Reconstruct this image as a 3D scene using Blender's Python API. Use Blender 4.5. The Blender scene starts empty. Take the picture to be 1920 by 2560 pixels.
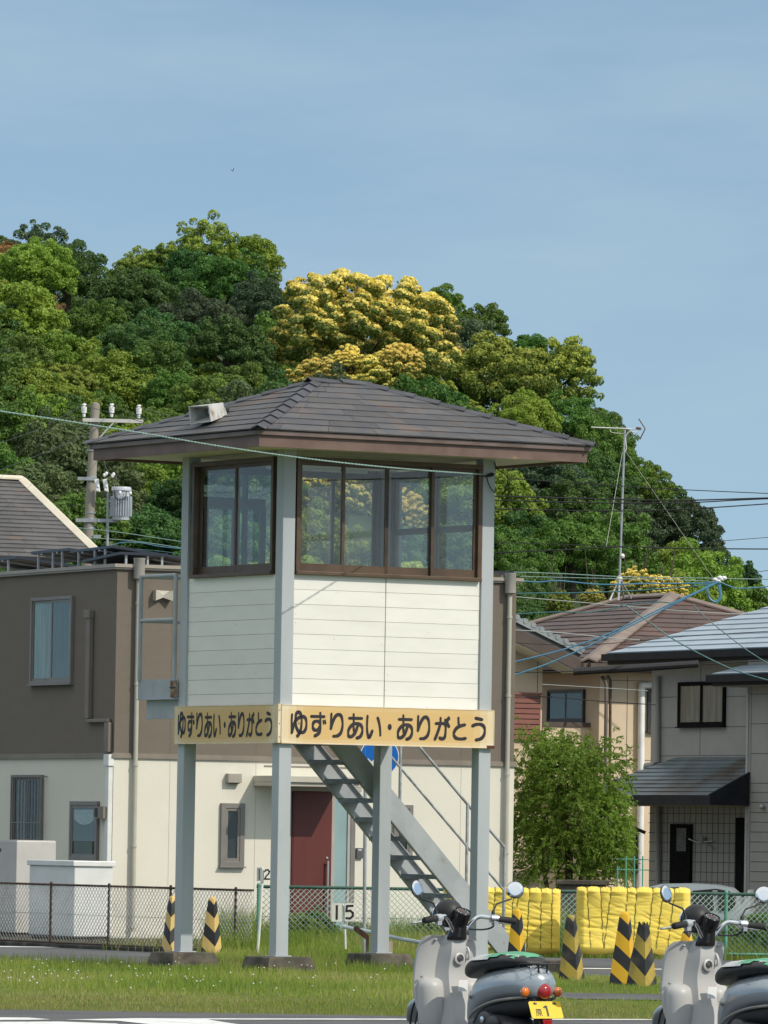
import bpy, math, random
import numpy as np
from mathutils import Vector, Matrix
random.seed(7); RNG = np.random.default_rng(11)
S = bpy.context.scene
COL = S.collection
# ------------------------------------------------------------------ camera
F = 16853.0; CAMZ = 1.45
PITCH, ROLL = math.radians(2.795), math.radians(0.929)
fw = Vector((0, math.cos(PITCH), math.sin(PITCH)))
u0 = Vector((0, -math.sin(PITCH), math.cos(PITCH))); r0 = Vector((1, 0, 0))
rt = r0*math.cos(ROLL) + u0*math.sin(ROLL)
up = -r0*math.sin(ROLL) + u0*math.cos(ROLL)
CAM = Vector((0, 0, CAMZ))
cd = bpy.data.cameras.new('camera'); cam = bpy.data.objects.new('camera', cd); COL.objects.link(cam)
cd.sensor_fit = 'HORIZONTAL'; cd.sensor_width = 36.0; cd.lens = 36.0*F/1920.0
cd.clip_start = 1.0; cd.clip_end = 6000.0
mw = Matrix((rt, up, -fw)).transposed().to_4x4(); mw.translation = CAM
cam.matrix_world = mw
S.camera = cam
# ------------------------------------------------------------------ sun, sky, exposure
AZ, EL = math.radians(56), math.radians(41)          # azimuth from -y towards +x
SUN = Vector((math.sin(AZ)*math.cos(EL), -math.cos(AZ)*math.cos(EL), math.sin(EL)))
sd = bpy.data.lights.new('sun', 'SUN'); so = bpy.data.objects.new('sun', sd); COL.objects.link(so)
sd.energy = 3.1; sd.angle = math.radians(0.5); sd.color = (1.0, 0.93, 0.82)
so.rotation_euler = SUN.to_track_quat('Z', 'Y').to_euler()
W = bpy.data.worlds.new("World"); S.world = W; W.use_nodes = True
wt = W.node_tree; wn = wt.nodes; wl = wt.links
bg = wn['Background']
sky = wn.new('ShaderNodeTexSky'); sky.sky_type = 'NISHITA'; sky.sun_disc = False
sky.sun_elevation = EL; sky.sun_rotation = math.atan2(SUN.x, SUN.y)
sky.air_density = 1.0; sky.dust_density = 0.7; sky.ozone_density = 1.6
tc = wn.new('ShaderNodeTexCoord')
mp = wn.new('ShaderNodeMapping'); mp.inputs['Scale'].default_value = (7, 7, 30)
mp.inputs['Rotation'].default_value = (0.0, 0.06, 0.0)
nz = wn.new('ShaderNodeTexNoise'); nz.inputs['Scale'].default_value = 1.6; nz.inputs['Detail'].default_value = 7
nz.inputs['Roughness'].default_value = 0.55
wl.new(tc.outputs['Generated'], mp.inputs['Vector']); wl.new(mp.outputs['Vector'], nz.inputs['Vector'])
cr = wn.new('ShaderNodeMapRange'); cr.inputs['From Min'].default_value = 0.38; cr.inputs['From Max'].default_value = 0.74
cr.inputs['To Max'].default_value = 0.80
wl.new(nz.outputs['Fac'], cr.inputs['Value'])
tint = wn.new('ShaderNodeMix'); tint.data_type = 'RGBA'; tint.blend_type = 'MULTIPLY'
tint.inputs['Factor'].default_value = 1.0
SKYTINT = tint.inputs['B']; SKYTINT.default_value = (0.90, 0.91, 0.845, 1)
hi = wn.new('ShaderNodeVectorMath'); hi.operation = 'MULTIPLY_ADD'       # thin high haze: look a little higher into the clear sky
hi.inputs[1].default_value = (1, 1, .9); hi.inputs[2].default_value = (0, 0, .13)
wl.new(tc.outputs['Generated'], hi.inputs[0]); wl.new(hi.outputs[0], sky.inputs['Vector'])
wl.new(sky.outputs['Color'], tint.inputs['A'])
cm = wn.new('ShaderNodeMix'); cm.data_type = 'RGBA'
CLOUD = cm.inputs['B']; CLOUD.default_value = (2.75, 3.75, 4.5, 1)
wl.new(cr.outputs['Result'], cm.inputs['Factor']); wl.new(tint.outputs['Result'], cm.inputs['A'])
# white veil added overhead, out of frame, to fill the shaded sides with light
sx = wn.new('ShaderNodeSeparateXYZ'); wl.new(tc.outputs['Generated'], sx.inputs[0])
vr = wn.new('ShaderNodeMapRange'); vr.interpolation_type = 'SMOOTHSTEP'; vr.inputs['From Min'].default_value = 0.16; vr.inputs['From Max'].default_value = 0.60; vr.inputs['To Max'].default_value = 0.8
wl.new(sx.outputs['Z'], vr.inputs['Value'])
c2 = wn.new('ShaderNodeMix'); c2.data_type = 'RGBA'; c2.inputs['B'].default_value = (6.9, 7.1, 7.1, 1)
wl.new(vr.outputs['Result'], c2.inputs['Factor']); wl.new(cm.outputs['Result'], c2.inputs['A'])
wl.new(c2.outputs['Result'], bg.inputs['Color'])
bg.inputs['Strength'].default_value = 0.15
S.view_settings.view_transform = 'Standard'; S.view_settings.look = 'None'
S.view_settings.exposure = 0.0; S.view_settings.gamma = 1.0
S.render.engine = 'CYCLES'
S.cycles.max_bounces = 8; S.cycles.transparent_max_bounces = 16; S.cycles.use_denoising = True
# ------------------------------------------------------------------ pixel -> world
def ray(px, py):
    return (fw + rt*((px-960.0)/F) - up*((py-1280.0)/F)).normalized()
def at(px, py, D):                       # point on the sight line at distance D along the view
    d = ray(px, py); return CAM + d*(D/d.y)
def gnd(px, py, z=0.0):
    d = ray(px, py); return CAM + d*((z-CAMZ)/d.z)
class Pl:
    """a vertical plane: origin, horizontal direction u, outward normal n"""
    def __init__(s, O, u, n): s.O = Vector((O[0], O[1], 0)); s.u = Vector(u).normalized(); s.n = Vector(n).normalized()
    def hit(s, px, py, off=0.0):
        d = ray(px, py); t = ((s.O + s.n*off) - CAM).dot(s.n)/d.dot(s.n); P = CAM + d*t
        return (P-s.O).dot(s.u), P.z
    def pt(s, a, z, off=0.0): return s.O + s.u*a + s.n*off + Vector((0, 0, z))
    def px(s, px, py, off=0.0): return s.pt(*s.hit(px, py, off), off)
    def rect(s, x0, y0, x1, y1, off=0.0):
        xm, ym = (x0+x1)/2, (y0+y1)/2
        a, b = s.hit(x0, ym, off)[0], s.hit(x1, ym, off)[0]
        c, d = s.hit(xm, y0, off)[1], s.hit(xm, y1, off)[1]
        return min(a, b), max(a, b), min(c, d), max(c, d)
    def box(s, mb, r, d0, d1, mi=0):       # r = (a0,a1,z0,z1)
        a0, a1, z0, z1 = r
        P = [s.pt(a, z, d) for d in (d0, d1) for z in (z0, z1) for a in (a0, a1)]
        mb.hexa([P[0], P[1], P[3], P[2], P[4], P[5], P[7], P[6]], mi)
    def pbox(s, mb, x0, y0, x1, y1, d0, d1, mi=0):
        s.box(mb, s.rect(x0, y0, x1, y1, d1), d0, d1, mi)
# ------------------------------------------------------------------ mesh builder
BASE = {}
class MB:
    def __init__(s): s.v = []; s.f = []; s.m = []; s.c = []
    def poly(s, pts, mi=0, c=0.5):
        n = len(s.v); s.v += [tuple(p) for p in pts]; s.f.append(tuple(range(n, n+len(pts)))); s.m.append(mi); s.c.append(c)
    def faces(s, pts, fs, mi=0, c=0.5):
        n = len(s.v); s.v += [tuple(p) for p in pts]
        for f in fs: s.f.append(tuple(n+i for i in f)); s.m.append(mi); s.c.append(c)
    def hexa(s, P, mi=0, c=0.5):
        s.faces(P, [(0, 3, 2, 1), (4, 5, 6, 7), (0, 1, 5, 4), (1, 2, 6, 5), (2, 3, 7, 6), (3, 0, 4, 7)], mi, c)
    def box(s, o, ax, ay, az, mi=0, c=0.5):
        o, ax, ay, az = Vector(o), Vector(ax), Vector(ay), Vector(az)
        s.hexa([o, o+ax, o+ax+ay, o+ay, o+az, o+ax+az, o+ax+ay+az, o+ay+az], mi, c)
    def abox(s, x0, x1, y0, y1, z0, z1, mi=0, c=0.5): s.box((x0, y0, z0), (x1-x0, 0, 0), (0, y1-y0, 0), (0, 0, z1-z0), mi, c)
    def prism(s, pts, off, mi=0, c=0.5):
        n = len(pts); off = Vector(off); P = [Vector(p) for p in pts]
        s.faces(P + [p+off for p in P], [tuple(range(n-1, -1, -1)), tuple(range(n, 2*n))] + [(i, (i+1) % n, n+(i+1) % n, n+i) for i in range(n)], mi, c)
    def loft(s, rings, mi=0, c=0.5, caps=True, close=True):
        n = len(rings[0]); P = [p for r in rings for p in r]; fs = []
        m = n if close else n-1
        for k in range(len(rings)-1):
            for i in range(m): j = (i+1) % n; fs.append((k*n+i, k*n+j, (k+1)*n+j, (k+1)*n+i))
        if caps: fs += [tuple(range(n-1, -1, -1)), tuple((len(rings)-1)*n+i for i in range(n))]
        s.faces(P, fs, mi, c)
    def tube(s, path, r, n=8, mi=0, c=0.5, caps=True):
        path = [Vector(p) for p in path]; k = len(path)
        rr = list(r) if hasattr(r, '__len__') else [r]*k
        rings = []; ref = None
        for i, p in enumerate(path):
            t = (path[min(i+1, k-1)] - path[max(i-1, 0)]).normalized()
            if ref is None:
                ref = Vector((0, 0, 1)) if abs(t.z) < .9 else Vector((1, 0, 0))
            a = t.cross(ref).normalized(); b = a.cross(t).normalized(); ref = b
            rings.append([p + (a*math.cos(2*math.pi*j/n) + b*math.sin(2*math.pi*j/n))*rr[i] for j in range(n)])
        s.loft(rings, mi, c, caps)
    def lathe(s, prof, o, axis=(0, 0, 1), n=16, mi=0, c=0.5):
        axis = Vector(axis).normalized(); ref = Vector((0, 0, 1)) if abs(axis.z) < .9 else Vector((1, 0, 0))
        a = axis.cross(ref).normalized(); b = axis.cross(a); o = Vector(o)
        s.loft([[o + axis*z + (a*math.cos(2*math.pi*j/n) + b*math.sin(2*math.pi*j/n))*max(r, 1e-5) for j in range(n)] for r, z in prof], mi, c)
    def ball(s, o, r, n=12, mi=0, c=0.5):
        if not hasattr(r, '__len__'): r = (r, r, r)
        o = Vector(o); rings = []
        for i in range(n//2+1):
            t = math.pi*i/(n//2); q = max(math.sin(t), 1e-4)
            rings.append([o + Vector((r[0]*q*math.cos(2*math.pi*j/n), r[1]*q*math.sin(2*math.pi*j/n), -r[2]*math.cos(t))) for j in range(n)])
        s.loft(rings, mi, c)
    def xf(s, M, start=0):
        for i in range(start, len(s.v)): s.v[i] = tuple(M @ Vector(s.v[i]))
    def build(s, name, mats, parent=None, smooth=False, bevel=0.0, kind=None, fixn=True):
        b = BASE.get(parent.name, Vector((0, 0, 0))) if parent else Vector((0, 0, 0))
        o = mkobj(name, np.array(s.v, dtype=np.float64) - np.array(b), s.f, mats, s.m, s.c)
        o.parent = parent
        if parent: BASE[o.name] = b
        me = o.data
        if fixn:
            import bmesh
            bm = bmesh.new(); bm.from_mesh(me); bmesh.ops.recalc_face_normals(bm, faces=bm.faces); bm.to_mesh(me); bm.free()
        if smooth:
            me.polygons.foreach_set('use_smooth', [True]*len(me.polygons))
            if smooth != True: me.set_sharp_from_angle(angle=math.radians(smooth))
        if bevel:
            md = o.modifiers.new('bevel', 'BEVEL'); md.width = bevel; md.segments = 2; md.limit_method = 'ANGLE'; md.angle_limit = math.radians(40)
        if kind: o['kind'] = kind
        return o
def mkobj(name, V, Fc, mats, mi=None, c=None):
    me = bpy.data.meshes.new(name); me.from_pydata([tuple(v) for v in V], [], Fc); me.update()
    if not isinstance(mats, (list, tuple)): mats = [mats]
    for m in mats: me.materials.append(m)
    if mi is not None and len(mats) > 1: me.polygons.foreach_set('material_index', mi)
    if c is not None:
        at_ = me.attributes.new('var', 'FLOAT', 'FACE'); at_.data.foreach_set('value', c)
    o = bpy.data.objects.new(name, me); COL.objects.link(o); return o
def fastmesh(name, V, quads, mats, mi=None, fl=None):
    """V (n,3), quads (m,4) int arrays; fl = dict of FLOAT face attributes"""
    me = bpy.data.meshes.new(name); n, m = len(V), len(quads)
    me.vertices.add(n); me.vertices.foreach_set('co', np.ascontiguousarray(V, dtype=np.float32).ravel())
    k = quads.shape[1]
    me.loops.add(m*k); me.loops.foreach_set('vertex_index', np.ascontiguousarray(quads, dtype=np.int32).ravel())
    me.polygons.add(m); me.polygons.foreach_set('loop_start', np.arange(0, m*k, k, dtype=np.int32))
    me.polygons.foreach_set('loop_total', np.full(m, k, dtype=np.int32))
    for a in (mats if isinstance(mats, (list, tuple)) else [mats]): me.materials.append(a)
    if mi is not None: me.polygons.foreach_set('material_index', np.asarray(mi, dtype=np.int32))
    me.update(calc_edges=True)
    for key, val in (fl or {}).items():
        a = me.attributes.new(key, 'FLOAT', 'FACE'); a.data.foreach_set('value', np.asarray(val, dtype=np.float32))
    return me
def tag(o, label, cat, group=None, kind=None):
    o['label'] = label; o['category'] = cat
    if group: o['group'] = group
    if kind: o['kind'] = kind
    return o
def thing(name, label, cat, loc=(0, 0, 0), group=None):
    o = bpy.data.objects.new(name, None); COL.objects.link(o); o.location = loc; o.empty_display_size = .2
    BASE[o.name] = Vector(loc); return tag(o, label, cat, group)
def solo(mb, name, mats, label, cat, group=None, **k):
    return tag(mb.build(name, mats, None, **k), label, cat, group)
def dup(o, parent=None):
    c = o.copy(); COL.objects.link(c); c.parent = parent
    for ch in list(o.children): dup(ch, c)
    return c
# ------------------------------------------------------------------ materials
def lin(h):
    return tuple(((x/255)/12.92 if x/255 <= .04045 else ((x/255+.055)/1.055)**2.4) for x in h)
def mat(name, c1, c2=None, sc=4.0, rough=.6, metal=0.0, spec=.4, bump=0.0, bsc=40.0, lo=.4, hi=.62, var=0.0, stretch=(1, 1, 1), c3=None, sc3=.8, lo3=.55, hi3=.65, clear=0.0, det=6.0):
    m = bpy.data.materials.new(name); m.use_nodes = True; nt = m.node_tree; n = nt.nodes; l = nt.links
    b = n['Principled BSDF']; b.inputs['Roughness'].default_value = rough; b.inputs['Metallic'].default_value = metal
    b.inputs['Specular IOR Level'].default_value = spec
    if clear: b.inputs['Coat Weight'].default_value = clear; b.inputs['Coat Roughness'].default_value = .06
    def rgb(c): return (c[0], c[1], c[2], 1)
    b.inputs['Base Color'].default_value = rgb(c1)
    t = n.new('ShaderNodeTexCoord'); mpn = n.new('ShaderNodeMapping'); mpn.inputs['Scale'].default_value = stretch
    l.new(t.outputs['Object'], mpn.inputs['Vector'])
    out = None
    def noise(s, lo_, hi_):
        z = n.new('ShaderNodeTexNoise'); z.inputs['Scale'].default_value = s; z.inputs['Detail'].default_value = det
        l.new(mpn.outputs['Vector'], z.inputs['Vector'])
        r = n.new('ShaderNodeMapRange'); r.inputs['From Min'].default_value = lo_; r.inputs['From Max'].default_value = hi_
        l.new(z.outputs['Fac'], r.inputs['Value']); return r.outputs['Result']
    def mix(fac, A, B):
        x = n.new('ShaderNodeMix'); x.data_type = 'RGBA'
        l.new(fac, x.inputs['Factor'])
        for s_, v in (('A', A), ('B', B)):
            if isinstance(v, tuple): x.inputs[s_].default_value = rgb(v)
            else: l.new(v, x.inputs[s_])
        return x.outputs['Result']
    if c2: out = mix(noise(sc, lo, hi), c1, c2)
    if c3: out = mix(noise(sc3, lo3, hi3), out if out else c1, c3)
    if var:
        a = n.new('ShaderNodeAttribute'); a.attribute_name = 'var'
        r = n.new('ShaderNodeMapRange'); r.inputs['To Min'].default_value = 1-var; r.inputs['To Max'].default_value = 1+var
        l.new(a.outputs['Fac'], r.inputs['Value'])
        x = n.new('ShaderNodeMix'); x.data_type = 'RGBA'; x.blend_type = 'MULTIPLY'; x.inputs['Factor'].default_value = 1
        if out: l.new(out, x.inputs['A'])
        else: x.inputs['A'].default_value = rgb(c1)
        l.new(r.outputs['Result'], x.inputs['B']); out = x.outputs['Result']
    if out: l.new(out, b.inputs['Base Color'])
    if bump:
        z = n.new('ShaderNodeTexNoise'); z.inputs['Scale'].default_value = bsc; z.inputs['Detail'].default_value = 5
        l.new(mpn.outputs['Vector'], z.inputs['Vector'])
        bp = n.new('ShaderNodeBump'); bp.inputs['Strength'].default_value = 1; bp.inputs['Distance'].default_value = bump
        l.new(z.outputs['Fac'], bp.inputs['Height']); l.new(bp.outputs['Normal'], b.inputs['Normal'])
    return m
def glass(name, tintc=(.82, .9, .92), base=.06, rough=.0, dirt=0.0, dcol=(.5, .56, .58)):
    m = bpy.data.materials.new(name); m.use_nodes = True; nt = m.node_tree; n = nt.nodes; l = nt.links
    for x in list(n):
        if x.type != 'OUTPUT_MATERIAL': n.remove(x)
    o = [x for x in n][0]
    tr = n.new('ShaderNodeBsdfTransparent'); tr.inputs['Color'].default_value = (*tintc, 1)
    gl = n.new('ShaderNodeBsdfGlossy'); gl.inputs['Roughness'].default_value = rough
    ge = n.new('ShaderNodeNewGeometry'); dt = n.new('ShaderNodeVectorMath'); dt.operation = 'DOT_PRODUCT'   # two-sided Schlick reflectance
    l.new(ge.outputs['Incoming'], dt.inputs[0]); l.new(ge.outputs['Normal'], dt.inputs[1])
    ab = n.new('ShaderNodeMath'); ab.operation = 'ABSOLUTE'; l.new(dt.outputs['Value'], ab.inputs[0])
    iv = n.new('ShaderNodeMath'); iv.operation = 'SUBTRACT'; iv.inputs[0].default_value = 1.0; l.new(ab.outputs[0], iv.inputs[1])
    pw = n.new('ShaderNodeMath'); pw.operation = 'POWER'; pw.inputs[1].default_value = 5.0; l.new(iv.outputs[0], pw.inputs[0])
    ad = n.new('ShaderNodeMath'); ad.operation = 'MULTIPLY_ADD'; ad.use_clamp = True; ad.inputs[1].default_value = .95; ad.inputs[2].default_value = .03+base
    l.new(pw.outputs[0], ad.inputs[0])
    mx = n.new('ShaderNodeMixShader'); l.new(ad.outputs[0], mx.inputs['Fac']); l.new(tr.outputs[0], mx.inputs[1]); l.new(gl.outputs[0], mx.inputs[2])
    last = mx
    if dirt:
        df = n.new('ShaderNodeBsdfDiffuse'); df.inputs['Color'].default_value = (*dcol, 1)
        t = n.new('ShaderNodeTexCoord'); z = n.new('ShaderNodeTexNoise'); z.inputs['Scale'].default_value = 1.6; z.inputs['Detail'].default_value = 4
        l.new(t.outputs['Object'], z.inputs['Vector'])
        r = n.new('ShaderNodeMapRange'); r.inputs['From Min'].default_value = .35; r.inputs['From Max'].default_value = .7; r.inputs['To Max'].default_value = dirt
        l.new(z.outputs['Fac'], r.inputs['Value'])
        m2 = n.new('ShaderNodeMixShader'); l.new(r.outputs['Result'], m2.inputs['Fac']); l.new(mx.outputs[0], m2.inputs[1]); l.new(df.outputs[0], m2.inputs[2]); last = m2
    l.new(last.outputs[0], o.inputs['Surface']); return m
M = {}
M['white_plank'] = mat('white_plank', (.81, .795, .735), (.775, .76, .695), sc=2.2, rough=.55, var=.035, stretch=(1, 1, 3), c3=(.6, .57, .5), sc3=9, lo3=.68, hi3=.8)
M['post_paint'] = mat('post_paint', (.43, .46, .475), (.38, .41, .425), sc=2, rough=.42, stretch=(1, 1, .3), c3=(.34, .33, .31), sc3=14, lo3=.69, hi3=.78)
M['steel_paint'] = mat('steel_paint', (.40, .425, .435), (.33, .355, .365), sc=3, rough=.42, c3=(.25, .19, .13), sc3=6, lo3=.66, hi3=.8)
M['roof_shingle'] = mat('roof_shingle', (.066, .068, .075), (.09, .082, .078), sc=5, rough=.62, var=.19, bump=.002, bsc=90, c3=(.15, .09, .055), sc3=1.9, lo3=.60, hi3=.82, det=9)
M['fascia'] = mat('fascia', (.135, .082, .066), (.17, .11, .088), sc=3.5, rough=.5, c3=(.34, .2, .12), sc3=4.5, lo3=.64, hi3=.8)
M['trim_brown'] = mat('trim_brown', (.17, .125, .11), (.12, .085, .072), sc=3, rough=.45)
M['soffit'] = mat('soffit', (.74, .72, .62), (.66, .63, .52), sc=1.5, rough=.7)
M['bronze'] = mat('bronze', (.115, .075, .047), (.085, .055, .035), sc=5, rough=.4, metal=.15)
M['dark_frame'] = mat('dark_frame', (.03, .03, .032), (.04, .04, .04), sc=5, rough=.4)
M['glass'] = glass('glass', (.965, .985, .985), .01, dirt=.016, dcol=(.34, .44, .5))
M['house_glass'] = glass('house_glass', (.85, .9, .9), .0)
M['concrete'] = mat('concrete', (.14, .12, .092), (.062, .054, .042), sc=5, rough=.85, bump=.006, bsc=30, c3=(.05, .055, .035), sc3=3, lo3=.5, hi3=.68)
M['ink'] = mat('ink', (.022, .018, .024), (.03, .026, .03), sc=8, rough=.5)
M['cream_edge'] = mat('cream_edge', (.78, .68, .5), (.7, .56, .36), sc=6, rough=.5)
M['black'] = mat('black', (.012, .012, .013), (.018, .018, .018), sc=9, rough=.45)
M['groove'] = mat('groove', (.30, .29, .26), (.2, .19, .17), sc=6, rough=.9)
M['rubber'] = mat('rubber', (.016, .016, .017), (.024, .024, .024), sc=20, rough=.7)
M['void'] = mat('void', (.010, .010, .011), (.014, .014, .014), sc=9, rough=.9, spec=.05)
M['room_shade'] = mat('room_shade', (.02, .022, .024), (.03, .032, .033), sc=2, rough=.9)  # flat dark tone painted for unlit interiors
M['curtain'] = mat('curtain', (.36, .42, .37), (.22, .27, .24), sc=3, rough=.9, stretch=(6, 6, .3))
M['white'] = mat('white', (.76, .76, .74), (.66, .66, .62), sc=4, rough=.5, c3=(.5, .4, .28), sc3=7, lo3=.68, hi3=.8)
M['galv'] = mat('galv', (.42, .44, .45), (.33, .35, .36), sc=7, rough=.42, metal=.35)
M['chrome'] = mat('chrome', (.78, .78, .79), rough=.12, metal=1.0)
# ================================================================== ground, road, hill base
def flat(name, pts, z, m, kind='structure'):
    mb = MB(); mb.poly([(p[0], p[1], z) for p in pts]); o = mb.build(name, m); o['kind'] = kind; return o
M['soil'] = mat('soil', (.085, .085, .06), (.065, .07, .045), sc=.8, rough=.95, spec=.1, c3=(.11, .105, .08), sc3=2.5)
M['asphalt'] = mat('asphalt', (.118, .118, .12), (.092, .092, .095), sc=1.2, rough=.85, spec=.2, bump=.004, bsc=120, c3=(.16, .16, .156), sc3=40, lo3=.55, hi3=.7)
M['turf'] = mat('turf', (.085, .115, .022), (.125, .135, .035), sc=1.5, rough=.95, spec=.1)
M['road_paint'] = mat('road_paint', (.78, .78, .76), (.6, .6, .58), sc=3, rough=.7, c3=(.2, .2, .2), sc3=12, lo3=.62, hi3=.7)
flat('ground', [(-1500, -60), (1500, -60), (1500, 3000), (-1500, 3000)], -0.06, M['soil'])
flat('road', [(-60, 8), (60, 8), (60, 86.2), (1.2, 86.2), (-1.0, 85.4), (-4.0, 88.6), (-60, 92)], 0.0, M['asphalt'])
# raised grass island with a low edge
GI = [gnd(-900, 2532), gnd(500, 2535), gnd(1500, 2541), gnd(2900, 2545)]
isl = [(-34, 56.6), (34, 56.6), (34, 70.6), (1.8, 71.6), (1.4, 84.6), (-2.1, 84.6), (-2.3, 74.6), (-34, 73.6)]
ISZ = .06
mb = MB(); mb.loft([[Vector((x, y-(.5 if y < 58 else 0), -.01)) for x, y in isl], [Vector((x, y+(.7 if y < 58 else 0), ISZ)) for x, y in isl]])
o = mb.build('grass_island', M['turf']); o['kind'] = 'structure'
flat('path', [(1.75, 60.6), (34, 60.6), (34, 63.0), (1.45, 63.0)], ISZ+.006, M['asphalt'])
def stripe(px, z=.004):
    mb.poly([tuple(gnd(x, y, 0) + Vector((0, 0, z))) for x, y in px])
mb = MB()
stripe([(-200, 2543), (70, 2545), (126, 2549.5), (60, 2551), (-200, 2552.5)])
stripe([(165, 2550), (330, 2546.6), (2100, 2549.5), (2100, 2551.6), (520, 2550), (570, 2558), (640, 2568), (430, 2568), (300, 2553.5)])
stripe([(-200, 2556), (150, 2555), (290, 2560), (330, 2570), (-200, 2572)])
stripe([(1700, 2553), (2200, 2549), (2200, 2552), (1700, 2557)], .006)
mb.build('road_marking', M['road_paint'])['kind'] = 'structure'
mb = MB()
for x0, x1, ya, yb, w_ in ((-200, 640, 2364, 2373, 1.8), (440, 760, 2385.5, 2391, 2), (1370, 2200, 2419.5, 2428, 2.4)):
    stripe([(x0, ya), (x1, yb), (x1, yb+w_), (x0, ya+w_)])
stripe([(1830, 2387), (2200, 2392), (2200, 2394), (1830, 2389)])
mb.build('lane_line', M['road_paint'])['kind'] = 'structure'

# ================================================================== the watchtower
K = 1.3/1.5; ZT = .15
TH = math.radians(30.385)
ex = Vector((math.cos(TH), math.sin(TH), 0)); ey = Vector((-math.sin(TH), math.cos(TH), 0)); ez = Vector((0, 0, 1))
C0 = Vector((-1.22*K, 81.52*K, 0)); LX, LY, PW = 2.994*K, 2.565*K, .172*K
def zt(z): return ZT + K*z
Z_SILL, Z_ST, Z_SB, Z_FB, Z_FT, OX, OY, Z_P = zt(4.713), zt(3.131), zt(2.661), zt(6.188), zt(6.329), .815*K, .828*K, zt(.1)
TF = Pl(C0, ex, -ey); TL = Pl(C0, ey, -ex); TB = Pl(C0+ey*LY, ex, ey); TR = Pl(C0+ex*LX, ey, ex)
tower = thing('watchtower', 'white boarded lookout hut on four tall grey steel legs with brown hip roof', 'watchtower', C0 + ex*LX/2 + ey*LY/2)
tb = tuple
def tbox(mb, a, b, z0, z1, mi=0, c=.5):          # a = (x0,x1) along ex, b = (y0,y1) along ey
    mb.box(C0 + ex*a[0] + ey*b[0] + ez*z0, ex*(a[1]-a[0]), ey*(b[1]-b[0]), ez*(z1-z0), mi, c)
for (a, b) in (((0, PW), (0, PW)), ((LX-PW, LX), (0, PW)), ((0, PW), (LY-PW, LY)), ((LX-PW, LX), (LY-PW, LY))):
    mb = MB(); tbox(mb, a, b, Z_P, Z_FB+.06)
    # base plate and bolts
    tbox(mb, (a[0]-.03, a[1]+.03), (b[0]-.03, b[1]+.03), Z_P-.012, Z_P)
    mb.build('post', M['post_paint'], tower, bevel=.006)
    mb = MB(); ax_, ay_ = (a[0]+a[1])/2, (b[0]+b[1])/2
    P0 = C0 + ex*ax_ + ey*ay_; q = .27
    ring = lambda r, z, j: [P0 + ex*(sx*r+random.uniform(-j, j)) + ey*(sy*r+random.uniform(-j, j)) + ez*z for sx, sy in ((-1, -1), (0, -1.02), (1, -1), (1.02, 0), (1, 1), (0, 1.02), (-1, 1), (-1.02, 0))]
    mb.loft([ring(q+.02, -.1, 0), ring(q+.01, .13, .006), ring(q-.015, Z_P-.012, .006)])
    mb.build('footing', M['concrete'], tower, bevel=.012)
# siding
REC = .028
def siding(P, a0, a1, z_top, z_bot, joint=None, name='wall'):
    mb = MB(); h = .1562; z = z_top; k = 0
    P.box(mb, (a0, a1, z_bot, z_top), -REC-.05, -REC-.014, 1)
    while z > z_bot+.01:
        zb = max(z-h, z_bot)
        segs = [(a0, a1)] if joint is None else [(a0, joint-.0035), (joint+.0035, a1)]
        for s0, s1 in segs:
            P.box(mb, (s0+.002, s1-.002, zb+.0017, z-.0017), -REC-.0137, -REC+random.uniform(-.0015, .0015), 0); mb.c[-6:] = [random.random()]*6
            for nx in (s0+.035, s1-.04, (s0*.55+s1*.45)):
                if random.random() < .3:
                    za = (z+zb)/2 + random.uniform(-.04, .04); P.box(mb, (nx, nx+.006, za, za+.006), -REC-.002, -REC+.003, 2)
        z -= h; k += 1
    return mb.build(name, [M['white_plank'], M['groove'], M['groove']], tower)
jF = TF.hit(966, 1600)[0]
siding(TF, PW, LX-PW, Z_SILL, Z_SB+.05, jF); siding(TL, PW, LY-PW, Z_SILL, Z_SB+.05)
siding(TB, PW, LX-PW, Z_SILL, Z_SB+.05, jF); siding(TR, PW, LY-PW, Z_SILL, Z_SB+.05)
# floor and under-floor beams
mb = MB(); tbox(mb, (PW*.5, LX-PW*.5), (PW*.5, LY-PW*.5), Z_SB+.13, Z_SB+.22)
for k in range(3): tbox(mb, (PW, LX-PW), (.4+k*.65, .5+k*.65), Z_SB+.04, Z_SB+.13)
mb.build('floor', M['steel_paint'], tower)
# windows
Z_WT = Z_FB - .035
def window(P, a0, a1, n, zb=Z_SILL, ztp=Z_WT, transom=None):
    mb = MB(); D0, D1 = -.10, .012
    P.box(mb, (a0, a1, zb, zb+.035), D0, D1+.02); P.box(mb, (a0, a1, ztp-.05, ztp), D0, D1)
    P.box(mb, (a0, a0+.045, zb+.035, ztp-.05), D0, D1); P.box(mb, (a1-.045, a1, zb+.035, ztp-.05), D0, D1)
    w_ = mb.build('window', M['bronze'], tower, bevel=.003)
    b0, b1 = a0+.045, a1-.045; sw = (b1-b0)/n; z0, z1 = zb+.035, ztp-.05
    for k in range(n):
        d = -.028 if k in (0, 3) else -.058
        if n == 2: d = (-.028, -.058)[k]
        s0, s1 = b0+k*sw-(.014 if k else 0), b0+(k+1)*sw+(.014 if k < n-1 else 0)
        mb = MB(); t = .026; st = .034
        P.box(mb, (s0, s0+st, z0, z1), d-t, d); P.box(mb, (s1-st, s1, z0, z1), d-t, d)
        P.box(mb, (s0+st, s1-st, z0, z0+.085), d-t, d-.002); P.box(mb, (s0+st, s1-st, z1-.04, z1), d-t, d-.002)
        if transom: P.box(mb, (s0+st, s1-st, transom-.07, transom), d-t, d-.002)
        mb.build('sash', M['bronze'], w_)
        mb = MB(); P.box(mb, (s0+st, s1-st, z0+.085, z1-.04), d-.016, d-.012); mb.build('pane', M['glass'], w_)
    return w_
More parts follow.
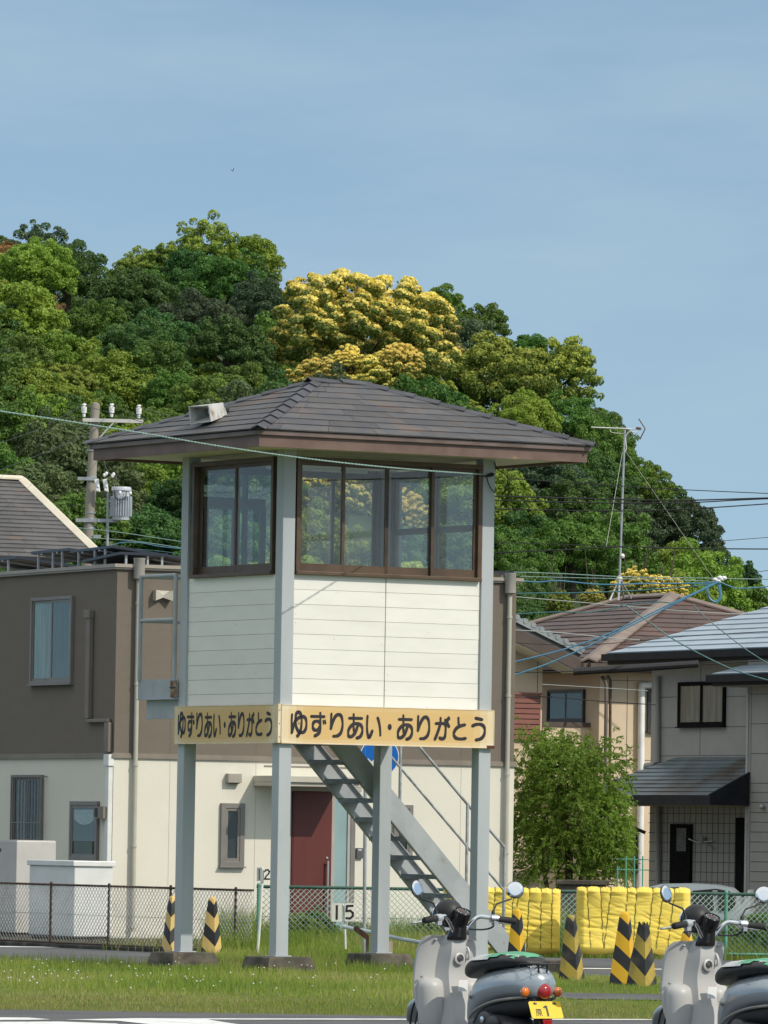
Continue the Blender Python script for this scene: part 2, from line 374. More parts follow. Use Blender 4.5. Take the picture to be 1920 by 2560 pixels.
window(TF, PW+.012, LX-PW-.012, 4)
mbx = MB(); TF.box(mbx, (LX-PW-.011, LX-PW-.001, Z_SILL+.02, Z_WT), -.05, -.004); 
mbx.build('weather_strip', mat('red_strip', (.28, .07, .05), (.2, .05, .04), sc=9), tower)
window(TL, PW+.06, LY-PW-.10, 2)
M['old_wood'] = mat('old_wood', (.07, .06, .055), (.2, .19, .17), sc=12, stretch=(3, 3, .4), rough=.8)
for r in ((LY-PW-.10, LY-PW, Z_SILL, Z_WT), (PW, PW+.06, Z_SILL, Z_WT)):
    mb = MB(); TL.box(mb, r, -.09, -.03); mb.build('jamb', M['old_wood'], tower)
window(TB, PW+.012, LX-PW-.012, 4); window(TR, PW+.06, LY-PW-.06, 2, transom=Z_SILL+.62)
# half glazed entry door seen through the left window
PD = Pl(C0+ey*(LY-.125), ex, -ey); mb = MB()
for r in ((509, 1245, 664, 1272), (509, 1272, 521, 1445), (581, 1272, 590, 1445), (650, 1272, 664, 1445)): PD.pbox(mb, *r, 0, .03)
mb.build('entry_door', M['bronze'], tower)
# counters and ceiling lamps inside
mb = MB(); tbox(mb, (PW, LX-PW), (LY-PW-.45, LY-PW-.12), Z_SILL-.05, Z_SILL-.01); mb.build('counter', M['soffit'], tower)
# soffit
mb = MB(); tbox(mb, (-OX+.03, LX+OX-.03), (-OY+.03, LY+OY-.03), Z_FB+.03, Z_FB+.055); mb.build('soffit', M['soffit'], tower)
for yy in (.75, 1.4):
    mb = MB(); tbox(mb, (.6, 1.9), (yy, yy+.16), Z_FB-.055, Z_FB+.03); tbox(mb, (.63, 1.87), (yy+.05, yy+.11), Z_FB-.095, Z_FB-.056); mb.build('ceiling_lamp', M['white'], tower, bevel=.01)
# roof
mb = MB(); x0, x1, y0, y1 = -OX, LX+OX, -OY, LY+OY
for a, b in (((x0, x1), (y0, y0+.03)), ((x0, x1), (y1-.03, y1)), ((x0, x0+.03), (y0+.03, y1-.03)), ((x1-.03, x1), (y0+.03, y1-.03))):
    tbox(mb, a, b, Z_FB, Z_FT)
fas = MB()
rf = mb.build('roof', M['fascia'], tower)
g = .035
mb = MB()
for a, b in (((x0-g, x1+g), (y0-g, y0)), ((x0-g, x1+g), (y1, y1+g)), ((x0-g, x0), (y0, y1)), ((x1, x1+g), (y0, y1))):
    tbox(mb, a, b, Z_FT-.004, Z_FT+.048)
mb.build('eave_trim', M['trim_brown'], rf, bevel=.006)
Z_E = Z_FT+.052; e = .055; X0, X1, Y0, Y1 = x0-e, x1+e, y0-e, y1+e
Z_R = 6.36; ym = (Y0+Y1)/2; hw = (Y1-Y0)/2; ra, rb = X0+hw-.12, X1-hw+.12
def tp(x, y, z): return C0 + ex*x + ey*y + ez*z
NC = 9
def course(mb, A, B, A2, B2, nrm):
    """one roof plane: eave A-B to top A2-B2, in stepped courses of shingles"""
    for k in range(NC):
        t0, t1 = k/NC, min(1, (k+1.12)/NC)
        p, q, r, s = A.lerp(A2, t0), B.lerp(B2, t0), B.lerp(B2, t1), A.lerp(A2, t1)
        L = (q-p).length; u_ = (q-p).normalized(); n_ = max(1, int(round(L/.62))); ofs = random.uniform(.25, .75)
        cuts = [0] + [min(max((i+ofs)*L/n_/L, .0), 1) for i in range(n_)] + [1]; cuts = sorted(set(cuts))
        for a, b in zip(cuts, cuts[1:]):
            if b-a < .01: continue
            gap = .0022/max(L, .1)
            a_, b_ = a+gap, b-gap
            lo0, lo1, hi1, hi0 = p.lerp(q, a_), p.lerp(q, b_), s.lerp(r, b_), s.lerp(r, a_)
            j = random.uniform(-.002, .002)
            th = nrm*(.015+j); tn = nrm*.002
            c = random.random()
            mb.hexa([lo0, lo1, hi1, hi0, lo0+th, lo1+th, hi1+tn+nrm*.004, hi0+tn+nrm*.004], 0, c)
shg = MB()
sl = math.atan2(Z_R-Z_E, hw)
pl = [(tp(X0, Y0, Z_E), tp(X1, Y0, Z_E), tp(ra, ym, Z_R), tp(rb, ym, Z_R), -ey), (tp(X1, Y1, Z_E), tp(X0, Y1, Z_E), tp(rb, ym, Z_R), tp(ra, ym, Z_R), ey),
      (tp(X0, Y1, Z_E), tp(X0, Y0, Z_E), tp(ra, ym, Z_R), tp(ra, ym, Z_R), -ex), (tp(X1, Y0, Z_E), tp(X1, Y1, Z_E), tp(rb, ym, Z_R), tp(rb, ym, Z_R), ex)]
for A, B, A2, B2, h in pl: course(shg, A, B, A2, B2, (h*math.sin(sl) + ez*math.cos(sl)))
shg.build('shingles', M['roof_shingle'], rf)
# hip and ridge caps, overlapping
cap = MB()
def capline(A, B, n):
    d = (B-A); dirn = d.normalized(); side = dirn.cross(ez).normalized(); upv = side.cross(dirn)
    for k in range(n):
        p, q = A + d*(k/n), A + d*(min(1.0, (k+1.12)/n)); w_ = .085; dz = .04
        lift0, lift1 = upv*.034, upv*.016
        c = random.random()*.6
        for sgn in (-1, 1):
            a0, b0 = p+lift0, q+lift1
            a1, b1 = p+lift0+side*w_*sgn-ez*dz, q+lift1+side*w_*sgn-ez*dz
            t = upv*.011
            cap.hexa([a0, a1, b1, b0, a0+t, a1+t, b1+t, b0+t] if sgn > 0 else [a1, a0, b0, b1, a1+t, a0+t, b0+t, b1+t], 0, c)
R1, R2 = tp(ra, ym, Z_R), tp(rb, ym, Z_R)
for A, B in ((tp(X0, Y0, Z_E), R1), (tp(X0, Y1, Z_E), R1), (tp(X1, Y0, Z_E), R2), (tp(X1, Y1, Z_E), R2)): capline(A, B, NC)
capline(R1 - ex*.1, R2 + ex*.1, 2)
cap.build('ridge_cap', mat('cap_shingle', (.075, .078, .092), (.055, .055, .062), sc=5, rough=.6, var=.3, c3=(.14, .09, .06), sc3=4, lo3=.62, hi3=.8), rf)
# -------------------------------------------------- sign boards with hand-traced lettering
def mat_sign():
    m = mat('sign_board', (.72, .47, .165), rough=.5); nt = m.node_tree; n = nt.nodes; l = nt.links; b = n['Principled BSDF']
    a = n.new('ShaderNodeAttribute'); a.attribute_name = 'var'
    t = n.new('ShaderNodeTexCoord'); z = n.new('ShaderNodeTexNoise'); z.inputs['Scale'].default_value = 2.2; z.inputs['Detail'].default_value = 6
    l.new(t.outputs['Object'], z.inputs['Vector'])
    ad = n.new('ShaderNodeMath'); ad.operation = 'MULTIPLY_ADD'; ad.inputs[1].default_value = .55; l.new(z.outputs['Fac'], ad.inputs[0]); 
    sb = n.new('ShaderNodeMath'); sb.operation = 'SUBTRACT'; sb.inputs[1].default_value = .3; l.new(a.outputs['Fac'], sb.inputs[0]); l.new(sb.outputs[0], ad.inputs[2])
    x = n.new('ShaderNodeMix'); x.data_type = 'RGBA'; x.clamp_factor = True; x.inputs['A'].default_value = (.665, .45, .185, 1); x.inputs['B'].default_value = (.76, .66, .47, 1)
    l.new(ad.outputs[0], x.inputs['Factor'])
    z2 = n.new('ShaderNodeTexNoise'); z2.inputs['Scale'].default_value = 5.5; z2.inputs['Detail'].default_value = 8; l.new(t.outputs['Object'], z2.inputs['Vector'])
    r = n.new('ShaderNodeMapRange'); r.inputs['From Min'].default_value = .70; r.inputs['From Max'].default_value = .8; l.new(z2.outputs['Fac'], r.inputs['Value'])
    x2 = n.new('ShaderNodeMix'); x2.data_type = 'RGBA'; x2.inputs['B'].default_value = (.22, .12, .05, 1); l.new(r.outputs['Result'], x2.inputs['Factor']); l.new(x.outputs['Result'], x2.inputs['A'])
    l.new(x2.outputs['Result'], b.inputs['Base Color']); return m
M['sign'] = mat_sign()
def SA(p): return [(710+.1085*x, 1760+.1085*y) for x, y in p]
def SBB(p): return [(880+.1085*x, 1760+.1085*y) for x, y in p]
def SC(p): return [(1060+.1085*x, 1760+.1085*y) for x, y in p]
aa = [[(1080, 353), (1240, 356), (1380, 360)], [(1185, 265), (1187, 420), (1183, 560), (1200, 690)],
      [(1280, 520), (1240, 640), (1190, 730), (1120, 782), (1070, 760), (1060, 680), (1080, 600), (1140, 520), (1220, 480), (1300, 485), (1360, 530), (1385, 610), (1375, 700), (1330, 780), (1250, 815)]]
STROKES = []
STROKES += [SA(s) for s in ([(188, 240), (178, 400), (178, 670)], [(178, 670), (205, 570), (240, 440), (300, 350), (390, 292), (450, 290), (500, 340), (518, 440), (505, 560), (460, 640), (390, 660), (330, 620), (285, 530), (268, 420), (268, 320), (285, 230), (335, 182), (385, 230), (405, 330), (405, 470), (385, 600), (345, 690), (305, 750)],
    [(625, 285), (780, 288), (935, 292)], [(838, 205), (840, 330), (840, 460), (838, 560), (805, 670), (705, 742)], [(838, 460), (805, 405), (745, 395), (690, 420), (664, 500), (685, 580), (745, 606), (800, 575), (834, 505)], [(905, 380), (918, 460)], [(947, 372), (960, 450)],
    [(1095, 225), (1087, 400), (1080, 575)], [(1080, 575), (1120, 430), (1185, 290), (1262, 240), (1325, 290), (1350, 420), (1345, 540), (1310, 660), (1235, 732), (1135, 742)])]
STROKES += [SBB([(x-1145, y-27) for x, y in s]) for s in aa]
STROKES += [SBB(s) for s in ([(360, 275), (350, 420), (348, 560), (360, 680), (385, 768), (415, 745), (442, 690), (470, 612)], [(593, 315), (625, 430), (648, 580), (655, 722)])]
STROKES += [SBB(s) for s in aa]
STROKES += [SBB(s) for s in ([(1530, 280), (1522, 430), (1518, 620)], [(1518, 620), (1560, 485), (1630, 345), (1704, 298), (1762, 370), (1780, 500), (1774, 620), (1735, 735), (1660, 793), (1570, 797)])]
STROKES += [SC(s) for s in ([(270, 450), (380, 446), (470, 456), (497, 500), (500, 600), (485, 740), (440, 800), (395, 800), (358, 772)], [(385, 322), (378, 450), (342, 580), (292, 720), (250, 820)], [(492, 362), (535, 440), (578, 528)], [(537, 330), (568, 380)], [(567, 298), (592, 348)],
    [(795, 318), (797, 400), (806, 500)], [(950, 478), (860, 500), (760, 550), (700, 640), (690, 710), (740, 785), (850, 806), (965, 792)], [(1188, 325), (1345, 362)], [(1112, 510), (1200, 472), (1310, 470), (1380, 520), (1402, 610), (1380, 720), (1310, 800), (1192, 830)])]
DOT = SBB([(870 + 46*math.cos(t*math.pi/12), 530 + 74*math.sin(t*math.pi/12)) for t in range(24)])
def spline(p, n=7):
    out = []
    for i in range(len(p)-1):
        p0, p1, p2, p3 = p[max(i-1, 0)], p[i], p[i+1], p[min(i+2, len(p)-1)]
        for k in range(n):
            t = k/n; out.append(tuple(.5*((2*b) + (-a+c)*t + (2*a-5*b+4*c-d)*t*t + (-a+3*b-3*c+d)*t**3) for a, b, c, d in zip(p0, p1, p2, p3)))
    out.append(p[-1]); return out
def letters(mb, mp, zoff, mi):
    """mp maps (px,py) on the front board to a world point at a given height off the board"""
    for i, st in enumerate(STROKES):
        p = spline(st) if len(st) > 2 else [tuple(a+(b-a)*k/6 for a, b in zip(st[0], st[1])) for k in range(7)]
        thin = .66 if math.dist(st[0], st[-1]) < 14 and len(st) == 2 else 1
        L, R_ = [], []
        for k in range(len(p)):
            a, b = p[max(k-1, 0)], p[min(k+1, len(p)-1)]
            dx, dy = b[0]-a[0], b[1]-a[1]; q = math.hypot(dx, dy) or 1
            h = (2.45*abs(dy/q) + 3.75*abs(dx/q))*thin
            L.append((p[k][0]-dy/q*h, p[k][1]+dx/q*h)); R_.append((p[k][0]+dy/q*h, p[k][1]-dx/q*h))
        z = zoff + i*.00002
        for k in range(len(p)-1): mb.poly([mp(L[k], z), mp(L[k+1], z), mp(R_[k+1], z), mp(R_[k], z)], mi)
        for e_ in (0, -1):
            h = 2.6*thin; mb.poly([mp((p[e_][0]+h*math.cos(t*.5236), p[e_][1]+h*1.2*math.sin(t*.5236)), z+.00001) for t in range(12)], mi)
    mb.poly([mp(d, zoff) for d in DOT], mi)
def board(P, a0, a1, z0, z1, d0, d1):
    mb = MB(); NXs, NYs = 30, 8
    P.box(mb, (a0, a1, z0, z1), d0, d1-.001, 2)
    for i in range(NXs):
        for j in range(NYs):
            u0_, u1_ = i/NXs, (i+1)/NXs; v0, v1 = j/NYs, (j+1)/NYs
            um, vm = (u0_+u1_)/2, (v0+v1)/2
            f = max(0, 1-min(um, 1-um)/.10)*.85 + max(0, 1-vm/.2)*.45 + max(0, 1-(1-vm)/.12)*.3
            mb.poly([P.pt(a0+(a1-a0)*a, z0+(z1-z0)*b, d1) for a, b in ((u0_, v0), (u1_, v0), (u1_, v1), (u0_, v1))], 0, min(f, 1))
    rim = .012
    for r in ((a0, a1, z0, z0+rim), (a0, a1, z1-rim*.6, z1), (a0, a0+rim*.6, z0, z1), (a1-rim*.6, a1, z0, z1)): P.box(mb, r, d1-.0005, d1+.004, 2)
    return mb
a0 = TF.hit(704, 1810, .05)[0]; a1 = TF.hit(1236, 1824, .05)[0]
mb = board(TF, a0, a1, Z_SB, Z_ST, .006, .045)
def mpF(p, d): return TF.px(p[0], p[1], d)
letters(mb, mpF, .0475, 1)
TF.box(mb, (a1-.09, a1+.004, Z_SB-.004, Z_SB+.03), .03, .0495, 3)
mb.build('sign_board', [M['sign'], M['ink'], M['cream_edge'], mat('rust', (.12, .045, .02), (.06, .025, .015), sc=15, rough=.9)], tower, fixn=False)
b0 = TL.hit(688, 1810, .05)[0]; b1 = TL.hit(435, 1812, .05)[0]
mb = board(TL, b0, b1, Z_SB, Z_ST, .006, .045)
def mpL(p, d):
    s_, z_ = TF.hit(p[0], p[1], .0475)
    t = (s_-TF.hit(728, 1810, .0475)[0])/(TF.hit(1215, 1824, .0475)[0]-TF.hit(728, 1810, .0475)[0])
    l0, l1 = TL.hit(445, 1812, .0475)[0], TL.hit(680, 1810, .0475)[0]
    return TL.pt(l0+(l1-l0)*t, z_, d)
letters(mb, mpL, .0475, 1)
mb.build('sign_board', [M['sign'], M['ink'], M['cream_edge']], tower, fixn=False)
mb = MB(); TF.box(mb, (-.048, a0-.012, Z_SB+.004, Z_ST+.006), -.01, .052)
for zz in (.06, .2, .34): TF.box(mb, (-.034, -.026, Z_SB+zz, Z_SB+zz+.012), .05, .055, 1)
mb.build('corner_strip', [M['cream_edge'], M['concrete']], tower)
# -------------------------------------------------- landing and stairs at the back
stair = bpy.data.objects.new('staircase', None); COL.objects.link(stair); stair.parent = tower; BASE[stair.name] = BASE[tower.name]
stm = M['steel_paint']
yN, yF = LY+.05, LY+.85; ZL = 3.16
PN = Pl(C0+ey*yN, ex, -ey)
sB, zB = PN.hit(640+.41*870, 1700+.41*820)        # a point mid-depth on the near stringer
slope = math.tan(math.radians(45.9))
def zc(s): return zB - (s-sB)*slope               # stringer centre line
s_top = sB - (ZL-.12-zB)/slope; s_bot = sB + (zB-.12)/slope
for yy in (yN, yF):
    mb = MB(); hh = .168; t = .014
    A = [(s_top-.06, zc(s_top)+hh+.06), (s_bot-.1, zc(s_bot-.1)+hh), (s_bot+.09, .34), (s_bot+.09, .1), (s_bot-.16, .1), (s_bot-.16, zc(s_bot-.16)-hh), (s_top-.06, zc(s_top)-hh+.06)]
    mb.prism([C0+ex*s+ey*yy+ez*z for s, z in A], ey*t)
    fl = .055 if yy == yN else -.055
    for sg in (1, -1):
        pts = [(s_top-.06, zc(s_top-.06)+sg*hh), (s_bot-.15, zc(s_bot-.15)+sg*hh)]
        q = [C0+ex*s+ey*yy+ez*z for s, z in pts]
        w_ = ey*(fl if yy == yN else fl+t); mb.hexa([q[0], q[1], q[1]+w_, q[0]+w_, q[0]+ez*.012, q[1]+ez*.012, q[1]+w_+ez*.012, q[0]+w_+ez*.012])
    mb.build('stringer', stm, stair)
for k in range(1, 15):
    z = ZL - .207*k
    if z < .3: break
    s = sB - (z-zB)/slope
    mb = MB(); tbox(mb, (s-.14, s+.12), (yN+.016, yF-.002), z-.012, z); tbox(mb, (s-.14, s-.13), (yN+.016, yF-.002), z-.05, z-.012); tbox(mb, (s+.11, s+.12), (yN+.016, yF-.002), z-.05, z-.012)
    mb.build('tread', mat_t if 'mat_t' in globals() else globals().setdefault('mat_t', mat('tread_steel', (.26, .275, .28), (.17, .17, .17), sc=5, rough=.55, c3=(.16, .1, .06), sc3=9, lo3=.66, hi3=.8)), stair)
# landing: deck, beams, apron
sL0, sL1 = -.02, s_top+.02
mb = MB(); tbox(mb, (sL0, sL1), (LY+.0, yF+.03), ZL-.03, ZL); tbox(mb, (sL0, sL0+.012), (LY, yF+.03), ZL-.215, ZL-.03); tbox(mb, (sL0+.012, sL1), (yF+.018, yF+.03), ZL-.215, ZL-.03)
tbox(mb, (sL0-.03, sL0+.03), (LY-.02, yF+.04), ZL-.222, ZL-.215)
tbox(mb, (sL0+.05, sL0+.062), (LY, yF-.08), ZL-.42, ZL-.222); tbox(mb, (sL0+.02, sL0+.09), (LY, yF-.06), ZL-.427, ZL-.42)
mb.build('landing', stm, stair)
mb = MB(); TL2 = Pl(C0+ex*sL0, ey, -ex); TL2.box(mb, (LY-.005, LY+.11, ZL-.2, ZL-.02), .002, .02, 0); TL2.box(mb, (LY-.005, LY+.11, ZL-.10, ZL-.088), .02, .03, 1); mb.build('rusty_bracket', [mat('rust_pale', (.35, .26, .19), (.16, .07, .035), sc=9, rough=.9), M['black']], stair)
def post_at(x, y): return C0+ex*x+ey*y
mb = MB(); r = .021
pa, pb, pc = post_at(sL0, LY+.06), post_at(sL0, yF), post_at(sL1+.2, yF)
for p in (pa, pb): mb.tube([p+ez*(ZL-.02), p+ez*(ZL+1.13)], .024)
for h in (1.12, .64, .13+.0):
    if h > .2: mb.tube([pb+ez*(ZL+h), pa+ez*(ZL+h)], r); mb.tube([pb+ez*(ZL+h), pc+ez*(ZL+h)], r)
mb.tube([pc+ez*ZL, pc+ez*(ZL+1.13)], .024)
mb.build('guard_rail', M['steel_paint'], stair, smooth=50)
# stair rails on the near side
mb = MB(); yR = yN+.03; PR = Pl(C0+ey*yR, ex, -ey)
def rp(x, y): return PR.px(640+.41*x, 1700+.41*y)
top = [rp(800, 170), rp(1000, 412), rp(1310, 782), rp(1425, 915), rp(1517, 1022)]
mid = [rp(700, 325), rp(838, 485), rp(1300, 1030), rp(1425, 1180), rp(1517, 1290)]
mb.tube(top, .017); mb.tube(mid, .015)
pe = rp(1517, 1022); mb.tube([pe, Vector((pe.x, pe.y, .12))], .019)
for xx, yy, y2 in ((884, 270, 770), (1290, 755, 1250)):
    q = rp(xx, yy); z2 = rp(xx, y2).z; mb.tube([q, Vector((q.x, q.y, z2-.05))], .017)
mb.build('handrail', mat('rail_steel', (.42, .44, .45), (.27, .28, .28), sc=12, rough=.45, metal=.2), stair, smooth=50)
# small cable bracket and loose leads on the near right post
mb = MB(); q = TF.px(1222, 1187, .02)
def cpx(l, off=.03): return [TF.px(x, y, off) for x, y in l]
mb.tube(cpx(spline([(1236, 1155), (1243, 1172), (1262, 1185), (1270, 1200), (1262, 1225), (1258, 1235)])), .007, 5)
mb.tube(cpx(spline([(1217, 1188), (1220, 1205), (1228, 1222), (1238, 1232)])), .006, 5)
mb.tube(cpx(spline([(1205, 1186), (1215, 1190), (1228, 1184), (1233, 1187), (1222, 1190), (1210, 1188)])), .012, 5)
mb.tube(cpx(spline([(1275, 1200), (1272, 1215), (1274, 1232), (1268, 1240)])), .006, 5)
mb.build('cable_lead', M['black'], tower)
# ================================================================== brown and cream flat-roofed building
M['taupe'] = mat('taupe', (.174, .146, .115), (.166, .139, .109), sc=2, rough=.8, bump=.006, bsc=60, stretch=(1, 1, 2.5))
M['cream_wall'] = mat('cream_wall', (.71, .68, .575), (.685, .655, .55), sc=1.2, rough=.8, bump=.003, bsc=70)
M['taupe_trim'] = mat('taupe_trim', (.24, .205, .165), (.21, .18, .145), sc=3, rough=.55)
M['cap_metal'] = mat('cap_metal', (.36, .32, .265), (.32, .285, .24), sc=3, rough=.45)
M['pipe_cream'] = mat('pipe_cream', (.46, .44, .37), (.42, .40, .33), sc=3, rough=.5)
M['sash_grey'] = mat('sash_grey', (.215, .20, .18), (.19, .175, .16), sc=3, rough=.45)
M['teal_glass'] = mat('teal_glass', (.28, .40, .40), (.25, .36, .36), sc=2, rough=.18, spec=.5)
BA = math.radians(26.5)
bu = Vector((math.cos(BA), math.sin(BA), 0)); bv = Vector((-math.sin(BA), math.cos(BA), 0))
M['sealant'] = mat('sealant', (.13, .105, .08), (.15, .12, .1), sc=5); M['sealant_pale'] = mat('sealant_pale', (.5, .46, .38), (.46, .43, .35), sc=5)
BD = 100.0
KB = at(283, 2000, BD); KB.z = 0
BF = Pl(KB, bu, -bv); BL = Pl(KB, bv, -bu)
bw = BF.hit(1286, 1800)[0]; bd = 7.5
ZB_T = BF.hit(296, 1418)[1]; ZB_M = BF.hit(290, 1889)[1]
bld = thing('flat_roofed_building', 'two storey flat roofed block, taupe upstairs and cream downstairs, behind the lookout hut', 'building', KB)
def bbox(mb, a, b, z0, z1, mi=0, o=None):
    mb.box((o or KB) + bu*a[0] + bv*b[0] + ez*z0, bu*(a[1]-a[0]), bv*(b[1]-b[0]), ez*(z1-z0), mi)
mb = MB(); bbox(mb, (0, bw), (0, bd), ZB_M, ZB_T)
for s_ in (.9, 1.75, 2.7, 3.6, 4.5, 5.4, 6.3):
    pass
mb.build('upper_wall', M['taupe'], bld)
mb = MB(); bbox(mb, (-.006, bw+.006), (-.006, bd), -.05, ZB_M-.0); mb.build('lower_wall', M['cream_wall'], bld)
mb = MB()
BF.box(mb, (-.045, bw+.045, ZB_M-.035, ZB_M+.012), .0, .04); BF.box(mb, (-.03, bw+.03, ZB_M+.012, ZB_M+.04), .0, .025)
BL.box(mb, (.0, bd, ZB_M-.035, ZB_M+.012), .0, .045); BL.box(mb, (.0, bd, ZB_M+.012, ZB_M+.04), .0, .03)
mb.build('band', M['taupe_trim'], bld)
mb = MB()
BF.box(mb, (-.07, bw+.09, ZB_T, ZB_T+.05), -.1, .07); BF.box(mb, (-.05, bw+.07, ZB_T-.028, ZB_T), -.1, .045)
BL.box(mb, (.1, bd, ZB_T, ZB_T+.05), -.1, .07); BL.box(mb, (.1, bd, ZB_T-.028, ZB_T), -.1, .05)
bbox(mb, (.1, bw), (.1, bd), ZB_T-.02, ZB_T+.02)
mb.build('parapet', M['cap_metal'], bld)
# panel joints of the siding (thin recessed lines shown as dark sealant strips)
for xx in (425, 640, 965, 1153):
    mb = MB(); a = BF.hit(xx, 1860)[0]; BF.box(mb, (a, a+.007, ZB_M+.05, ZB_T-.03), 0, .0025); mb.build('sealant', M['sealant'], bld); mb = MB(); BF.box(mb, (a, a+.007, .1, ZB_M-.05), .006, .0085); mb.build('sealant', M['sealant_pale'], bld)

def downpipe(P, px0, py_top, py_bot, hopper, ofs=.07, r=.035):
    mb = MB(); a = P.hit(px0, (py_top+py_bot)/2)[0]; zt_ = P.hit(px0, py_top)[1]; zb_ = P.hit(px0, py_bot)[1]
    mb.tube([P.pt(a, zt_, ofs), P.pt(a, zb_, ofs)], r, 12)
    for z in np.arange(zt_-.35, zb_, -1.2): mb.lathe([(r, -.02), (r+.008, -.018), (r+.008, .018), (r, .02)], P.pt(a, z, ofs), n=12); P.box(mb, (a-.008, a+.008, z-.006, z+.006), .005, ofs)
    p = mb.build('downpipe', M['pipe_cream'], bld, smooth=50)
    if hopper:
        mb = MB(); mb.lathe([(.055, -.16), (.085, -.14), (.085, .14), (.09, .15), (.09, .165)], P.pt(a, zt_+.16, ofs+.015), n=18)
        mb.build('rainwater_hopper', mat('hopper', (.33, .31, .275), (.3, .28, .25), sc=4, rough=.4), p, smooth=50)
downpipe(BF, 334, 1450, 2330, True); downpipe(BF, 1263, 1486, 2330, True)
# ---- windows of the building
def bwindow(P, fr, name='window', panes=1, off=.0, curtain=False, cmat='curtain', mull=.035, mt='sash_grey', sill=True, own=None, fdep=.05, room='room_shade', rim=.045):
    x0, y0, x1, y1 = fr; a0, a1, z0, z1 = P.rect(x0, y0, x1, y1, off+fdep)
    own = own or bld
    mb = MB()
    for r in ((a0, a1, z1-rim, z1), (a0, a1, z0, z0+rim), (a0, a0+rim, z0+rim, z1-rim), (a1-rim, a1, z0+rim, z1-rim)): P.box(mb, r, off+.001, off+fdep)
    if sill: P.box(mb, (a0-.02, a1+.02, z0-.02, z0-.0005), off+.001, off+fdep+.03)
    w_ = mb.build(name, M[mt], own, bevel=.003)
    b0, b1, c0, c1 = a0+rim, a1-rim, z0+rim, z1-rim
    mb = MB(); P.box(mb, (b0, b1, c0, c1), off+.001, off+.004); mb.build('dark_backing', M[room], w_)  # dark sheet flat on the wall, painted as the unlit room behind
    sw = (b1-b0)/panes
    for k in range(panes):
        s0, s1 = b0+k*sw, b0+(k+1)*sw; d = off+fdep-.012-(.012 if k % 2 else 0)
        mb = MB(); q = mull
        for r in ((s0, s1, c1-q, c1), (s0, s1, c0, c0+q*1.2), (s0, s0+q, c0+q*1.2, c1-q), (s1-q, s1, c0+q*1.2, c1-q)): P.box(mb, r, d-.014, d)
        sh = mb.build('sash', M[mt], w_)
        mb = MB(); P.box(mb, (s0+q, s1-q, c0+q*1.2, c1-q), d-.009, d-.005); mb.build('pane', M['house_glass'], w_)
    if curtain:
        mb = MB(); N = 64
        pts = []
        for k in range(N+1):
            a = b0+.01+(b1-b0-.02)*k/N; pts.append((a, off+.011+.005*math.sin(k*1.25)+.002*math.sin(k*.41)))
        for (p, d), (p2, d2) in zip(pts, pts[1:]): mb.poly([P.pt(p, c0, d), P.pt(p2, c0, d2), P.pt(p2, c1, d2), P.pt(p, c1, d)])
        mb.build('curtain', M[cmat], w_)
    return w_
w_ = bwindow(BL, (74, 1492, 177, 1710), panes=2, curtain=True, rim=.05)
mb = MB(); a0, a1, z0, z1 = BL.rect(128, 1503, 170, 1700, .02)
NN = 40
for k in range(NN): p, q = a0+(a1-a0)*k/NN, a0+(a1-a0)*(k+1)/NN; mb.poly([BL.pt(p, z0, .0225+.003*math.sin(k*1.1)), BL.pt(q, z0, .0225+.003*math.sin(k*1.1+1.1)), BL.pt(q, z1, .0225+.003*math.sin(k*1.1+1.1)), BL.pt(p, z1, .0225+.003*math.sin(k*1.1))])
mb.build('dark_curtain', mat('dark_curtain', (.10, .135, .135), (.07, .10, .10), sc=3, rough=.9, stretch=(6, 6, .3)), w_)
w_ = bwindow(BL, (28, 1937, 101, 2112), panes=2, off=.007)
mb = MB(); a0, a1, z0, z1 = BL.rect(27, 1938, 102, 2112, .1)
for k in range(11): a = a0+(a1-a0)*k/10; mb.tube([BL.pt(a, z0, .1), BL.pt(a, z1, .1)], .007 if 0 < k < 10 else .012, 6)
for z in (z0+.02, z0+(z1-z0)*.32, z1-.02): BL.box(mb, (a0, a1, z-.008, z+.008), .09, .102)
for a in (a0, a1): BL.box(mb, (a-.008, a+.008, z1-.03, z1-.01), .01, .1); BL.box(mb, (a-.008, a+.008, z0+.01, z0+.03), .01, .1)
mb.build('window_bars', M['sash_grey'], bld)
w_ = bwindow(BL, (172, 2003, 241, 2152), panes=1, off=.007, rim=.06)
mb = MB(); rr = BL.rect(182, 2024, 231, 2062, .05); NN = 14; w0, w1, z0, z1 = rr
for k in range(NN):
    a, b = w0+(w1-w0)*k/NN, w0+(w1-w0)*(k+1)/NN
    f = lambda q: z0 + (z1-z0)*(.35*abs(2*q-1)**2)
    d0_, d1_ = .022+.004*math.sin(k*1.9), .022+.004*math.sin((k+1)*1.9)
    mb.poly([BL.pt(a, f(k/NN), d0_), BL.pt(b, f((k+1)/NN), d1_), BL.pt(b, z1, d1_), BL.pt(a, z1, d0_)])
mb.build('lace_curtain', mat('lace', (.55, .58, .56), (.3, .33, .32), sc=30, rough=.9), w_)
mb = MB(); BL.pbox(mb, 184, 2104, 230, 2138, .014, .018); mb.build('sill_board', mat('board', (.25, .28, .29), (.22, .25, .26), sc=3), w_)
bwindow(BF, (553, 2008, 612, 2166), off=.007, rim=.075, mull=.04)
bwindow(BF, (985, 2012, 1033, 2140), off=.007, rim=.06, mull=.03)
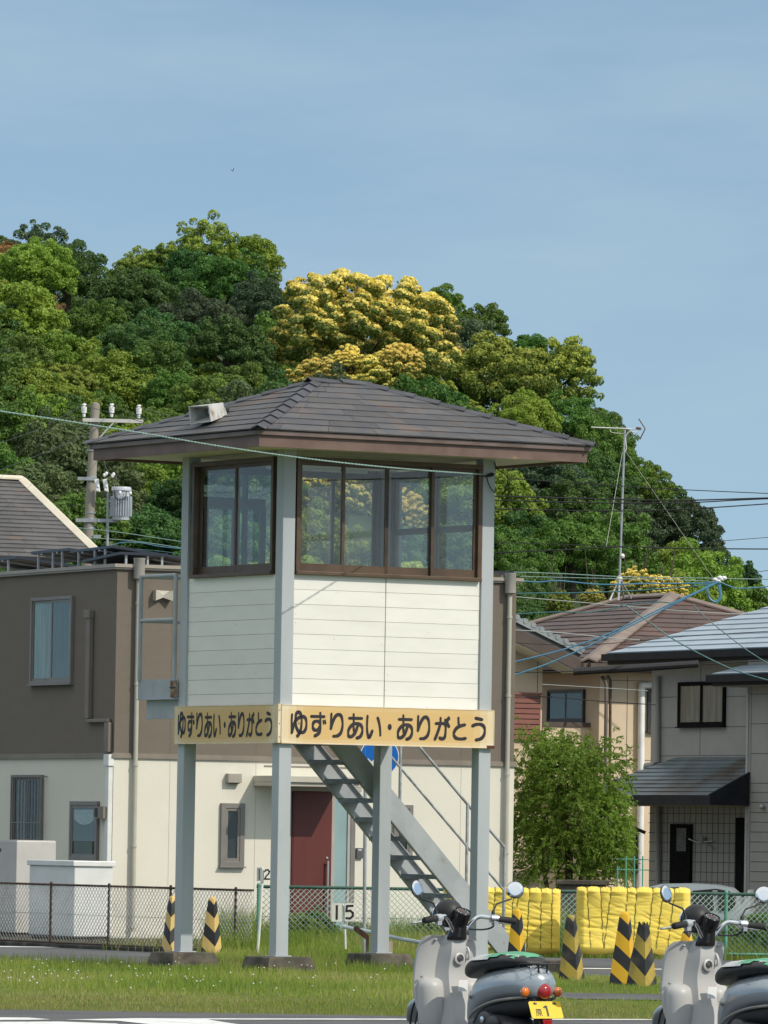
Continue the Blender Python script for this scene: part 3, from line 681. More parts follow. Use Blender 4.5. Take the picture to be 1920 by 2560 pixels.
# wall boxes, vents, lamp, intercom
mb = MB(); a0, a1, z0, z1 = BF.rect(390, 1476, 433, 1502, .12)
am = (a0+a1)/2; h = z1-z0
for s0, s1, d0, d1 in ((a0, am, .12, .07), (am, a1, .07, .12)):
    t0, t1, b0_, b1_ = (z1, z1-.07, z0, z0+.05) if s0 == a0 else (z1-.07, z1, z0+.05, z0)
    mb.hexa([BF.pt(s0, b0_, .001), BF.pt(s1, b1_, .001), BF.pt(s1, z1, .001), BF.pt(s0, z1, .001), BF.pt(s0, b0_, d0), BF.pt(s1, b1_, d1), BF.pt(s1, t1 if s0 == a0 else z1-.0, d1), BF.pt(s0, z1-.0 if s0 == a0 else t0, d0)])
mb.build('vent_hood', M['pipe_cream'], bld)
mb = MB(); BF.pbox(mb, 571, 1934, 605, 1957, .006, .11); BF.pbox(mb, 578, 1954, 600, 1959, .02, .09, 1); mb.build('vent_hood', [mat('vent_taupe', (.36, .33, .27), (.33, .3, .25), sc=4), M['black']], bld, bevel=.005)
mb = MB(); BL.pbox(mb, 233, 2016, 258, 2046, .007, .14); BL.pbox(mb, 236, 2020, 243, 2042, .14, .145, 1); mb.build('wall_lamp', [M['taupe_trim'], M['black']], bld)
mb = MB(); BF.pbox(mb, 892, 2120, 908, 2146, .006, .05); BF.pbox(mb, 895, 2123, 905, 2128, .05, .055, 1); mb.build('intercom', [mat('intercom', (.08, .08, .085), (.12, .12, .12), sc=30, rough=.4), M['galv']], bld, bevel=.004)
# air-conditioner duct on the shaded wall and its white lower pipe
mb = MB()
def dct(x0, y0, x1, y1): BL.pbox(mb, x0, y0, x1, y1, .004, .075)
dct(212, 1540, 222, 1797); dct(212, 1797, 268, 1806); dct(259, 1806, 270, 1880); BL.pbox(mb, 208, 1525, 223, 1546, .004, .09)
mb.build('cable_duct', mat('duct', (.2, .165, .135), (.18, .15, .12), sc=4, rough=.5), bld, bevel=.01)
mb = MB(); BL.pbox(mb, 258, 1886, 271, 1915, .01, .1); BL.pbox(mb, 261, 1915, 269, 2180, .01, .085); mb.build('white_duct', M['white'], bld, bevel=.008)
# porch: canopy, recessed door, side light
CO = .85
mb = MB(); BF.box(mb, BF.rect(694, 1941, 903, 1957, CO), .0065, CO); BF.box(mb, BF.rect(694, 1957, 903, 1967, CO), .0065, CO-.04)
mb.build('canopy', mat('canopy', (.50, .47, .39), (.46, .43, .36), sc=2, rough=.5), bld, bevel=.008)
a0, a1, z0, z1 = BF.rect(726, 1978, 828, 2345)
mb = MB(); BF.box(mb, (a0, a1, .02, z1), .008, .05); BF.box(mb, (a0+.02, a1-.02, .05, z1-.02), .05, .056); door = mb.build('door', mat('door_red', (.125, .028, .022), (.11, .025, .02), sc=2, rough=.45, stretch=(4, 4, .5)), bld)
mb = MB(); q = BF.hit(820, 2180, .1)
a_ = BF.hit(819, 2180, .1)[0]; zt_, zb_ = BF.hit(819, 2152, .1)[1], BF.hit(819, 2320, .1)[1]
mb.tube([BF.pt(a_, zt_, .11), BF.pt(a_, zb_, .11)], .016, 8)
for z in (zt_-.05, zb_+.05): mb.tube([BF.pt(a_, z, .05), BF.pt(a_, z, .11)], .012, 8)
mb.lathe([(.0, 0), (.018, 0), (.018, .02), (.0, .022)], BF.pt(BF.hit(820, 2145, .1)[0], BF.hit(820, 2145, .1)[1], .052), -bv, 12)
mb.build('door_handle', mat('steel_satin', (.55, .53, .5), rough=.3, metal=.8), door, smooth=40)
mb = MB()
for r in ((726, 1963, 905, 1978), (828, 1978, 836, 2345), (868, 1978, 876, 2345)): BF.pbox(mb, *r, .008, .06)
BF.pbox(mb, 720, 1978, 726, 2345, .008, .06)
mb.build('door_frame', mat('door_frame', (.42, .40, .36), (.38, .36, .32), sc=3, rough=.45), bld)
mb = MB(); BF.pbox(mb, 836, 1978, 868, 2345, .008, .04); mb.build('side_light', M['teal_glass'], bld)
mb = MB(); BF.pbox(mb, 876, 1978, 884, 2345, .008, .07); BF.pbox(mb, 884, 1978, 887, 2345, .008, .05); mb.build('grey_jamb', M['sash_grey'], bld)
mb = MB(); BF.box(mb, BF.rect(660, 1916, 905, 1918.5), .006, .02); mb.build('flashing', M['taupe_trim'], bld)
# solar panels on the flat roof
def panel(pts, label):                       # pts: four pixel corners seen from behind/below: high-near-left, high-near-right, and depth on the roof plane
    (x0, y0), (x1, y1), b0, b1, lean = pts
    t = thing('solar_panel', label, 'solar panel', KB + bu*1 + bv*b0 + ez*(ZB_T+.05), 'solar panels tilted on the flat roof')
    A = BL.pt(b0, 0, -.35); B = BL.pt(b1, 0, -.35)
    PX = Pl(KB + bu*.35, bv, -bu)
    zA, zB_ = PX.hit(x0, y0)[1], PX.hit(x1, y1)[1]
    zA = max(zA, ZB_T+.2); zB_ = max(zB_, ZB_T+.2)
    A = Vector((A.x, A.y, zA)); B = Vector((B.x, B.y, zB_)); d = bu*1.5 - ez*lean
    mb = MB(); nrm = (B-A).cross(d).normalized(); nrm = nrm if nrm.z > 0 else -nrm
    mb.hexa([A, B, B+d, A+d, A+nrm*.04, B+nrm*.04, B+d+nrm*.04, A+d+nrm*.04]); mb.build('frame', mat_pv, t)
    mb = MB(); i = .05; u_ = (B-A).normalized(); w_ = d.normalized()
    P = [A+u_*i+w_*i, B-u_*i+w_*i, B+d-u_*i-w_*i, A+d+u_*i-w_*i]; mb.hexa([p-nrm*.004 for p in P]+[p-nrm*.001 for p in P]); mb.build('back_sheet', mat_bk, t)
    for f in (.18, .42, .8):
        for e_, zz in ((A.lerp(B, f), 0), (A.lerp(B, f)+d, 0)):
            mb = MB(); e_ = e_ - nrm*.005; mb.box(Vector((e_.x, e_.y, ZB_T+.02)), bu*.03, bv*.03, ez*(e_.z-ZB_T-.02)); mb.build('stand', M['galv'], t)
    mb = MB()
    for f in (.3, .7): a = A.lerp(B, f)-nrm*.03; mb.box(a, u_*.04, d, nrm*.025)
    mb.build('rail', M['galv'], t)
mat_pv = mat('pv_frame', (.02, .026, .04), (.025, .03, .045), sc=3, rough=.35); mat_bk = mat('pv_back', (.17, .165, .15), (.14, .135, .125), sc=2, rough=.6)
zz = lambda b: BL.hit(0, 0)
def bpos(px): return Pl(KB + bu*.35, bv, -bu).hit(px, 1400)[0]
panel(((75, 1383.5), (172, 1378), bpos(172), bpos(76), .18), 'dark solar panel over the shaded corner wall, left of its neighbour')
panel(((174, 1377.5), (281, 1374), bpos(281), bpos(174.5), .18), 'dark solar panel nearest the roof corner above the hopper')
panel(((-60, 1404), (66, 1398), bpos(40), bpos(-70), .16), 'solar panel lying low at the cream roofed house end')
# panel facing the lit side
for k, (xa, xb, ya, yb, lb) in enumerate(((300, 420, 1386, 1378.5, 'solar panel over the lit wall beside the rusty landing bracket'), (1000, 1285, 1425, 1436, 'solar panel at the far end of the lit wall, right of the hut'))):
    PX = Pl(KB + bv*.5, bu, -bv); t = thing('solar_panel', lb, 'solar panel', KB + bu*2 + bv*.5 + ez*(ZB_T+.02), 'solar panels tilted on the flat roof')
    A = PX.px(xa, ya); B = PX.px(xb, yb); A.z = max(A.z, ZB_T+.13); B.z = A.z; d = bv*1.4+ez*.02 - ez*.1
    mb = MB(); mb.hexa([A, B, B+d, A+d, A+ez*.04, B+ez*.04, B+d+ez*.04, A+d+ez*.04]); mb.build('frame', mat_pv, t)
    for f in (.15, .6, .9): mb = MB(); e_ = A.lerp(B, f); mb.box(Vector((e_.x, e_.y, ZB_T+.02))+bv*.06, bu*.03, bv*.03, ez*(e_.z-ZB_T-.025)); mb.build('stand', M['galv'], t)

# ================================================================== storage boxes behind the fence
M['box_white'] = mat('box_white', (.74, .74, .72), (.68, .68, .65), sc=3, rough=.4, c3=(.4, .24, .12), sc3=5, lo3=.72, hi3=.85)
M['box_grey'] = mat('box_grey', (.52, .50, .47), (.48, .46, .43), sc=3, rough=.5)
def cabinet(px, pl_, pr_, ytop, D, label, lid, m):
    k = at(px, 2250, D); k.z = 0; PFr, PLf = Pl(k, bu, -bv), Pl(k, bv, -bu)
    w = PFr.hit(pr_, 2250)[0]; d = PLf.hit(pl_, 2250)[0]; z = PFr.hit(px, ytop)[1]
    t = thing('storage_cabinet', label, 'cabinet', k)
    mb = MB(); bbox(mb, (0, w), (0, d), .06, z-(.075 if lid else .0), o=k); mb.build('cabinet_body', m, t, bevel=.012)
    mb = MB(); bbox(mb, (.04, w-.04), (.04, d-.04), 0, .06, o=k); mb.build('plinth', M['concrete'], t)
    if lid:
        mb = MB(); bbox(mb, (-.03, w+.03), (-.03, d+.03), z-.075, z, o=k); mb.build('cabinet_lid', m, t, bevel=.01)
    else:
        mb = MB(); PLf.box(mb, (d*.35, d*.75, z-.16, z-.11), .001, .006); mb.build('name_plate', M['dark_frame'], t)
        mb = MB(); bbox(mb, (.012, w-.012), (.012, d-.012), z+.0005, z+.012, o=k); mb.build('top_cover', m, t)
cabinet(185, 72, 281, 2152, 93.5, 'white steel cabinet with overhanging lid behind the rusty mesh fence', True, M['box_white'])
cabinet(39, -70, 138, 2102, 96.2, 'tall beige heater unit behind the white lidded cabinet', False, M['box_grey'])
# ================================================================== fences
M['rusty_iron'] = mat('rusty_iron', (.045, .03, .025), (.09, .05, .035), sc=9, rough=.8, c3=(.2, .12, .07), sc3=4, lo3=.6, hi3=.72)
M['wire'] = mat('wire', (.46, .47, .46), (.36, .35, .33), sc=3, rough=.5, metal=.3, c3=(.2, .12, .08), sc3=3, lo3=.6, hi3=.72)
M['green_rail'] = mat('green_rail', (.10, .30, .215), (.13, .36, .26), sc=3, rough=.5, c3=(.05, .09, .07), sc3=7, lo3=.6, hi3=.75)
M['green_wire'] = mat('green_wire', (.24, .37, .32), (.38, .44, .40), sc=2, rough=.5)
def fence(A, B, h, posts, label, rail, wire, sp=.055, z0=.06, wr=.0028, toprail=.019, toprail_m=None):
    A = Vector((A.x, A.y, 0)); B = Vector((B.x, B.y, 0)); L = (B-A).length; d = (B-A).normalized(); n = d.cross(ez)
    t = thing('mesh_fence', label, 'fence', A.lerp(B, .5))
    mb = MB(); mb.tube([A+ez*h, B+ez*h], toprail, 8); mb.tube([A+ez*z0, B+ez*z0], toprail*.85, 8)
    mb.build('top_rail', rail, t) if False else None
    m1 = MB(); m1.tube([A+ez*h, B+ez*h], toprail, 8); m1.build('rail', toprail_m or rail, t, smooth=50)
    m1 = MB(); m1.tube([A+ez*z0, B+ez*z0], toprail*.9, 8); m1.build('rail', rail, t, smooth=50)
    for s in posts:
        if 0 <= s <= L:
            m1 = MB(); m1.tube([A+d*s, A+d*s+ez*(h+.02)], toprail*1.15, 8); m1.ball(A+d*s+ez*(h+.02), toprail*1.4, 8); m1.build('post', rail, t, smooth=50)
    mw_ = MB(); H = h-z0; V = []; Q = []
    def seg(p, q, off):
        w_ = (q-p).normalized(); s_ = n.cross(w_)*wr
        i = len(V); a = n*off
        for x in (p-s_+a, p+s_+a, q+s_+a, q-s_+a, p-s_+a+n*wr*2, p+s_+a+n*wr*2, q+s_+a+n*wr*2, q-s_+a+n*wr*2): V.append(tuple(x))
        for f in ((0, 3, 2, 1), (4, 5, 6, 7), (0, 1, 5, 4), (2, 3, 7, 6), (1, 2, 6, 5), (3, 0, 4, 7)): Q.append([i+j for j in f])
    k = -H
    while k < L:
        for sg in (0, 1):
            s0, s1 = k, k+H
            za, zb = (z0, h) if sg == 0 else (h, z0)
            if s1 <= 0 or s0 >= L: continue
            f0 = max(0, -s0/H); f1 = min(1, (L-s0)/H)
            p = A+d*(s0+H*f0)+ez*(za+(zb-za)*f0); q = A+d*(s0+H*f1)+ez*(za+(zb-za)*f1)
            bow = n*(.006*math.sin(k*1.7))
            seg(p+bow, q+bow, -.004 if sg else .004)
        k += sp*1.414
    for z in (z0+H*.5,): seg(A+ez*z, B+ez*z, -.01)
    me = fastmesh('wire_mesh', np.array(V)-np.array(t.location), np.array(Q), wire)
    o = bpy.data.objects.new('wire_mesh', me); COL.objects.link(o); o.parent = t
    return t
FA, FB = gnd(-190, 2338), gnd(632, 2374)
FBl = at(632, 2300, 83.5); FAl = at(0, 2300, 89.3); dF = (FBl-FAl); FAl = FAl - dF*.3
PF_ = Pl(FAl, Vector((dF.x, dF.y, 0)), Vector((dF.y, -dF.x, 0)))
fence(FAl, FBl, .815, [PF_.hit(x, 2270)[0] for x in (-160, -18, 127, 272, 426, 589)] , 'rusty dark framed chain link fence before the cream wall', M['rusty_iron'], M['wire'], sp=.058, toprail=.0145)
mb = MB(); dn = Vector((dF.x, dF.y, 0)).normalized(); nn = Vector((dn.y, -dn.x, 0))
A_, B_ = Vector((FAl.x, FAl.y, 0))-dn*4, Vector((FBl.x, FBl.y, 0))+dn*.2
mb.box(A_+nn*.10-ez*.05, B_-A_, -nn*.22, ez*.10)
solo(mb, 'kerb', mat('kerb_dark', (.05, .048, .04), (.028, .028, .022), sc=4, rough=.9, bump=.006, bsc=20, c3=(.11, .105, .09), sc3=2), 'dark mossy concrete kerb under the rusty mesh fence', 'kerb', bevel=.015)
GA, GB = at(640, 2300, 87), at(2200, 2300, 87)
PG = Pl(GA, (1, 0, 0), (0, -1, 0))
fence(GA, GB, .84, [PG.hit(x, 2290)[0] for x in (646, 1175, 1340, 1452, 1815, 2005, 2180)], 'green chain link fence behind the yellow mats', M['green_rail'], M['green_wire'], sp=.052, z0=.07, wr=.0036, toprail=.021, toprail_m=mat('green_dark', (.03, .085, .06), (.05, .11, .08), sc=4, rough=.55))
# second, taller green wire fence panel of the neighbour, right of the leafy tree
mb = MB(); PH = Pl(at(1540, 2100, 99), (1, 0, 0), (0, -1, 0))
t = thing('wire_fence', 'thin green post and wire fence under the barred window of the beige house', 'fence', PH.pt(0, 0))
for x in (1543, 1564, 1585, 1606):
    m1 = MB(); m1.tube([PH.px(x, 2245), PH.px(x+1, 2140+ (0 if x > 1550 else 25))], .012, 6); m1.build('post', M['green_rail'], t)
m1 = MB()
for y in (2148, 2174): m1.tube([PH.px(1541, y), PH.px(1622, y+1)], .009, 6)
m1.build('strand', M['green_rail'], t)

# ================================================================== striped pylons
def mat_stripe(name, yel, blk, wear):
    m = mat(name, yel, rough=.5); nt = m.node_tree; n = nt.nodes; l = nt.links; b = n['Principled BSDF']
    t = n.new('ShaderNodeTexCoord'); sp = n.new('ShaderNodeSeparateXYZ'); l.new(t.outputs['Object'], sp.inputs[0])
    ab = n.new('ShaderNodeMath'); ab.operation = 'ABSOLUTE'; l.new(sp.outputs['X'], ab.inputs[0])
    ma = n.new('ShaderNodeMath'); ma.operation = 'MULTIPLY_ADD'; ma.inputs[1].default_value = -1.3; l.new(ab.outputs[0], ma.inputs[0]); l.new(sp.outputs['Z'], ma.inputs[2])
    dv = n.new('ShaderNodeMath'); dv.operation = 'MULTIPLY_ADD'; dv.inputs[1].default_value = 1/.335; dv.inputs[2].default_value = 10.1; l.new(ma.outputs[0], dv.inputs[0])
    fr = n.new('ShaderNodeMath'); fr.operation = 'FRACT'; l.new(dv.outputs[0], fr.inputs[0])
    st = n.new('ShaderNodeMath'); st.operation = 'GREATER_THAN'; st.inputs[1].default_value = .5; l.new(fr.outputs[0], st.inputs[0])
    z = n.new('ShaderNodeTexNoise'); z.inputs['Scale'].default_value = 7; z.inputs['Detail'].default_value = 7; l.new(t.outputs['Object'], z.inputs['Vector'])
    r = n.new('ShaderNodeMapRange'); r.inputs['From Min'].default_value = .62-wear; r.inputs['From Max'].default_value = .8; r.inputs['To Max'].default_value = .75; l.new(z.outputs['Fac'], r.inputs['Value'])
    x = n.new('ShaderNodeMix'); x.data_type = 'RGBA'; x.inputs['A'].default_value = (*yel, 1); x.inputs['B'].default_value = (*blk, 1); l.new(st.outputs[0], x.inputs['Factor'])
    y = n.new('ShaderNodeMix'); y.data_type = 'RGBA'; y.inputs['B'].default_value = (.14, .115, .06, 1); l.new(x.outputs['Result'], y.inputs['A']); l.new(r.outputs['Result'], y.inputs['Factor'])
    l.new(y.outputs['Result'], b.inputs['Base Color']); return m
M['stripe_fresh'] = mat_stripe('stripe_fresh', (.70, .40, .018), (.022, .022, .024), -.05)
M['stripe_old'] = mat_stripe('stripe_old', (.40, .29, .045), (.02, .02, .02), .14)
M['stripe_pale'] = mat_stripe('stripe_pale', (.62, .43, .14), (.022, .021, .02), .0)
def pylon(px, py_base, py_top, D, m, label, rot=0.0, wid=1.0, lean=0.0, torn=False, z=0.0):
    P = at(px, py_base, D); P.z = z
    h = at(px, py_top, D).z - z
    t = thing('striped_pylon', label, 'pylon', P, 'black and yellow striped pylons'); t.rotation_euler = (0, lean, rot)
    mb = MB(); n = 8
    def ring(r, z_, sq):
        o = []
        for j in range(24):
            a = 2*math.pi*j/24; q = r/max(abs(math.cos(a)), abs(math.sin(a)))**sq   # rounded square
            a2 = a + math.pi/4; o.append(Vector((q*math.cos(a2), q*math.sin(a2), z_)))
        return o
    b_, t_ = .114*wid, .038*wid
    prof = [(b_+.006, 0, .85), (b_, .02, .85), (t_+.02, h*.80, .7), (t_+.006, h*.955, .55), (t_-.006, h*.985, .4), (t_-.025, h, .2)]
    rings = [ring(*p) for p in prof]
    if torn:
        rings = rings[:-2]; top = ring(t_+.004, h*.97, .6)
        rings.append([v + ez*(.025*math.sin(i*.8)) for i, v in enumerate(top)])
    mb.loft(rings, 0, caps=not torn)
    BASE[t.name] = Vector((0, 0, 0))
    o = mb.build('pylon_shell', m, t, smooth=45)
    mb = MB(); q = .175*wid; mb.abox(-q, q, -q, q, -.02, .035); o2 = mb.build('rubber_foot', M['rubber'], t, bevel=.02)
    o2.location.z = -.012
    for c in (o,): c.location = (0, 0, .02)
    return t
pylon(430, 2363, 2243, 81.5, M['stripe_pale'], 'faded striped pylon half hidden by the leftmost steel leg', rot=2.95+math.pi/2*0, wid=.92)
pylon(529, 2366, 2246, 81, M['stripe_pale'], 'faded striped pylon standing clear between two hut legs', rot=.36, wid=.92)
pylon(1291, 2398, 2276, 70, M['stripe_fresh'], 'bright striped pylon behind the handlebar grip of the near scooter', rot=.36, wid=.86)
pylon(1430, 2412, 2292, 69.5, M['stripe_old'], 'grimy striped pylon between the two yellow mats', rot=.38, lean=-.03, wid=.98)
pylon(1560, 2427, 2284, 67.5, M['stripe_fresh'], 'tallest bright striped pylon in front of the larger yellow mat', rot=.45, lean=.0, wid=1.12)
pylon(1604, 2432, 2310, 67, M['stripe_old'], 'torn topped grimy pylon leaning beside the tallest bright pylon', rot=.2, lean=.02, wid=1.05, torn=True)
pylon(1716, 2400, 2330, 70.5, M['stripe_fresh'], 'striped pylon almost hidden behind the far scooter headlight', rot=.4, wid=.95)

# ================================================================== number posts, pipe rail, stakes, kerb block
def digit(mb, P, ch, x, z, s, d, mi):
    G = {'1': [[(0, .5), (0, -.5)]], '2': [[(-.28, .3), (-.15, .48), (.1, .5), (.28, .33), (.2, .1), (-.1, -.2), (-.28, -.5), (.3, -.5)]],
         '5': [[(.25, .5), (-.22, .47)], [(-.22, .47), (-.25, .08), (.05, .12), (.26, -.05), (.25, -.3), (.05, -.48), (-.26, -.46)]]}[ch]
    for st in G:
        st = [(x+a*s, z+b*s) for a, b in st]; hw_ = .085*s
        for a, b in zip(st, st[1:]):
            dx, dy = b[0]-a[0], b[1]-a[1]; q = math.hypot(dx, dy); nx, ny = -dy/q*hw_, dx/q*hw_; ex_, ey_ = dx/q*hw_*.6, dy/q*hw_*.6
            mb.poly([P.pt(a[0]+nx-ex_, a[1]+ny-ey_, d), P.pt(a[0]-nx-ex_, a[1]-ny-ey_, d), P.pt(b[0]-nx+ex_, b[1]-ny+ey_, d), P.pt(b[0]+nx+ex_, b[1]+ny+ey_, d)], mi)
M['marker'] = mat('marker', (.74, .73, .68), (.66, .64, .57), sc=9, rough=.5, c3=(.42, .33, .2), sc3=8, lo3=.66, hi3=.78)
def marker(D, pxb, pyb, pxt, pyt, plates, label, r=.021):
    A, B = at(pxb, pyb, D), at(pxt, pyt, D); t = thing('number_marker', label, 'sign', A)
    mb = MB(); mb.tube([A-ez*.04, A.lerp(B, .5)+Vector((.006, 0, 0)), B], r, 10); mb.ball(B, r, 8); mb.build('pole', M['marker'], t, smooth=50)
    for (ch, x0, y0, x1, y1, ang) in plates:
        u_ = Vector((math.cos(ang), math.sin(ang), 0)); P = Pl(at((x0+x1)/2, y0, D-.03), u_, Vector((u_.y, -u_.x, 0)))
        mb = MB(); a0, a1, z0, z1 = P.rect(x0, y0, x1, y1)
        P.box(mb, (a0, a1, z0, z1), -.004, .0); digit(mb, P, ch, (a0+a1)/2, (z0+z1)/2, (z1-z0)*.72, .0022, 1)
        mb.build('number_plate', [M['marker'], M['ink']], t, fixn=False, bevel=.0)
marker(80, 644, 2375, 657, 2172, [('1', 642, 2169, 655, 2203, math.radians(-62)), ('2', 660, 2170, 675, 2202, math.radians(22))], 'white post carrying a number 12 beside the centre hut leg', r=.018)
marker(78, 864, 2364, 858, 2262, [('1', 829, 2258, 855, 2304, math.radians(6)), ('5', 862, 2258, 886, 2303, math.radians(8))], 'low cream post with two plates reading 15', r=.013)
def pipe(l, D, r): 
    return [at(x, y, d) for (x, y), d in zip(l, D)]
mb = MB(); mb.tube([at(858, 2317, 77.5), at(930, 2331, 76), at(1000, 2347, 74.8), at(1130, 2370, 73.5)], .022, 12)
solo(mb, 'pipe_rail', mat('pale_pipe', (.56, .64, .64), (.48, .55, .56), sc=4, rough=.4), 'pale blue pipe lying aslant behind the back hut leg', 'pipe', smooth=50)
mb = MB(); q = at(974, 2384, 74.2); q.z = .05; mb.box(q - Vector((.032, 0, 0)), (.064, .01, 0), (-.005, .05, 0), (.004, 0, .30)); 
solo(mb, 'wooden_stake', mat('raw_wood', (.47, .40, .29), (.36, .29, .2), sc=12, stretch=(3, 3, .4), rough=.85), 'short bare timber stake behind the back hut leg', 'stake', bevel=.004)
mb = MB(); q = at(925, 2345, 74.6)
t = thing('rusty_lever', 'rusty brown pedal bar propped against the back hut leg', 'lever', q)
mb = MB(); A, B = at(885, 2316, 74.6), at(918, 2343, 74.4); d = (B-A).normalized(); s_ = Vector((0, 1, 0)); w_ = d.cross(s_)
mb.prism([A-w_*.02, A+d*.04-w_*.05, B-w_*.045, B+d*.03, B+w_*.045, A+d*.02+w_*.035], s_*.05); mb.build('bar', mat('rust_bar', (.10, .045, .025), (.05, .03, .02), sc=9, rough=.85, c3=(.2, .07, .03), sc3=5, lo3=.55, hi3=.7), t, bevel=.006)
mb = MB(); A = at(917, 2385, 74.5); B = at(914, 2338, 74.5); mb.prism([A+Vector((-.015, 0, 0)), A+Vector((.02, 0, 0)), B+Vector((.04, 0, -.02)), B+Vector((.0, 0, .02))], s_*.05); mb.build('stand', M['concrete'], t)
mb = MB(); A = at(1326, 2417, 76); A.z = 0; a1_ = at(1405, 2400, 76)
mb.abox(at(1316, 2400, 76.5).x, at(1404, 2400, 76.5).x, 75.2, 75.5, -.05, .155); 
solo(mb, 'kerb_block', M['concrete'], 'weathered concrete kerb block under the smaller yellow mat', 'kerb', bevel=.02)

# ================================================================== yellow padded mats tied with cord
M['yellow_cloth'] = mat('yellow_cloth', (.86, .665, .13), (.81, .61, .105), sc=2.5, rough=.75, spec=.2, c3=(.66, .47, .12), sc3=4, lo3=.62, hi3=.8)
def mat_bundle(D, xl, xr, yt, yb, cords, label, seed):
    rg = np.random.default_rng(seed); P = Pl(at(xl, 2300, D), (1, 0, 0), (0, -1, 0))
    a0, a1, z0, z1 = P.rect(xl, yt, xr, yb); T = .30
    t = thing('yellow_mat', label, 'mat', P.pt((a0+a1)/2, z0, -T/2), 'yellow padded mats tied along the green fence')
    NX_, NZ_ = 150, 84; cs = [(P.hit(c[0], (yt+yb)/2)[0], P.hit(c[1], (yt+yb)/2)[0]) for c in cords]
    fold = [(rg.uniform(a0, a1), rg.uniform(z0, z1), rg.uniform(.12, .45), rg.uniform(.009, .022), rg.uniform(-.6, .25), rg.uniform(.002, .006)) for _ in range(85)]
    def f(a, z):
        v = (z-z0)/(z1-z0); near = 1.0
        bul = 0
        cx = sorted([c[0]*v + c[1]*(1-v) for c in cs] + [a0, a1])
        for i in range(len(cx)-1):
            if cx[i] <= a <= cx[i+1]:
                w = max(cx[i+1]-cx[i], .02); q = (a-cx[i])/w; bul = (math.sin(math.pi*min(max(q, 0), 1))**.6)*min(.03, w*.16)*(.12+.88*max(0, (v-.72)/.28)**1.6)
        d = bul
        for fa, fz, ln, wd, sl, am in fold:
            da, dz = a-fa, z-fz
            if abs(da) < ln and abs(dz - sl*da) < wd*3:
                d -= am*math.exp(-((dz-sl*da*(1-.5*da/ln))/wd)**2)*(1-(da/ln)**2)
        d += .007*math.sin(z*7+a*2.2)*math.cos(a*3.1)
        return d, bul
    V = []; Q = []
    # closed cross section swept along a: front, rounded top, back, rounded bottom
    prof = []
    for k in range(NZ_+1): prof.append(('f', k/NZ_))
    for k in range(1, 9): prof.append(('t', k/9))
    for k in range(8): prof.append(('b', 1-k/7))
    for k in range(1, 9): prof.append(('u', k/9))
    n = len(prof)
    for i in range(NX_+1):
        a = a0+(a1-a0)*i/NX_; e_ = min(i, NX_-i)/NX_; pin = min(1, e_*16)**.5
        H = (z1-z0)
        topz = z1 - .012*rg.random(); 
        for kind, s in prof:
            d, bul = f(a, z0+H*s) if kind == 'f' else f(a, z1 if kind == 't' else z0)
            R = T/2; bt = bul*.9
            if kind == 'f': y, z = d*pin*1.35 - R*(1-pin)*.6, z0+.06+(H-.12-.0)*s
            elif kind == 't': th = math.pi*s; y, z = -R+R*math.cos(th)*(.4+.6*pin), topz-.06+(.06+bt-.02)*math.sin(th)
            elif kind == 'b': y, z = -T+R*(1-pin)*.6, z0+.06+(H-.12)*s
            else: th = math.pi*s; y, z = -R-R*math.cos(th)*(.4+.6*pin), z0+.06-(.06+.03*math.sin(a*7))*math.sin(th)
            V.append(P.pt(a, z, y))
    for i in range(NX_):
        for j in range(n): Q.append((i*n+j, i*n+(j+1) % n, (i+1)*n+(j+1) % n, (i+1)*n+j))
    mb = MB(); mb.faces(V, Q+[tuple(range(n-1, -1, -1)), tuple(NX_*n+i for i in range(n))]); mb.build('mat_cover', M['yellow_cloth'], t, smooth=True)
    for c in cs:
        mb = MB(); pts = []
        for k in range(25):
            v = k/24; a = c[0]*v+c[1]*(1-v); z = z0+.05+(z1-z0-.1)*v; d, b_ = f(a, z); pts.append(P.pt(a+.004*math.sin(k*1.3), z, d*1.35+.004))
        mb.tube(pts + [P.pt(c[0], z1-.004, -.08), P.pt(c[0], z1-.004, -T+.08), P.pt(c[0], z1-.06, -T-.004)], .0042, 5); mb.build('cord', mat_cord, t)
    return t
mat_cord = mat('cord', (.10, .12, .035), (.06, .07, .03), sc=20, rough=.9)
mat_bundle(80, 1108, 1401, 2217, 2381, [(1138, 1136), (1184, 1182), (1237, 1230), (1282, 1280), (1295, 1288), (1323, 1318), (1353, 1352), (1380, 1379)], 'yellow padded mat roped upright behind the right hut leg', 3)
mat_bundle(79.5, 1442, 1726, 2217, 2383, [(1467, 1478), (1501, 1510), (1527, 1511), (1568, 1560), (1591, 1584), (1632, 1619), (1658, 1641), (1686, 1670)], 'wider yellow padded mat roped upright before the parked silver car', 5)

# ================================================================== silver car behind the green fence
M['car_paint'] = mat('car_paint', (.50, .53, .545), (.48, .51, .525), sc=2, rough=.28, metal=.3, clear=.6)
M['car_glass'] = mat('car_glass', (.018, .028, .03), (.03, .04, .042), sc=2, rough=.06, spec=.8)
CD = 95.0; PC = Pl(at(1580, 2250, CD), (math.cos(-.10), math.sin(-.10), 0), (math.sin(-.10), -math.cos(-.10), 0))
def cz(y, x=1720): return PC.hit(x, y)[1]
def ca(x): return PC.hit(x, 2260)[0]
car = thing('parked_car', 'silver hatchback parked behind the green fence with only its cabin showing', 'car', PC.pt(ca(1730), 0, -.8))
WD = 1.5
prof = [(1575, .46), (1574, .75), (1590, cz(2262)), (1612, cz(2222)), (1650, cz(2211)), (1720, cz(2209)), (1790, cz(2212)), (1824, cz(2219)), (1838, cz(2231)), (1856, cz(2262)), (1872, .85), (1876, .55), (1868, .3), (1600, .28)]
def cp(x, z, off): return PC.pt(ca(x), z, off)
inset = lambda z: -.17*max(0, (z-.85)/.5)
mb = MB(); rings = []
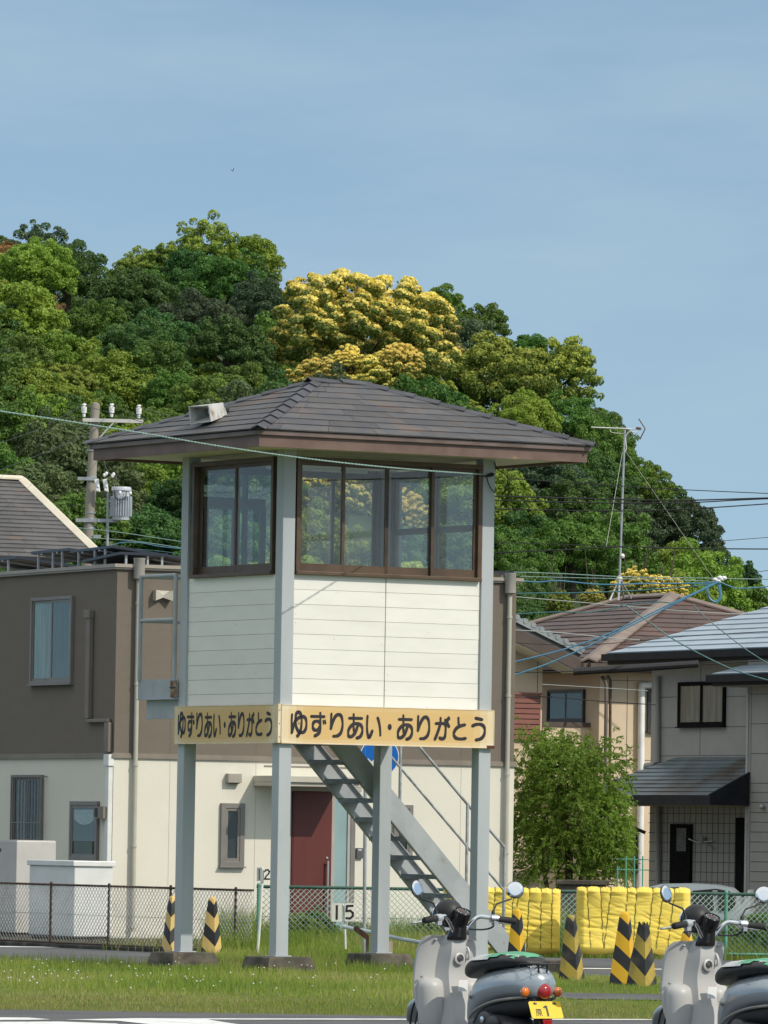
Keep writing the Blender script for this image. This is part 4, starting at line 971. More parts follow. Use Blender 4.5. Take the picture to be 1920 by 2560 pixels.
for off, k in ((.0, 0), (-.10, 1), (-WD+.10, 1), (-WD, 0)):
    ring = []
    for x, z in prof:
        o2 = off; sgn = -1 if off > -WD/2 else 1
        if k == 0: o2 = off + sgn*(-inset(z) if z > .85 else 0)
        ring.append(cp(x + (0 if k else (1730-x)*.012), z - (.018 if (k == 0 and z > 1.0) else 0), o2))
    rings.append(ring)
mb.loft(rings); mb.build('body', M['car_paint'], car, smooth=38)
def cglass(pts):
    mb = MB(); P = []
    for x, y in pts: z = cz(y, x); P.append(cp(x, z, inset(z)+.012))
    mb.prism(P, PC.n*.006); mb.build('side_window', M['car_glass'], car)
cglass([(1600, 2262), (1608, 2234), (1628, 2226), (1724, 2224), (1724, 2281), (1596, 2283)]) if False else None
cglass([(1729, 2278), (1729, 2247), (1738, 2230), (1752, 2225), (1780, 2224), (1786, 2278)])
cglass([(1796, 2278), (1793, 2226), (1815, 2228), (1831, 2238), (1840, 2256), (1833, 2272), (1820, 2278)])
cglass([(1612, 2278), (1640, 2236), (1656, 2228), (1700, 2226), (1712, 2232), (1718, 2278)])
mb = MB(); P = [cp(x, cz(y), inset(cz(y))+.014) for x, y in ((1718, 2242), (1733, 2228), (1790, 2222), (1824, 2228), (1840, 2243))]; mb.tube(P, .012, 6); mb.build('rain_visor', M['dark_frame'], car)
mb = MB(); P = [cp(x, cz(y), inset(cz(y))+.013) for x, y in ((1600, 2222), (1640, 2222), (1700, 2219))]; mb.tube(P, .008, 6); mb.build('roof_seam', M['dark_frame'], car)
for xx in (1630, 1836):
    for off in (-.1, -WD+.1):
        w_ = MB(); c = cp(xx, .29, off); w_.lathe([(.1, -.09), (.26, -.09), (.29, -.06), (.29, .06), (.26, .09), (.1, .09)], c, PC.n, 20); ww = w_.build('wheel', M['rubber'], car, smooth=40)
        w_ = MB(); w_.lathe([(.0, -.06), (.18, -.07), (.19, .07), (.0, .06)], c, PC.n, 16); w_.build('rim', M['galv'], ww, smooth=40)

# ================================================================== blue direction sign behind the stairs
sg = thing('road_sign', 'round blue direction sign with white arrow behind the staircase', 'road sign', at(915, 2360, 78.5))
PSg = Pl(at(949, 1890, 78.5), (math.cos(.15), math.sin(.15), 0), (math.sin(.15), -math.cos(.15), 0))
c = PSg.hit(949, 1892); R_ = (PSg.hit(998, 1892)[0]-PSg.hit(900, 1892)[0])/2
mb = MB()
def disc(r, d, mi, n=40): mb.poly([PSg.pt(c[0]+r*math.cos(2*math.pi*k/n), c[1]+r*math.sin(2*math.pi*k/n), d) for k in range(n)], mi)
mb.prism([PSg.pt(c[0]+R_*math.cos(2*math.pi*k/40), c[1]+R_*math.sin(2*math.pi*k/40), -.004) for k in range(40)], PSg.n*.004, 0)
disc(R_*.955, .0015, 1)
ar = [(-.62, -.62), (-.62, .02), (-.42, -.16), (.52, .62), (.66, .46), (-.27, -.32), (-.08, -.50)]
ar = [(x*R_*.98, z*R_*.98-.02) for x, z in ar]
for idx in ((0, 1, 2), (0, 2, 5), (0, 5, 6), (2, 3, 4, 5)): mb.poly([PSg.pt(c[0]+ar[i][0], c[1]+ar[i][1], .0032) for i in idx], 0)
mb.build('sign_face', [M['white'], mat('sign_blue', (.005, .13, .50), (.005, .12, .46), sc=3, rough=.35)], sg, fixn=False)
mb = MB(); A = PSg.px(911, 2362, -.02); A.z = 0; mb.tube([A, PSg.px(914, 1835, -.02)], .022, 10); mb.build('pole', M['galv'], sg, smooth=50)
mb = MB(); PSg.pbox(mb, 900, 1880, 985, 1886, -.02, -.004); mb.build('clamp', M['galv'], sg)
# ================================================================== loudspeaker and lead on the roof
DS = 71.6
mth = [at(471, 1016, DS-.35), at(521, 1013, DS-.62), at(528, 1054, DS-.62), at(476, 1062, DS-.35)]
mb = MB(); cM = sum((Vector(p) for p in mth), Vector())/4
back = [at(538, 1009, DS+.1), at(558, 1006, DS-.05), at(564, 1040, DS-.05), at(545, 1045, DS+.1)]
spk = thing('loudspeaker', 'weathered white horn loudspeaker on the left slope of the hut roof', 'loudspeaker', cM)
M['old_white'] = mat('old_white', (.58, .58, .55), (.42, .41, .38), sc=9, rough=.6, c3=(.25, .16, .1), sc3=10, lo3=.6, hi3=.72)
mb.loft([mth, [m_.lerp(b_, .35) for m_, b_ in zip(mth, back)], back], caps=False); mb.poly(back)
cb = sum((Vector(p) for p in back), Vector())/4
inn = [p.lerp(cM, .09) for p in mth]; thr = [p.lerp(cb, .72) for p in back]
for i in range(4): j = (i+1) % 4; mb.poly([mth[i], mth[j], inn[j], inn[i]]); mb.poly([inn[i], inn[j], thr[j].lerp(cM, .35), thr[i].lerp(cM, .35)])
mb.poly([p.lerp(cM, .35) for p in thr])
mb.build('horn', M['old_white'], spk)
mb = MB(); mb.ball(cb.lerp(cM, .5), .028, 12); mb.build('phasing_plug', M['white'], spk, smooth=True)
mb = MB(); ax_ = (cb-cM).normalized(); mb.lathe([(.0, 0), (.055, 0), (.06, .03), (.06, .10), (.03, .12), (0, .121)], cb, ax_, 16); mb.build('driver', M['dark_frame'], spk, smooth=50)
mb = MB(); mb.hexa([at(551, 1020, DS-.1), at(562, 1018, DS-.1), at(572, 1046, DS-.1), at(560, 1048, DS-.1), at(551, 1020, DS), at(562, 1018, DS), at(572, 1046, DS), at(560, 1048, DS)]); mb.build('bracket', M['old_white'], spk)
mb = MB(); 
Ah, Bh = tp(X0, Y0, Z_E), tp(ra, ym, Z_R)
mb.tube(spline([at(572, 1042, 71.55), at(620, 1022, 71.9), at(680, 995, 72.3), at(735, 974, 72.6), at(780, 958, 72.7)]), .007, 5)
solo(mb, 'speaker_lead', M['marker'], 'white lead running up the roof from the loudspeaker', 'cable')
# ================================================================== houses on the right and left
M['h_grey'] = mat('h_grey', (.37, .355, .325), (.345, .33, .30), sc=2, rough=.75, bump=.004, bsc=50)
M['h_beige'] = mat('h_beige', (.66, .53, .37), (.62, .50, .35), sc=2, rough=.8, bump=.003, bsc=50)
M['h_beige_shade'] = mat('h_beige_shade', (.43, .34, .245), (.40, .315, .23), sc=2, rough=.8)  # beige darkened for the side in shade; the porch soffit uses it too
M['brown_slate'] = mat('brown_slate', (.105, .062, .05), (.075, .05, .043), sc=1.3, rough=.6, var=.22, c3=(.05, .035, .03), sc3=3.5, lo3=.55, hi3=.75)
M['blue_slate'] = mat('blue_slate', (.38, .45, .50), (.33, .39, .44), sc=1.2, rough=.34, spec=.5, var=.06)
M['porch_slate'] = mat('porch_slate', (.15, .185, .20), (.12, .15, .16), sc=1.2, rough=.42, spec=.5, var=.10, c3=(.085, .072, .055), sc3=.7, lo3=.5, hi3=.66)
M['dark_slate'] = mat('dark_slate', (.10, .095, .092), (.075, .072, .072), sc=1.5, rough=.6, var=.16, c3=(.16, .10, .06), sc3=1.4, lo3=.62, hi3=.8)
M['gutter'] = mat('gutter', (.014, .016, .02), (.02, .022, .026), sc=4, rough=.6, spec=.15)
M['brown_trim'] = mat('brown_trim', (.10, .075, .06), (.085, .065, .052), sc=4, rough=.5)
M['hip_cap'] = mat('hip_cap', (.235, .18, .145), (.19, .145, .12), sc=3, rough=.6)
M['joint'] = mat('joint', (.12, .11, .10), (.15, .14, .12), sc=8, rough=.9)
hu, hv = bu, bv                                      # everything follows the same street grid
def roofplane(mb, A, B, A2, B2, n, th=.02, len_=.9):
    nr = (B-A).cross(A2-A).normalized(); nr = nr if nr.z > 0 else -nr
    for k in range(n):
        t0, t1 = k/n, min(1, (k+1.1)/n)
        p, q, r, s = A.lerp(A2, t0), B.lerp(B2, t0), B.lerp(B2, t1), A.lerp(A2, t1)
        L = (q-p).length; m = max(1, int(L/len_)); off = random.random()
        cuts = sorted(set([0, 1] + [min(max((i+off)/m, 0), 1) for i in range(m)]))
        for a, b in zip(cuts, cuts[1:]):
            if (b-a)*L < .03: continue
            e_ = .004/max(L, .1)
            lo0, lo1, hi1, hi0 = p.lerp(q, a+e_), p.lerp(q, b-e_), s.lerp(r, b-e_), s.lerp(r, a+e_)
            mb.hexa([lo0, lo1, hi1, hi0, lo0+nr*th, lo1+nr*th, hi1+nr*.003, hi0+nr*.003], 0, random.random())
def hwin(P, fr, own, curtain=False, panes=2, mt='dark_frame', off=0.0, name='window'):
    return bwindow(P, fr, name, panes, off, curtain, 'curtain', .03, mt, True, own, .06, 'room_shade', .04)
def joints(P, own, hs=(), vs=(), off=.0):
    mb = MB()
    for (x0, x1, y) in hs:
        a, b = sorted((P.hit(x0, y)[0], P.hit(x1, y)[0])); z = P.hit((x0+x1)/2, y)[1]; P.box(mb, (a, b, z-.006, z+.006), off, off+.003)
    for (x, y0, y1) in vs:
        a = P.hit(x, (y0+y1)/2)[0]; z0, z1 = P.hit(x, y1)[1], P.hit(x, y0)[1]; P.box(mb, (a-.006, a+.006, z0, z1), off, off+.0035)
    mb.build('siding_joint', M['joint'], own)
# ---------------- grey house with blue slate roof
D2 = 117.0
K2 = at(1625, 2000, D2); K2.z = 0                    # far corner of its shaded street wall
G1 = Pl(K2, -hv, -hu)                                # wall runs towards the viewer
L1 = G1.hit(1868, 1800)[0]
h2 = thing('grey_house', 'grey sided house with glossy blue slate roofs and dark porch roof', 'house', K2)
ZE2 = G1.hit(1700, 1645)[1]
W2 = 6.5; OFF = .55
GW = Pl(K2 - hu*OFF, -hv, -hu); LW = GW.hit(1868, 1800)[0]
mb = MB(); mb.box(K2 + ez*(-.05), -hv*(LW+1.5), hu*W2, ez*(ZE2+.2)); mb.build('wall', M['h_grey'], h2)
OFF = .55
mb = MB(); mb.box(K2 - hv*LW - hu*OFF + ez*(-.05), -hv*6, hu*W2, ez*(ZE2+.05)); wing = mb.build('wing_wall', M['h_grey'], h2)
mb = MB(); GW.box(mb, (LW-.0, LW+.06, -.02, ZE2-.4), -.02, .02); mb.build('corner_trim', mat('h_trim', (.44, .43, .41), (.4, .39, .37), sc=4, rough=.6), h2)
joints(G1, h2, [(1640, 1692, 1743), (1805, 1868, 1741), (1648, 1868, 1889), (1640, 1868, 1818)], [(1752, 1660, 1705), (1750, 1818, 1890)])
joints(GW, h2, [(1876, 2080, y) for y in (1733, 1808, 1883, 1958, 1981, 2006, 2032, 2056, 2081, 2106, 2131, 2156, 2181, 2206)], [(1876, 1680, 2300)])
# porch wall tiles
vs = [(1640+i*14.1, 2010, 2240) for i in range(16)]; hs = [(1622, 1866, y) for y in (2034, 2058, 2083, 2107, 2131, 2155, 2180, 2204)]
joints(G1, h2, hs, vs, .001)
M['dim_curtain'] = mat('dim_curtain', (.22, .235, .235), (.12, .13, .13), sc=3, rough=.9, stretch=(5, 5, .3))
bwindow(G1, (1693, 1704, 1808, 1816), 'window', 2, 0.0, True, 'dim_curtain', .03, 'void', True, h2, .06, 'room_shade', .04)
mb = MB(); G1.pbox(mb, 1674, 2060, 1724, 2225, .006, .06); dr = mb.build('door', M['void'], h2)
mb = MB()
a0, a1, z0, z1 = G1.rect(1692, 2070, 1716, 2128, .06)
for k in range(-6, 9):
    for sg in (1, -1):
        p = [(a0+(a1-a0)*(k/6.0 + sg*t), z0+(z1-z0)*t) for t in (0, 1)]
        (xa, za), (xb, zb) = p
        # clip to the grille rectangle
        def clip(xa, za, xb, zb):
            ts = [0, 1]
            for lim in (a0, a1):
                if (xb-xa) != 0: ts.append((lim-xa)/(xb-xa))
            ts = sorted(t for t in ts if 0 <= t <= 1); ok = [t for t in ts if a0-1e-6 <= xa+(xb-xa)*t <= a1+1e-6]
            return (min(ok), max(ok)) if len(ok) > 1 else None
        c = clip(xa, za, xb, zb)
        if c and c[1]-c[0] > .05: mb.tube([G1.pt(xa+(xb-xa)*t, za+(zb-za)*t, .068) for t in c], .006, 4)
mb.build('door_grille', M['galv'], dr)
mb = MB(); G1.pbox(mb, 1693, 2071, 1715, 2127, .061, .063); mb.build('door_glass', mat('door_pane', (.06, .07, .065), (.1, .11, .1), sc=5, rough=.2), dr)
mb = MB(); G1.pbox(mb, 1838, 2044, 1866, 2240, .006, .05); mb.build('opening_shade', M['void'], h2)  # black slab on the wall, painted as the shade inside an opening
mb = MB(); q = G1.pt(*G1.hit(1765, 2102), .06); mb.tube([q - hv*.35, q + hv*.2 - ez*.03, q+hv*.5+ez*.03], .012, 5); mb.ball(q+ez*.02, (.05, .05, .06), 8); mb.tube([q, q-hv*.35-ez*.14], .012, 5); mb.build('wall_tap', M['galv'], h2)
mb = MB(); q = GW.pt(*GW.hit(1911, 2017), .05); mb.ball(q, .045, 12); q2 = GW.pt(*GW.hit(1915, 1707), .05); mb.ball(q2, .045, 12)
mb.build('wall_light', M['galv'], h2, smooth=True)
def pipe2(P, pts, r, own, m='h_grey', off=.06):
    mb = MB(); mb.tube([P.px(x, y, off) for x, y in pts], r, 8); return mb.build('drain_pipe', M[m], own, smooth=50)
pipe2(G1, [(1643, 1690), (1643, 1905), (1632, 1912), (1615, 1914), (1614, 1925)], .05, h2)
pipe2(G1, [(1645, 2010), (1645, 2235)], .045, h2, 'h_grey')
# main roof: eave towards the left, hip at the far end
def slateroof(Kc, far, near, oh, pitch, zE, depth, own, m, ncourse, capm=None, name='roof'):
    """eave line on the -hu side; hipped at the far end"""
    A = Kc + hv*oh - hu*oh; A = Vector((A.x, A.y, zE)); B = Kc - hv*near - hu*oh; B = Vector((B.x, B.y, zE))
    tp_ = math.tan(math.radians(pitch)); up_ = (hu + ez*tp_)
    A2 = A + up_*depth - hv*depth; B2 = B + up_*depth
    mb = MB(); roofplane(mb, A, B, A2, B2, ncourse, .022, 2.4)
    # the hipped end, facing away
    C_ = A + hu*2*depth; mb.poly([A, A2, A2+ez*0, C_]) 
    r = mb.build(name, m, own)
    g_ = MB(); g_.box(A-hu*.11-ez*.13+hv*.03, B-A-hv*.03, hu*.11, ez*.12); g_.box(A-ez*.19-hu*.0, (B-A), hu*.03, ez*.18); g_.build('gutter', M['gutter'], r)
    g_ = MB(); g_.box(A-ez*.2+hu*.031, (B-A), hu*(oh*1.4), ez*.02); g_.build('soffit', M['h_grey'], r)
    return A, B, A2, B2, r
e0 = G1.hit(1570, 1640, .75)
A, B, A2, B2, r1 = slateroof(K2, 0, L1+3.5, .57, 22, G1.pt(0, G1.hit(1530, 1634, .57)[1]).z, 4.6, h2, M['blue_slate'], 19)
# verge cap on the hip
# wing roof
Kw = K2 - hv*(LW-.1) - hu*OFF
slateroof(Kw, 0, 6, .40, 22, GW.hit(1810, 1686, .4)[1], 4.0, h2, M['blue_slate'], 17)
# porch lean-to
zP0, zP1 = G1.hit(1700, 1990, 1.25)[1], G1.hit(1790, 1893)[1]
A = K2 + hv*.55 - hu*1.25; A.z = zP0; B = K2 - hv*(L1-.55) - hu*1.25; B.z = zP0
A2 = K2 - hv*.95 - hu*.0; A2.z = zP1; B2 = K2 - hv*(LW+.06) - hu*.0; B2.z = zP1
Bx = K2 - hv*(LW+.06) - hu*1.25; Bx.z = zP0
mb = MB(); roofplane(mb, A, Bx, A2, B2, 10, .02, 1.4); mb.poly([A, A2, K2 + hv*.55 + Vector((0, 0, zP0))])
pr = mb.build('porch_roof', M['porch_slate'], h2)
Bm = Bx.lerp(B2, .60)
mb = MB(); mb.box(A-hu*.06-ez*.15, Bx-A, hu*.10, ez*.15); mb.prism([Bx-hu*.06-ez*.15, Bx+ez*.03-hu*.06, Bm+ez*.03, Vector((Bm.x, Bm.y, zP0-.15))], -hv*.06)
mb.build('porch_fascia', M['gutter'], pr)
mb = MB(); mb.box(A-ez*.16+hu*.05, Bx-A, hu*1.18, ez*.02); mb.build('porch_soffit', M['h_beige_shade'], pr)
mb = MB(); q = K2 + hv*.5 - hu*1.2 + ez*(zP0-.12); mb.tube([q, K2+hv*.06-hu*.05+ez*(zP0-.62)], .03, 8); mb.build('gutter_pipe', M['brown_trim'], pr, smooth=50)
# ---------------- beige house with brown hip roof
D3 = 129.0
K3 = at(1497, 1900, D3); K3.z = 0                    # nearest wall corner
S3 = Pl(K3, hv, -hu); F3 = Pl(K3, hu, -hv)
h3 = thing('beige_house', 'beige house with brown slate hip roof carrying a tall aerial', 'house', K3)
zE3 = S3.hit(1430, 1668)[1]
l3 = 8.5; w3 = 7.0
mb = MB(); mb.box(K3-ez*.05, hu*w3, hv*l3, ez*(zE3+.05)); mb.build('wall', M['h_beige'], h3)
mb = MB(); S3.box(mb, (.0, l3, 2.2, zE3-.02), .0, .012); mb.build('painted_shade_wall', M['h_beige_shade'], h3)  # shade put into the colour: darker beige coat on the side away from sun
oh = .55
E00 = K3 - hu*oh - hv*oh; E10 = K3 + hu*(w3+oh) - hv*oh; E01 = K3 - hu*oh + hv*(l3+oh); E11 = K3 + hu*(w3+oh) + hv*(l3+oh)
zz3 = S3.hit(1500, 1655, oh)[1]
for q in (E00, E10, E01, E11): q.z = zz3
hw3 = (w3+2*oh)/2
rise = Pl(K3, hv, -hu).hit(1640, 1494, -hw3+oh)[1]-zz3
Rn = E00 + (hu+hv)*hw3 + ez*rise; Rf = E01 + hu*hw3 - hv*hw3*.9 + ez*rise
mb = MB(); roofplane(mb, E01, E00, Rf, Rn, 15, .02, 1.3); roofplane(mb, E00, E10, Rn, Rn, 15, .02, 1.3); mb.poly([E10, E11, Rf, Rn]); mb.poly([E11, E01, Rf])
r3 = mb.build('roof', M['brown_slate'], h3)
mb = MB()
def hipcap(A, B, w_=.16, m=M['hip_cap']):
    d = (B-A).normalized(); s_ = d.cross(ez).normalized(); 
    for sg in (1, -1): mb.hexa([A+ez*.06, A+s_*w_*sg+ez*.0, B+s_*w_*sg, B+ez*.06, A+ez*.09, A+s_*w_*sg+ez*.035, B+s_*w_*sg+ez*.035, B+ez*.09])
hipcap(E00, Rn); hipcap(E01, Rf, .1); hipcap(Rf, Rn, .1); hipcap(E10, Rn, .1)
mb.build('hip_ridge', M['hip_cap'], r3)
mb = MB()
for p, q in ((E01, E00), (E00, E10)): 
    d = q-p; o_ = (-hu if p is E01 else -hv); mb.box(p+o_*.1-ez*.12, d, -o_*.1, ez*.11); mb.box(p-ez*.16, d, -o_*.5, ez*.02)
mb.build('gutter', M['brown_trim'], r3)
hwin(S3, (1366, 1724, 1457, 1806), h3, off=.012)
mb = MB(); a0 = S3.hit(1476, 1818)[0]; a1 = a0+2.6; z0, z1 = S3.hit(1476, 1818)[1], S3.hit(1476, 1807)[1]; S3.box(mb, (a0-.03, a1, z0, z1), .013, 1.06); b1_ = mb.build('balcony_cap', M['brown_trim'], h3)
mb = MB(); S3.box(mb, (a0, a1, z0-1.15, z0), .013, 1.02); mb.build('balcony', M['h_beige'], h3)
pipe2(S3, [(1505, 1693), (1512, 1700), (1516, 1712), (1512, 2000)], .035, h3, 'brown_trim', .12)
mb = MB(); mb.tube([F3.px(1519, 1690, .08), F3.px(1526, 1700, .08), F3.px(1523, 2200, .08)], .03, 8); mb.build('drain_pipe', M['brown_trim'], h3, smooth=50)
pipe2(F3, [(1625, 1712), (1602, 1714), (1604, 1722), (1600, 2230)], .07, h3, 'white', .09)
joints(F3, h3, [(1530, 1640, 1702), (1530, 1640, 1900)], [(1565, 1690, 2230)], .001)
hwin(F3, (1559, 2078, 1601, 2182), h3, off=.0)
mb = MB(); a0, a1, z0, z1 = F3.rect(1559, 2078, 1601, 2182, .1)
for k in range(7): a = a0+(a1-a0)*k/6; mb.tube([F3.pt(a, z0, .11), F3.pt(a, z1, .11)], .012, 5)
mb.build('window_bars', M['dark_frame'], h3)
hwin(F3, (1620, 1722, 1660, 1830), h3)
# aerial on the ridge
DA = 132.0; 
def aa_(x, y, d=0): return at(x, y, DA+d)
an = thing('tv_aerial', 'tall thin television aerial on a four legged roof mast', 'aerial', aa_(1551, 1500))
mb = MB(); mb.tube([aa_(1549, 1448), aa_(1562, 1074)], .022, 8); mb.build('mast', M['galv'], an, smooth=50)
for x, d in ((1524, -.3), (1546, -.6), (1560, .6), (1578, .3)):
    mb = MB(); mb.tube([aa_(1550, 1446), aa_(x, 1502 if d < 0 else 1496, d)], .02, 6); mb.build('leg', M['galv'], an)
mb = MB(); mb.tube([aa_(1478, 1068), aa_(1605, 1073)], .012, 6)
for k in range(13):
    x = 1480+k*8.6; y = 1068+k*.35; mb.tube([aa_(x, y, -.28+k*.008), aa_(x, y, .28-k*.008)], .005, 4)
mb.build('boom', M['white'], an)
mb = MB(); mb.tube([aa_(1597, 1047, -.15), aa_(1613, 1072), aa_(1600, 1098, .15)], .012, 6); mb.tube([aa_(1590, 1070), aa_(1602, 1072)], .03, 6); mb.build('reflector', mat('brown_rod', (.2, .14, .11), rough=.5), an)
mb = MB(); mb.tube(spline([aa_(1525, 1073), aa_(1530, 1081), aa_(1560, 1084)]), .006, 4); mb.tube(spline([aa_(1597, 1076), aa_(1590, 1081), aa_(1573, 1079), aa_(1564, 1095), aa_(1566, 1120), aa_(1562, 1130)]), .009, 4); mb.ball(aa_(1549, 1446), .06, 8); mb.ball(aa_(1556, 1390), .05, 8); mb.build('lead', M['marker'], an)
for x0, y0, x1, y1, dd, lb in ((1562, 1125, 1800, 1470, .5, 'pale guy wire from the aerial down to the right'), (1556, 1130, 1515, 1370, -1, 'thin guy wire from the aerial down to the left')):
    mb = MB(); mb.tube([aa_(x0, y0), aa_(x1, y1, dd)], .0042, 4); solo(mb, 'guy_wire', mat('guy', (.45, .47, .4), rough=.5), lb, 'wire')
# ---------------- small beige wing house with grey tiled gable, next to the flat roofed block
D4 = 121.0
K4 = at(1353, 1900, D4); K4.z = 0
F4 = Pl(K4, hu, -hv); 
h4 = thing('gabled_house', 'cream gabled house with grey tile verge and red slatted panel, beside the flat roofed block', 'house', K4)
w4 = 5.0
zr = lambda x, y: F4.hit(x, y)[1]
ap = (-2.6, zr(1290, 1590)+.45)
mb = MB(); pts = [F4.pt(0, -.05), F4.pt(0, zr(1353, 1640)), F4.pt(-2.6, zr(1353, 1640)+1.1), F4.pt(-5.2, zr(1353, 1640)), F4.pt(-5.2, -.05)]
mb.prism(pts, hv*7); mb.build('wall', M['h_beige'], h4)
mb = MB(); F4.pbox(mb, 1270, 1731, 1350, 1850, .003, .05)
a0, a1, z0, z1 = F4.rect(1270, 1731, 1350, 1850, .05); mb2 = MB()
k = z0
while k < z1-.03: F4.box(mb2, (a0, a1, k+.008, k+.085), .05, .072); k += .094
F4.box(mb2, (a0, a1+.02, z1-.04, z1), .05, .09)
mb.build('panel_back', M['brown_trim'], h4); mb2.build('slatted_panel', mat('red_slat', (.27, .115, .09), (.24, .10, .08), sc=5, rough=.5), h4)
joints(F4, h4, [(1285, 1353, 1632)], [(1344, 1640, 1730)], .001)
# roof slope down to the right, verge in front
P0, P1 = F4.px(1270, 1547, .7), F4.px(1452, 1637, .7)
dd = (P1-P0); mb = MB(); nr = Vector((0, 0, 1))
mb.hexa([P0-ez*.09, P1-ez*.09, P1-ez*.09+hv*8, P0-ez*.09+hv*8, P0, P1, P1+hv*8, P0+hv*8])
rr = mb.build('roof', M['dark_slate'], h4)
mb = MB()
for k in range(9):
    p, q = P0.lerp(P1, k/9), P0.lerp(P1, (k+1)/9); mb.hexa([p-hv*.05, q-hv*.05, q+hv*.22, p+hv*.22, p-hv*.05+ez*.12, q-hv*.05+ez*.085, q+hv*.22+ez*.085, p+hv*.22+ez*.12], 0)
    mb.tube([q-ez*-.10-hv*.06, q+ez*.10+hv*.2], .05, 8)
mb.build('verge_tile', mat('verge', (.27, .30, .30), (.21, .235, .235), sc=4, rough=.5), rr)
mb = MB(); mb.hexa([P0-ez*.34, P1-ez*.30, P1-ez*.30+hv*.03, P0-ez*.34+hv*.03, P0-ez*.09, P1-ez*.09, P1-ez*.09+hv*.03, P0-ez*.09+hv*.03]); mb.build('bargeboard', mat('barge', (.09, .065, .055), (.075, .055, .045), sc=3), rr)
mb = MB(); mb.hexa([P0-ez*.36+hv*.031, P1-ez*.32+hv*.031, P1-ez*.32+hv*.7, P0-ez*.36+hv*.7, P0-ez*.33+hv*.031, P1-ez*.29+hv*.031, P1-ez*.29+hv*.7, P0-ez*.33+hv*.7]); mb.build('soffit', M['soffit'], rr)
mb = MB(); F4.pbox(mb, 1343, 1616, 1373, 1636, .01, .6); mb.build('eave_box', M['soffit'], h4)
# ---------------- dark roofed house at the far left
D5 = 132.0
K5 = at(262, 1500, D5); K5.z = 0
F5 = Pl(K5, hu, -hv)
h5 = thing('dark_roofed_house', 'house behind the taupe block with dark slate roof and cream ridge caps', 'house', K5)
zE5 = F5.hit(240, 1420)[1]; 
mb = MB(); mb.box(K5 - hu*11 - ez*.05 - hu*.8, hu*11, hv*8, ez*(zE5-.1)); mb.build('wall', M['h_beige'], h5)
Ec = F5.px(262, 1400); El = Ec - hu*12.5; zc5 = Ec.z; El.z = zc5
hd = (F5.hit(52, 1193, -4)[1]-zc5)
Rr = F5.px(54, 1200, -3.9); Rl = Rr - hu*9
mb = MB(); roofplane(mb, El, Ec, Rl, Rr, 19, .022, 1.25); Eb = Ec + hv*7.8; mb.poly([Ec, Eb, Rr]); mb.poly([El, El+hv*7.8, Rl])
r5 = mb.build('roof', M['dark_slate'], h5)
mb = MB(); hipcap(Ec, Rr, .11); hipcap(Rl, Rr, .11); hipcap(Eb, Rr, .1); mb.build('ridge_cap', mat('cream_cap', (.66, .60, .47), (.6, .54, .42), sc=3, rough=.5), r5)

# ================================================================== utility pole with transformer
DP = 142.0
def pp(x, y, d=0.0): return at(x, y, DP+d)
pole = thing('utility_pole', 'concrete utility pole with white insulators and a finned transformer', 'utility pole', Vector((pp(215, 1500).x, DP, 0)))
top_, bot_ = pp(239, 1006), pp(221, 1345)
dz_ = (top_-bot_); b0_ = top_ - dz_*(top_.z/dz_.z)
mb = MB(); mb.tube([b0_, bot_, top_-ez*.08, top_-ez*.02, top_], [.17, .108, .092, .08, .03], 20)
mb.build('shaft', mat('pole_concrete', (.30, .275, .23), (.25, .23, .19), sc=3, rough=.85, stretch=(2, 2, .5)), pole, smooth=50)
mb = MB(); mb.box(pp(207, 1045, -.16), pp(358, 1049, -.16)-pp(207, 1045, -.16), (0, .07, 0), ez*-.075); mb.tube([pp(287, 1053, -.14), pp(242, 1102, -.12)], .018, 6); mb.build('crossarm', mat('arm_pale', (.6, .59, .55), (.5, .49, .46), sc=4, rough=.5, c3=(.35, .22, .14), sc3=8, lo3=.66, hi3=.8), pole)
M['porcelain'] = mat('porcelain', (.80, .80, .78), rough=.2)
for x, y in ((210, 1040), (279, 1040), (347, 1043)):
    mb = MB(); q = pp(x, y, -.13); mb.lathe([(.03, -.02), (.035, .06), (.055, .065), (.058, .10), (.045, .11), (.058, .115), (.06, .19), (.035, .20), (.03, .225), (.05, .23), (.04, .26), (0, .265)], q, n=14); mb.build('insulator', M['porcelain'], pole, smooth=50)
mb = MB()
for y, x in ((1104, 233), (1126, 231), (1194, 229), (1282, 226), (1297, 225), (1320, 224)):
    q = pp(x, y); mb.lathe([(.115, -.018), (.115, .018)], q, n=16); 
mb.build('band', M['galv'], pole, smooth=50)
mb = MB(); mb.box(pp(194, 1192, -.13), pp(242, 1193, -.13)-pp(194, 1192, -.13), (0, .06, 0), ez*-.07); mb.box(pp(190, 1296, -.13), pp(296, 1297, -.13)-pp(190, 1296, -.13), (0, .06, 0), ez*-.075); mb.tube([pp(270, 1230, -.1), pp(268, 1420, -.1)], .028, 8); mb.build('bracket', M['galv'], pole)
tr = pp(303, 1252, -.15); mb = MB(); rr_ = .215
zt0, zt1 = pp(303, 1301).z, pp(303, 1222).z
mb.lathe([(.0, zt0), (rr_*.8, zt0), (rr_*.82, zt0+.03), (rr_*.82, zt1-.06), (rr_*.98, zt1-.05), (rr_*.98, zt1), (rr_*.9, zt1+.03), (0, zt1+.04)], Vector((tr.x, tr.y, 0)), n=24)
for k in range(18):
    a = -math.pi*.95 + k*math.pi*1.3/17
    d = Vector((math.cos(a), math.sin(a), 0)); s_ = d.cross(ez)
    mb.box(Vector((tr.x, tr.y, zt0+.08)) + d*rr_*.8 - s_*.008, d*.06, s_*.016, ez*(zt1-zt0-.25))
mb.build('transformer', mat('trafo', (.50, .545, .585), (.45, .49, .53), sc=3, rough=.4), pole, smooth=35)
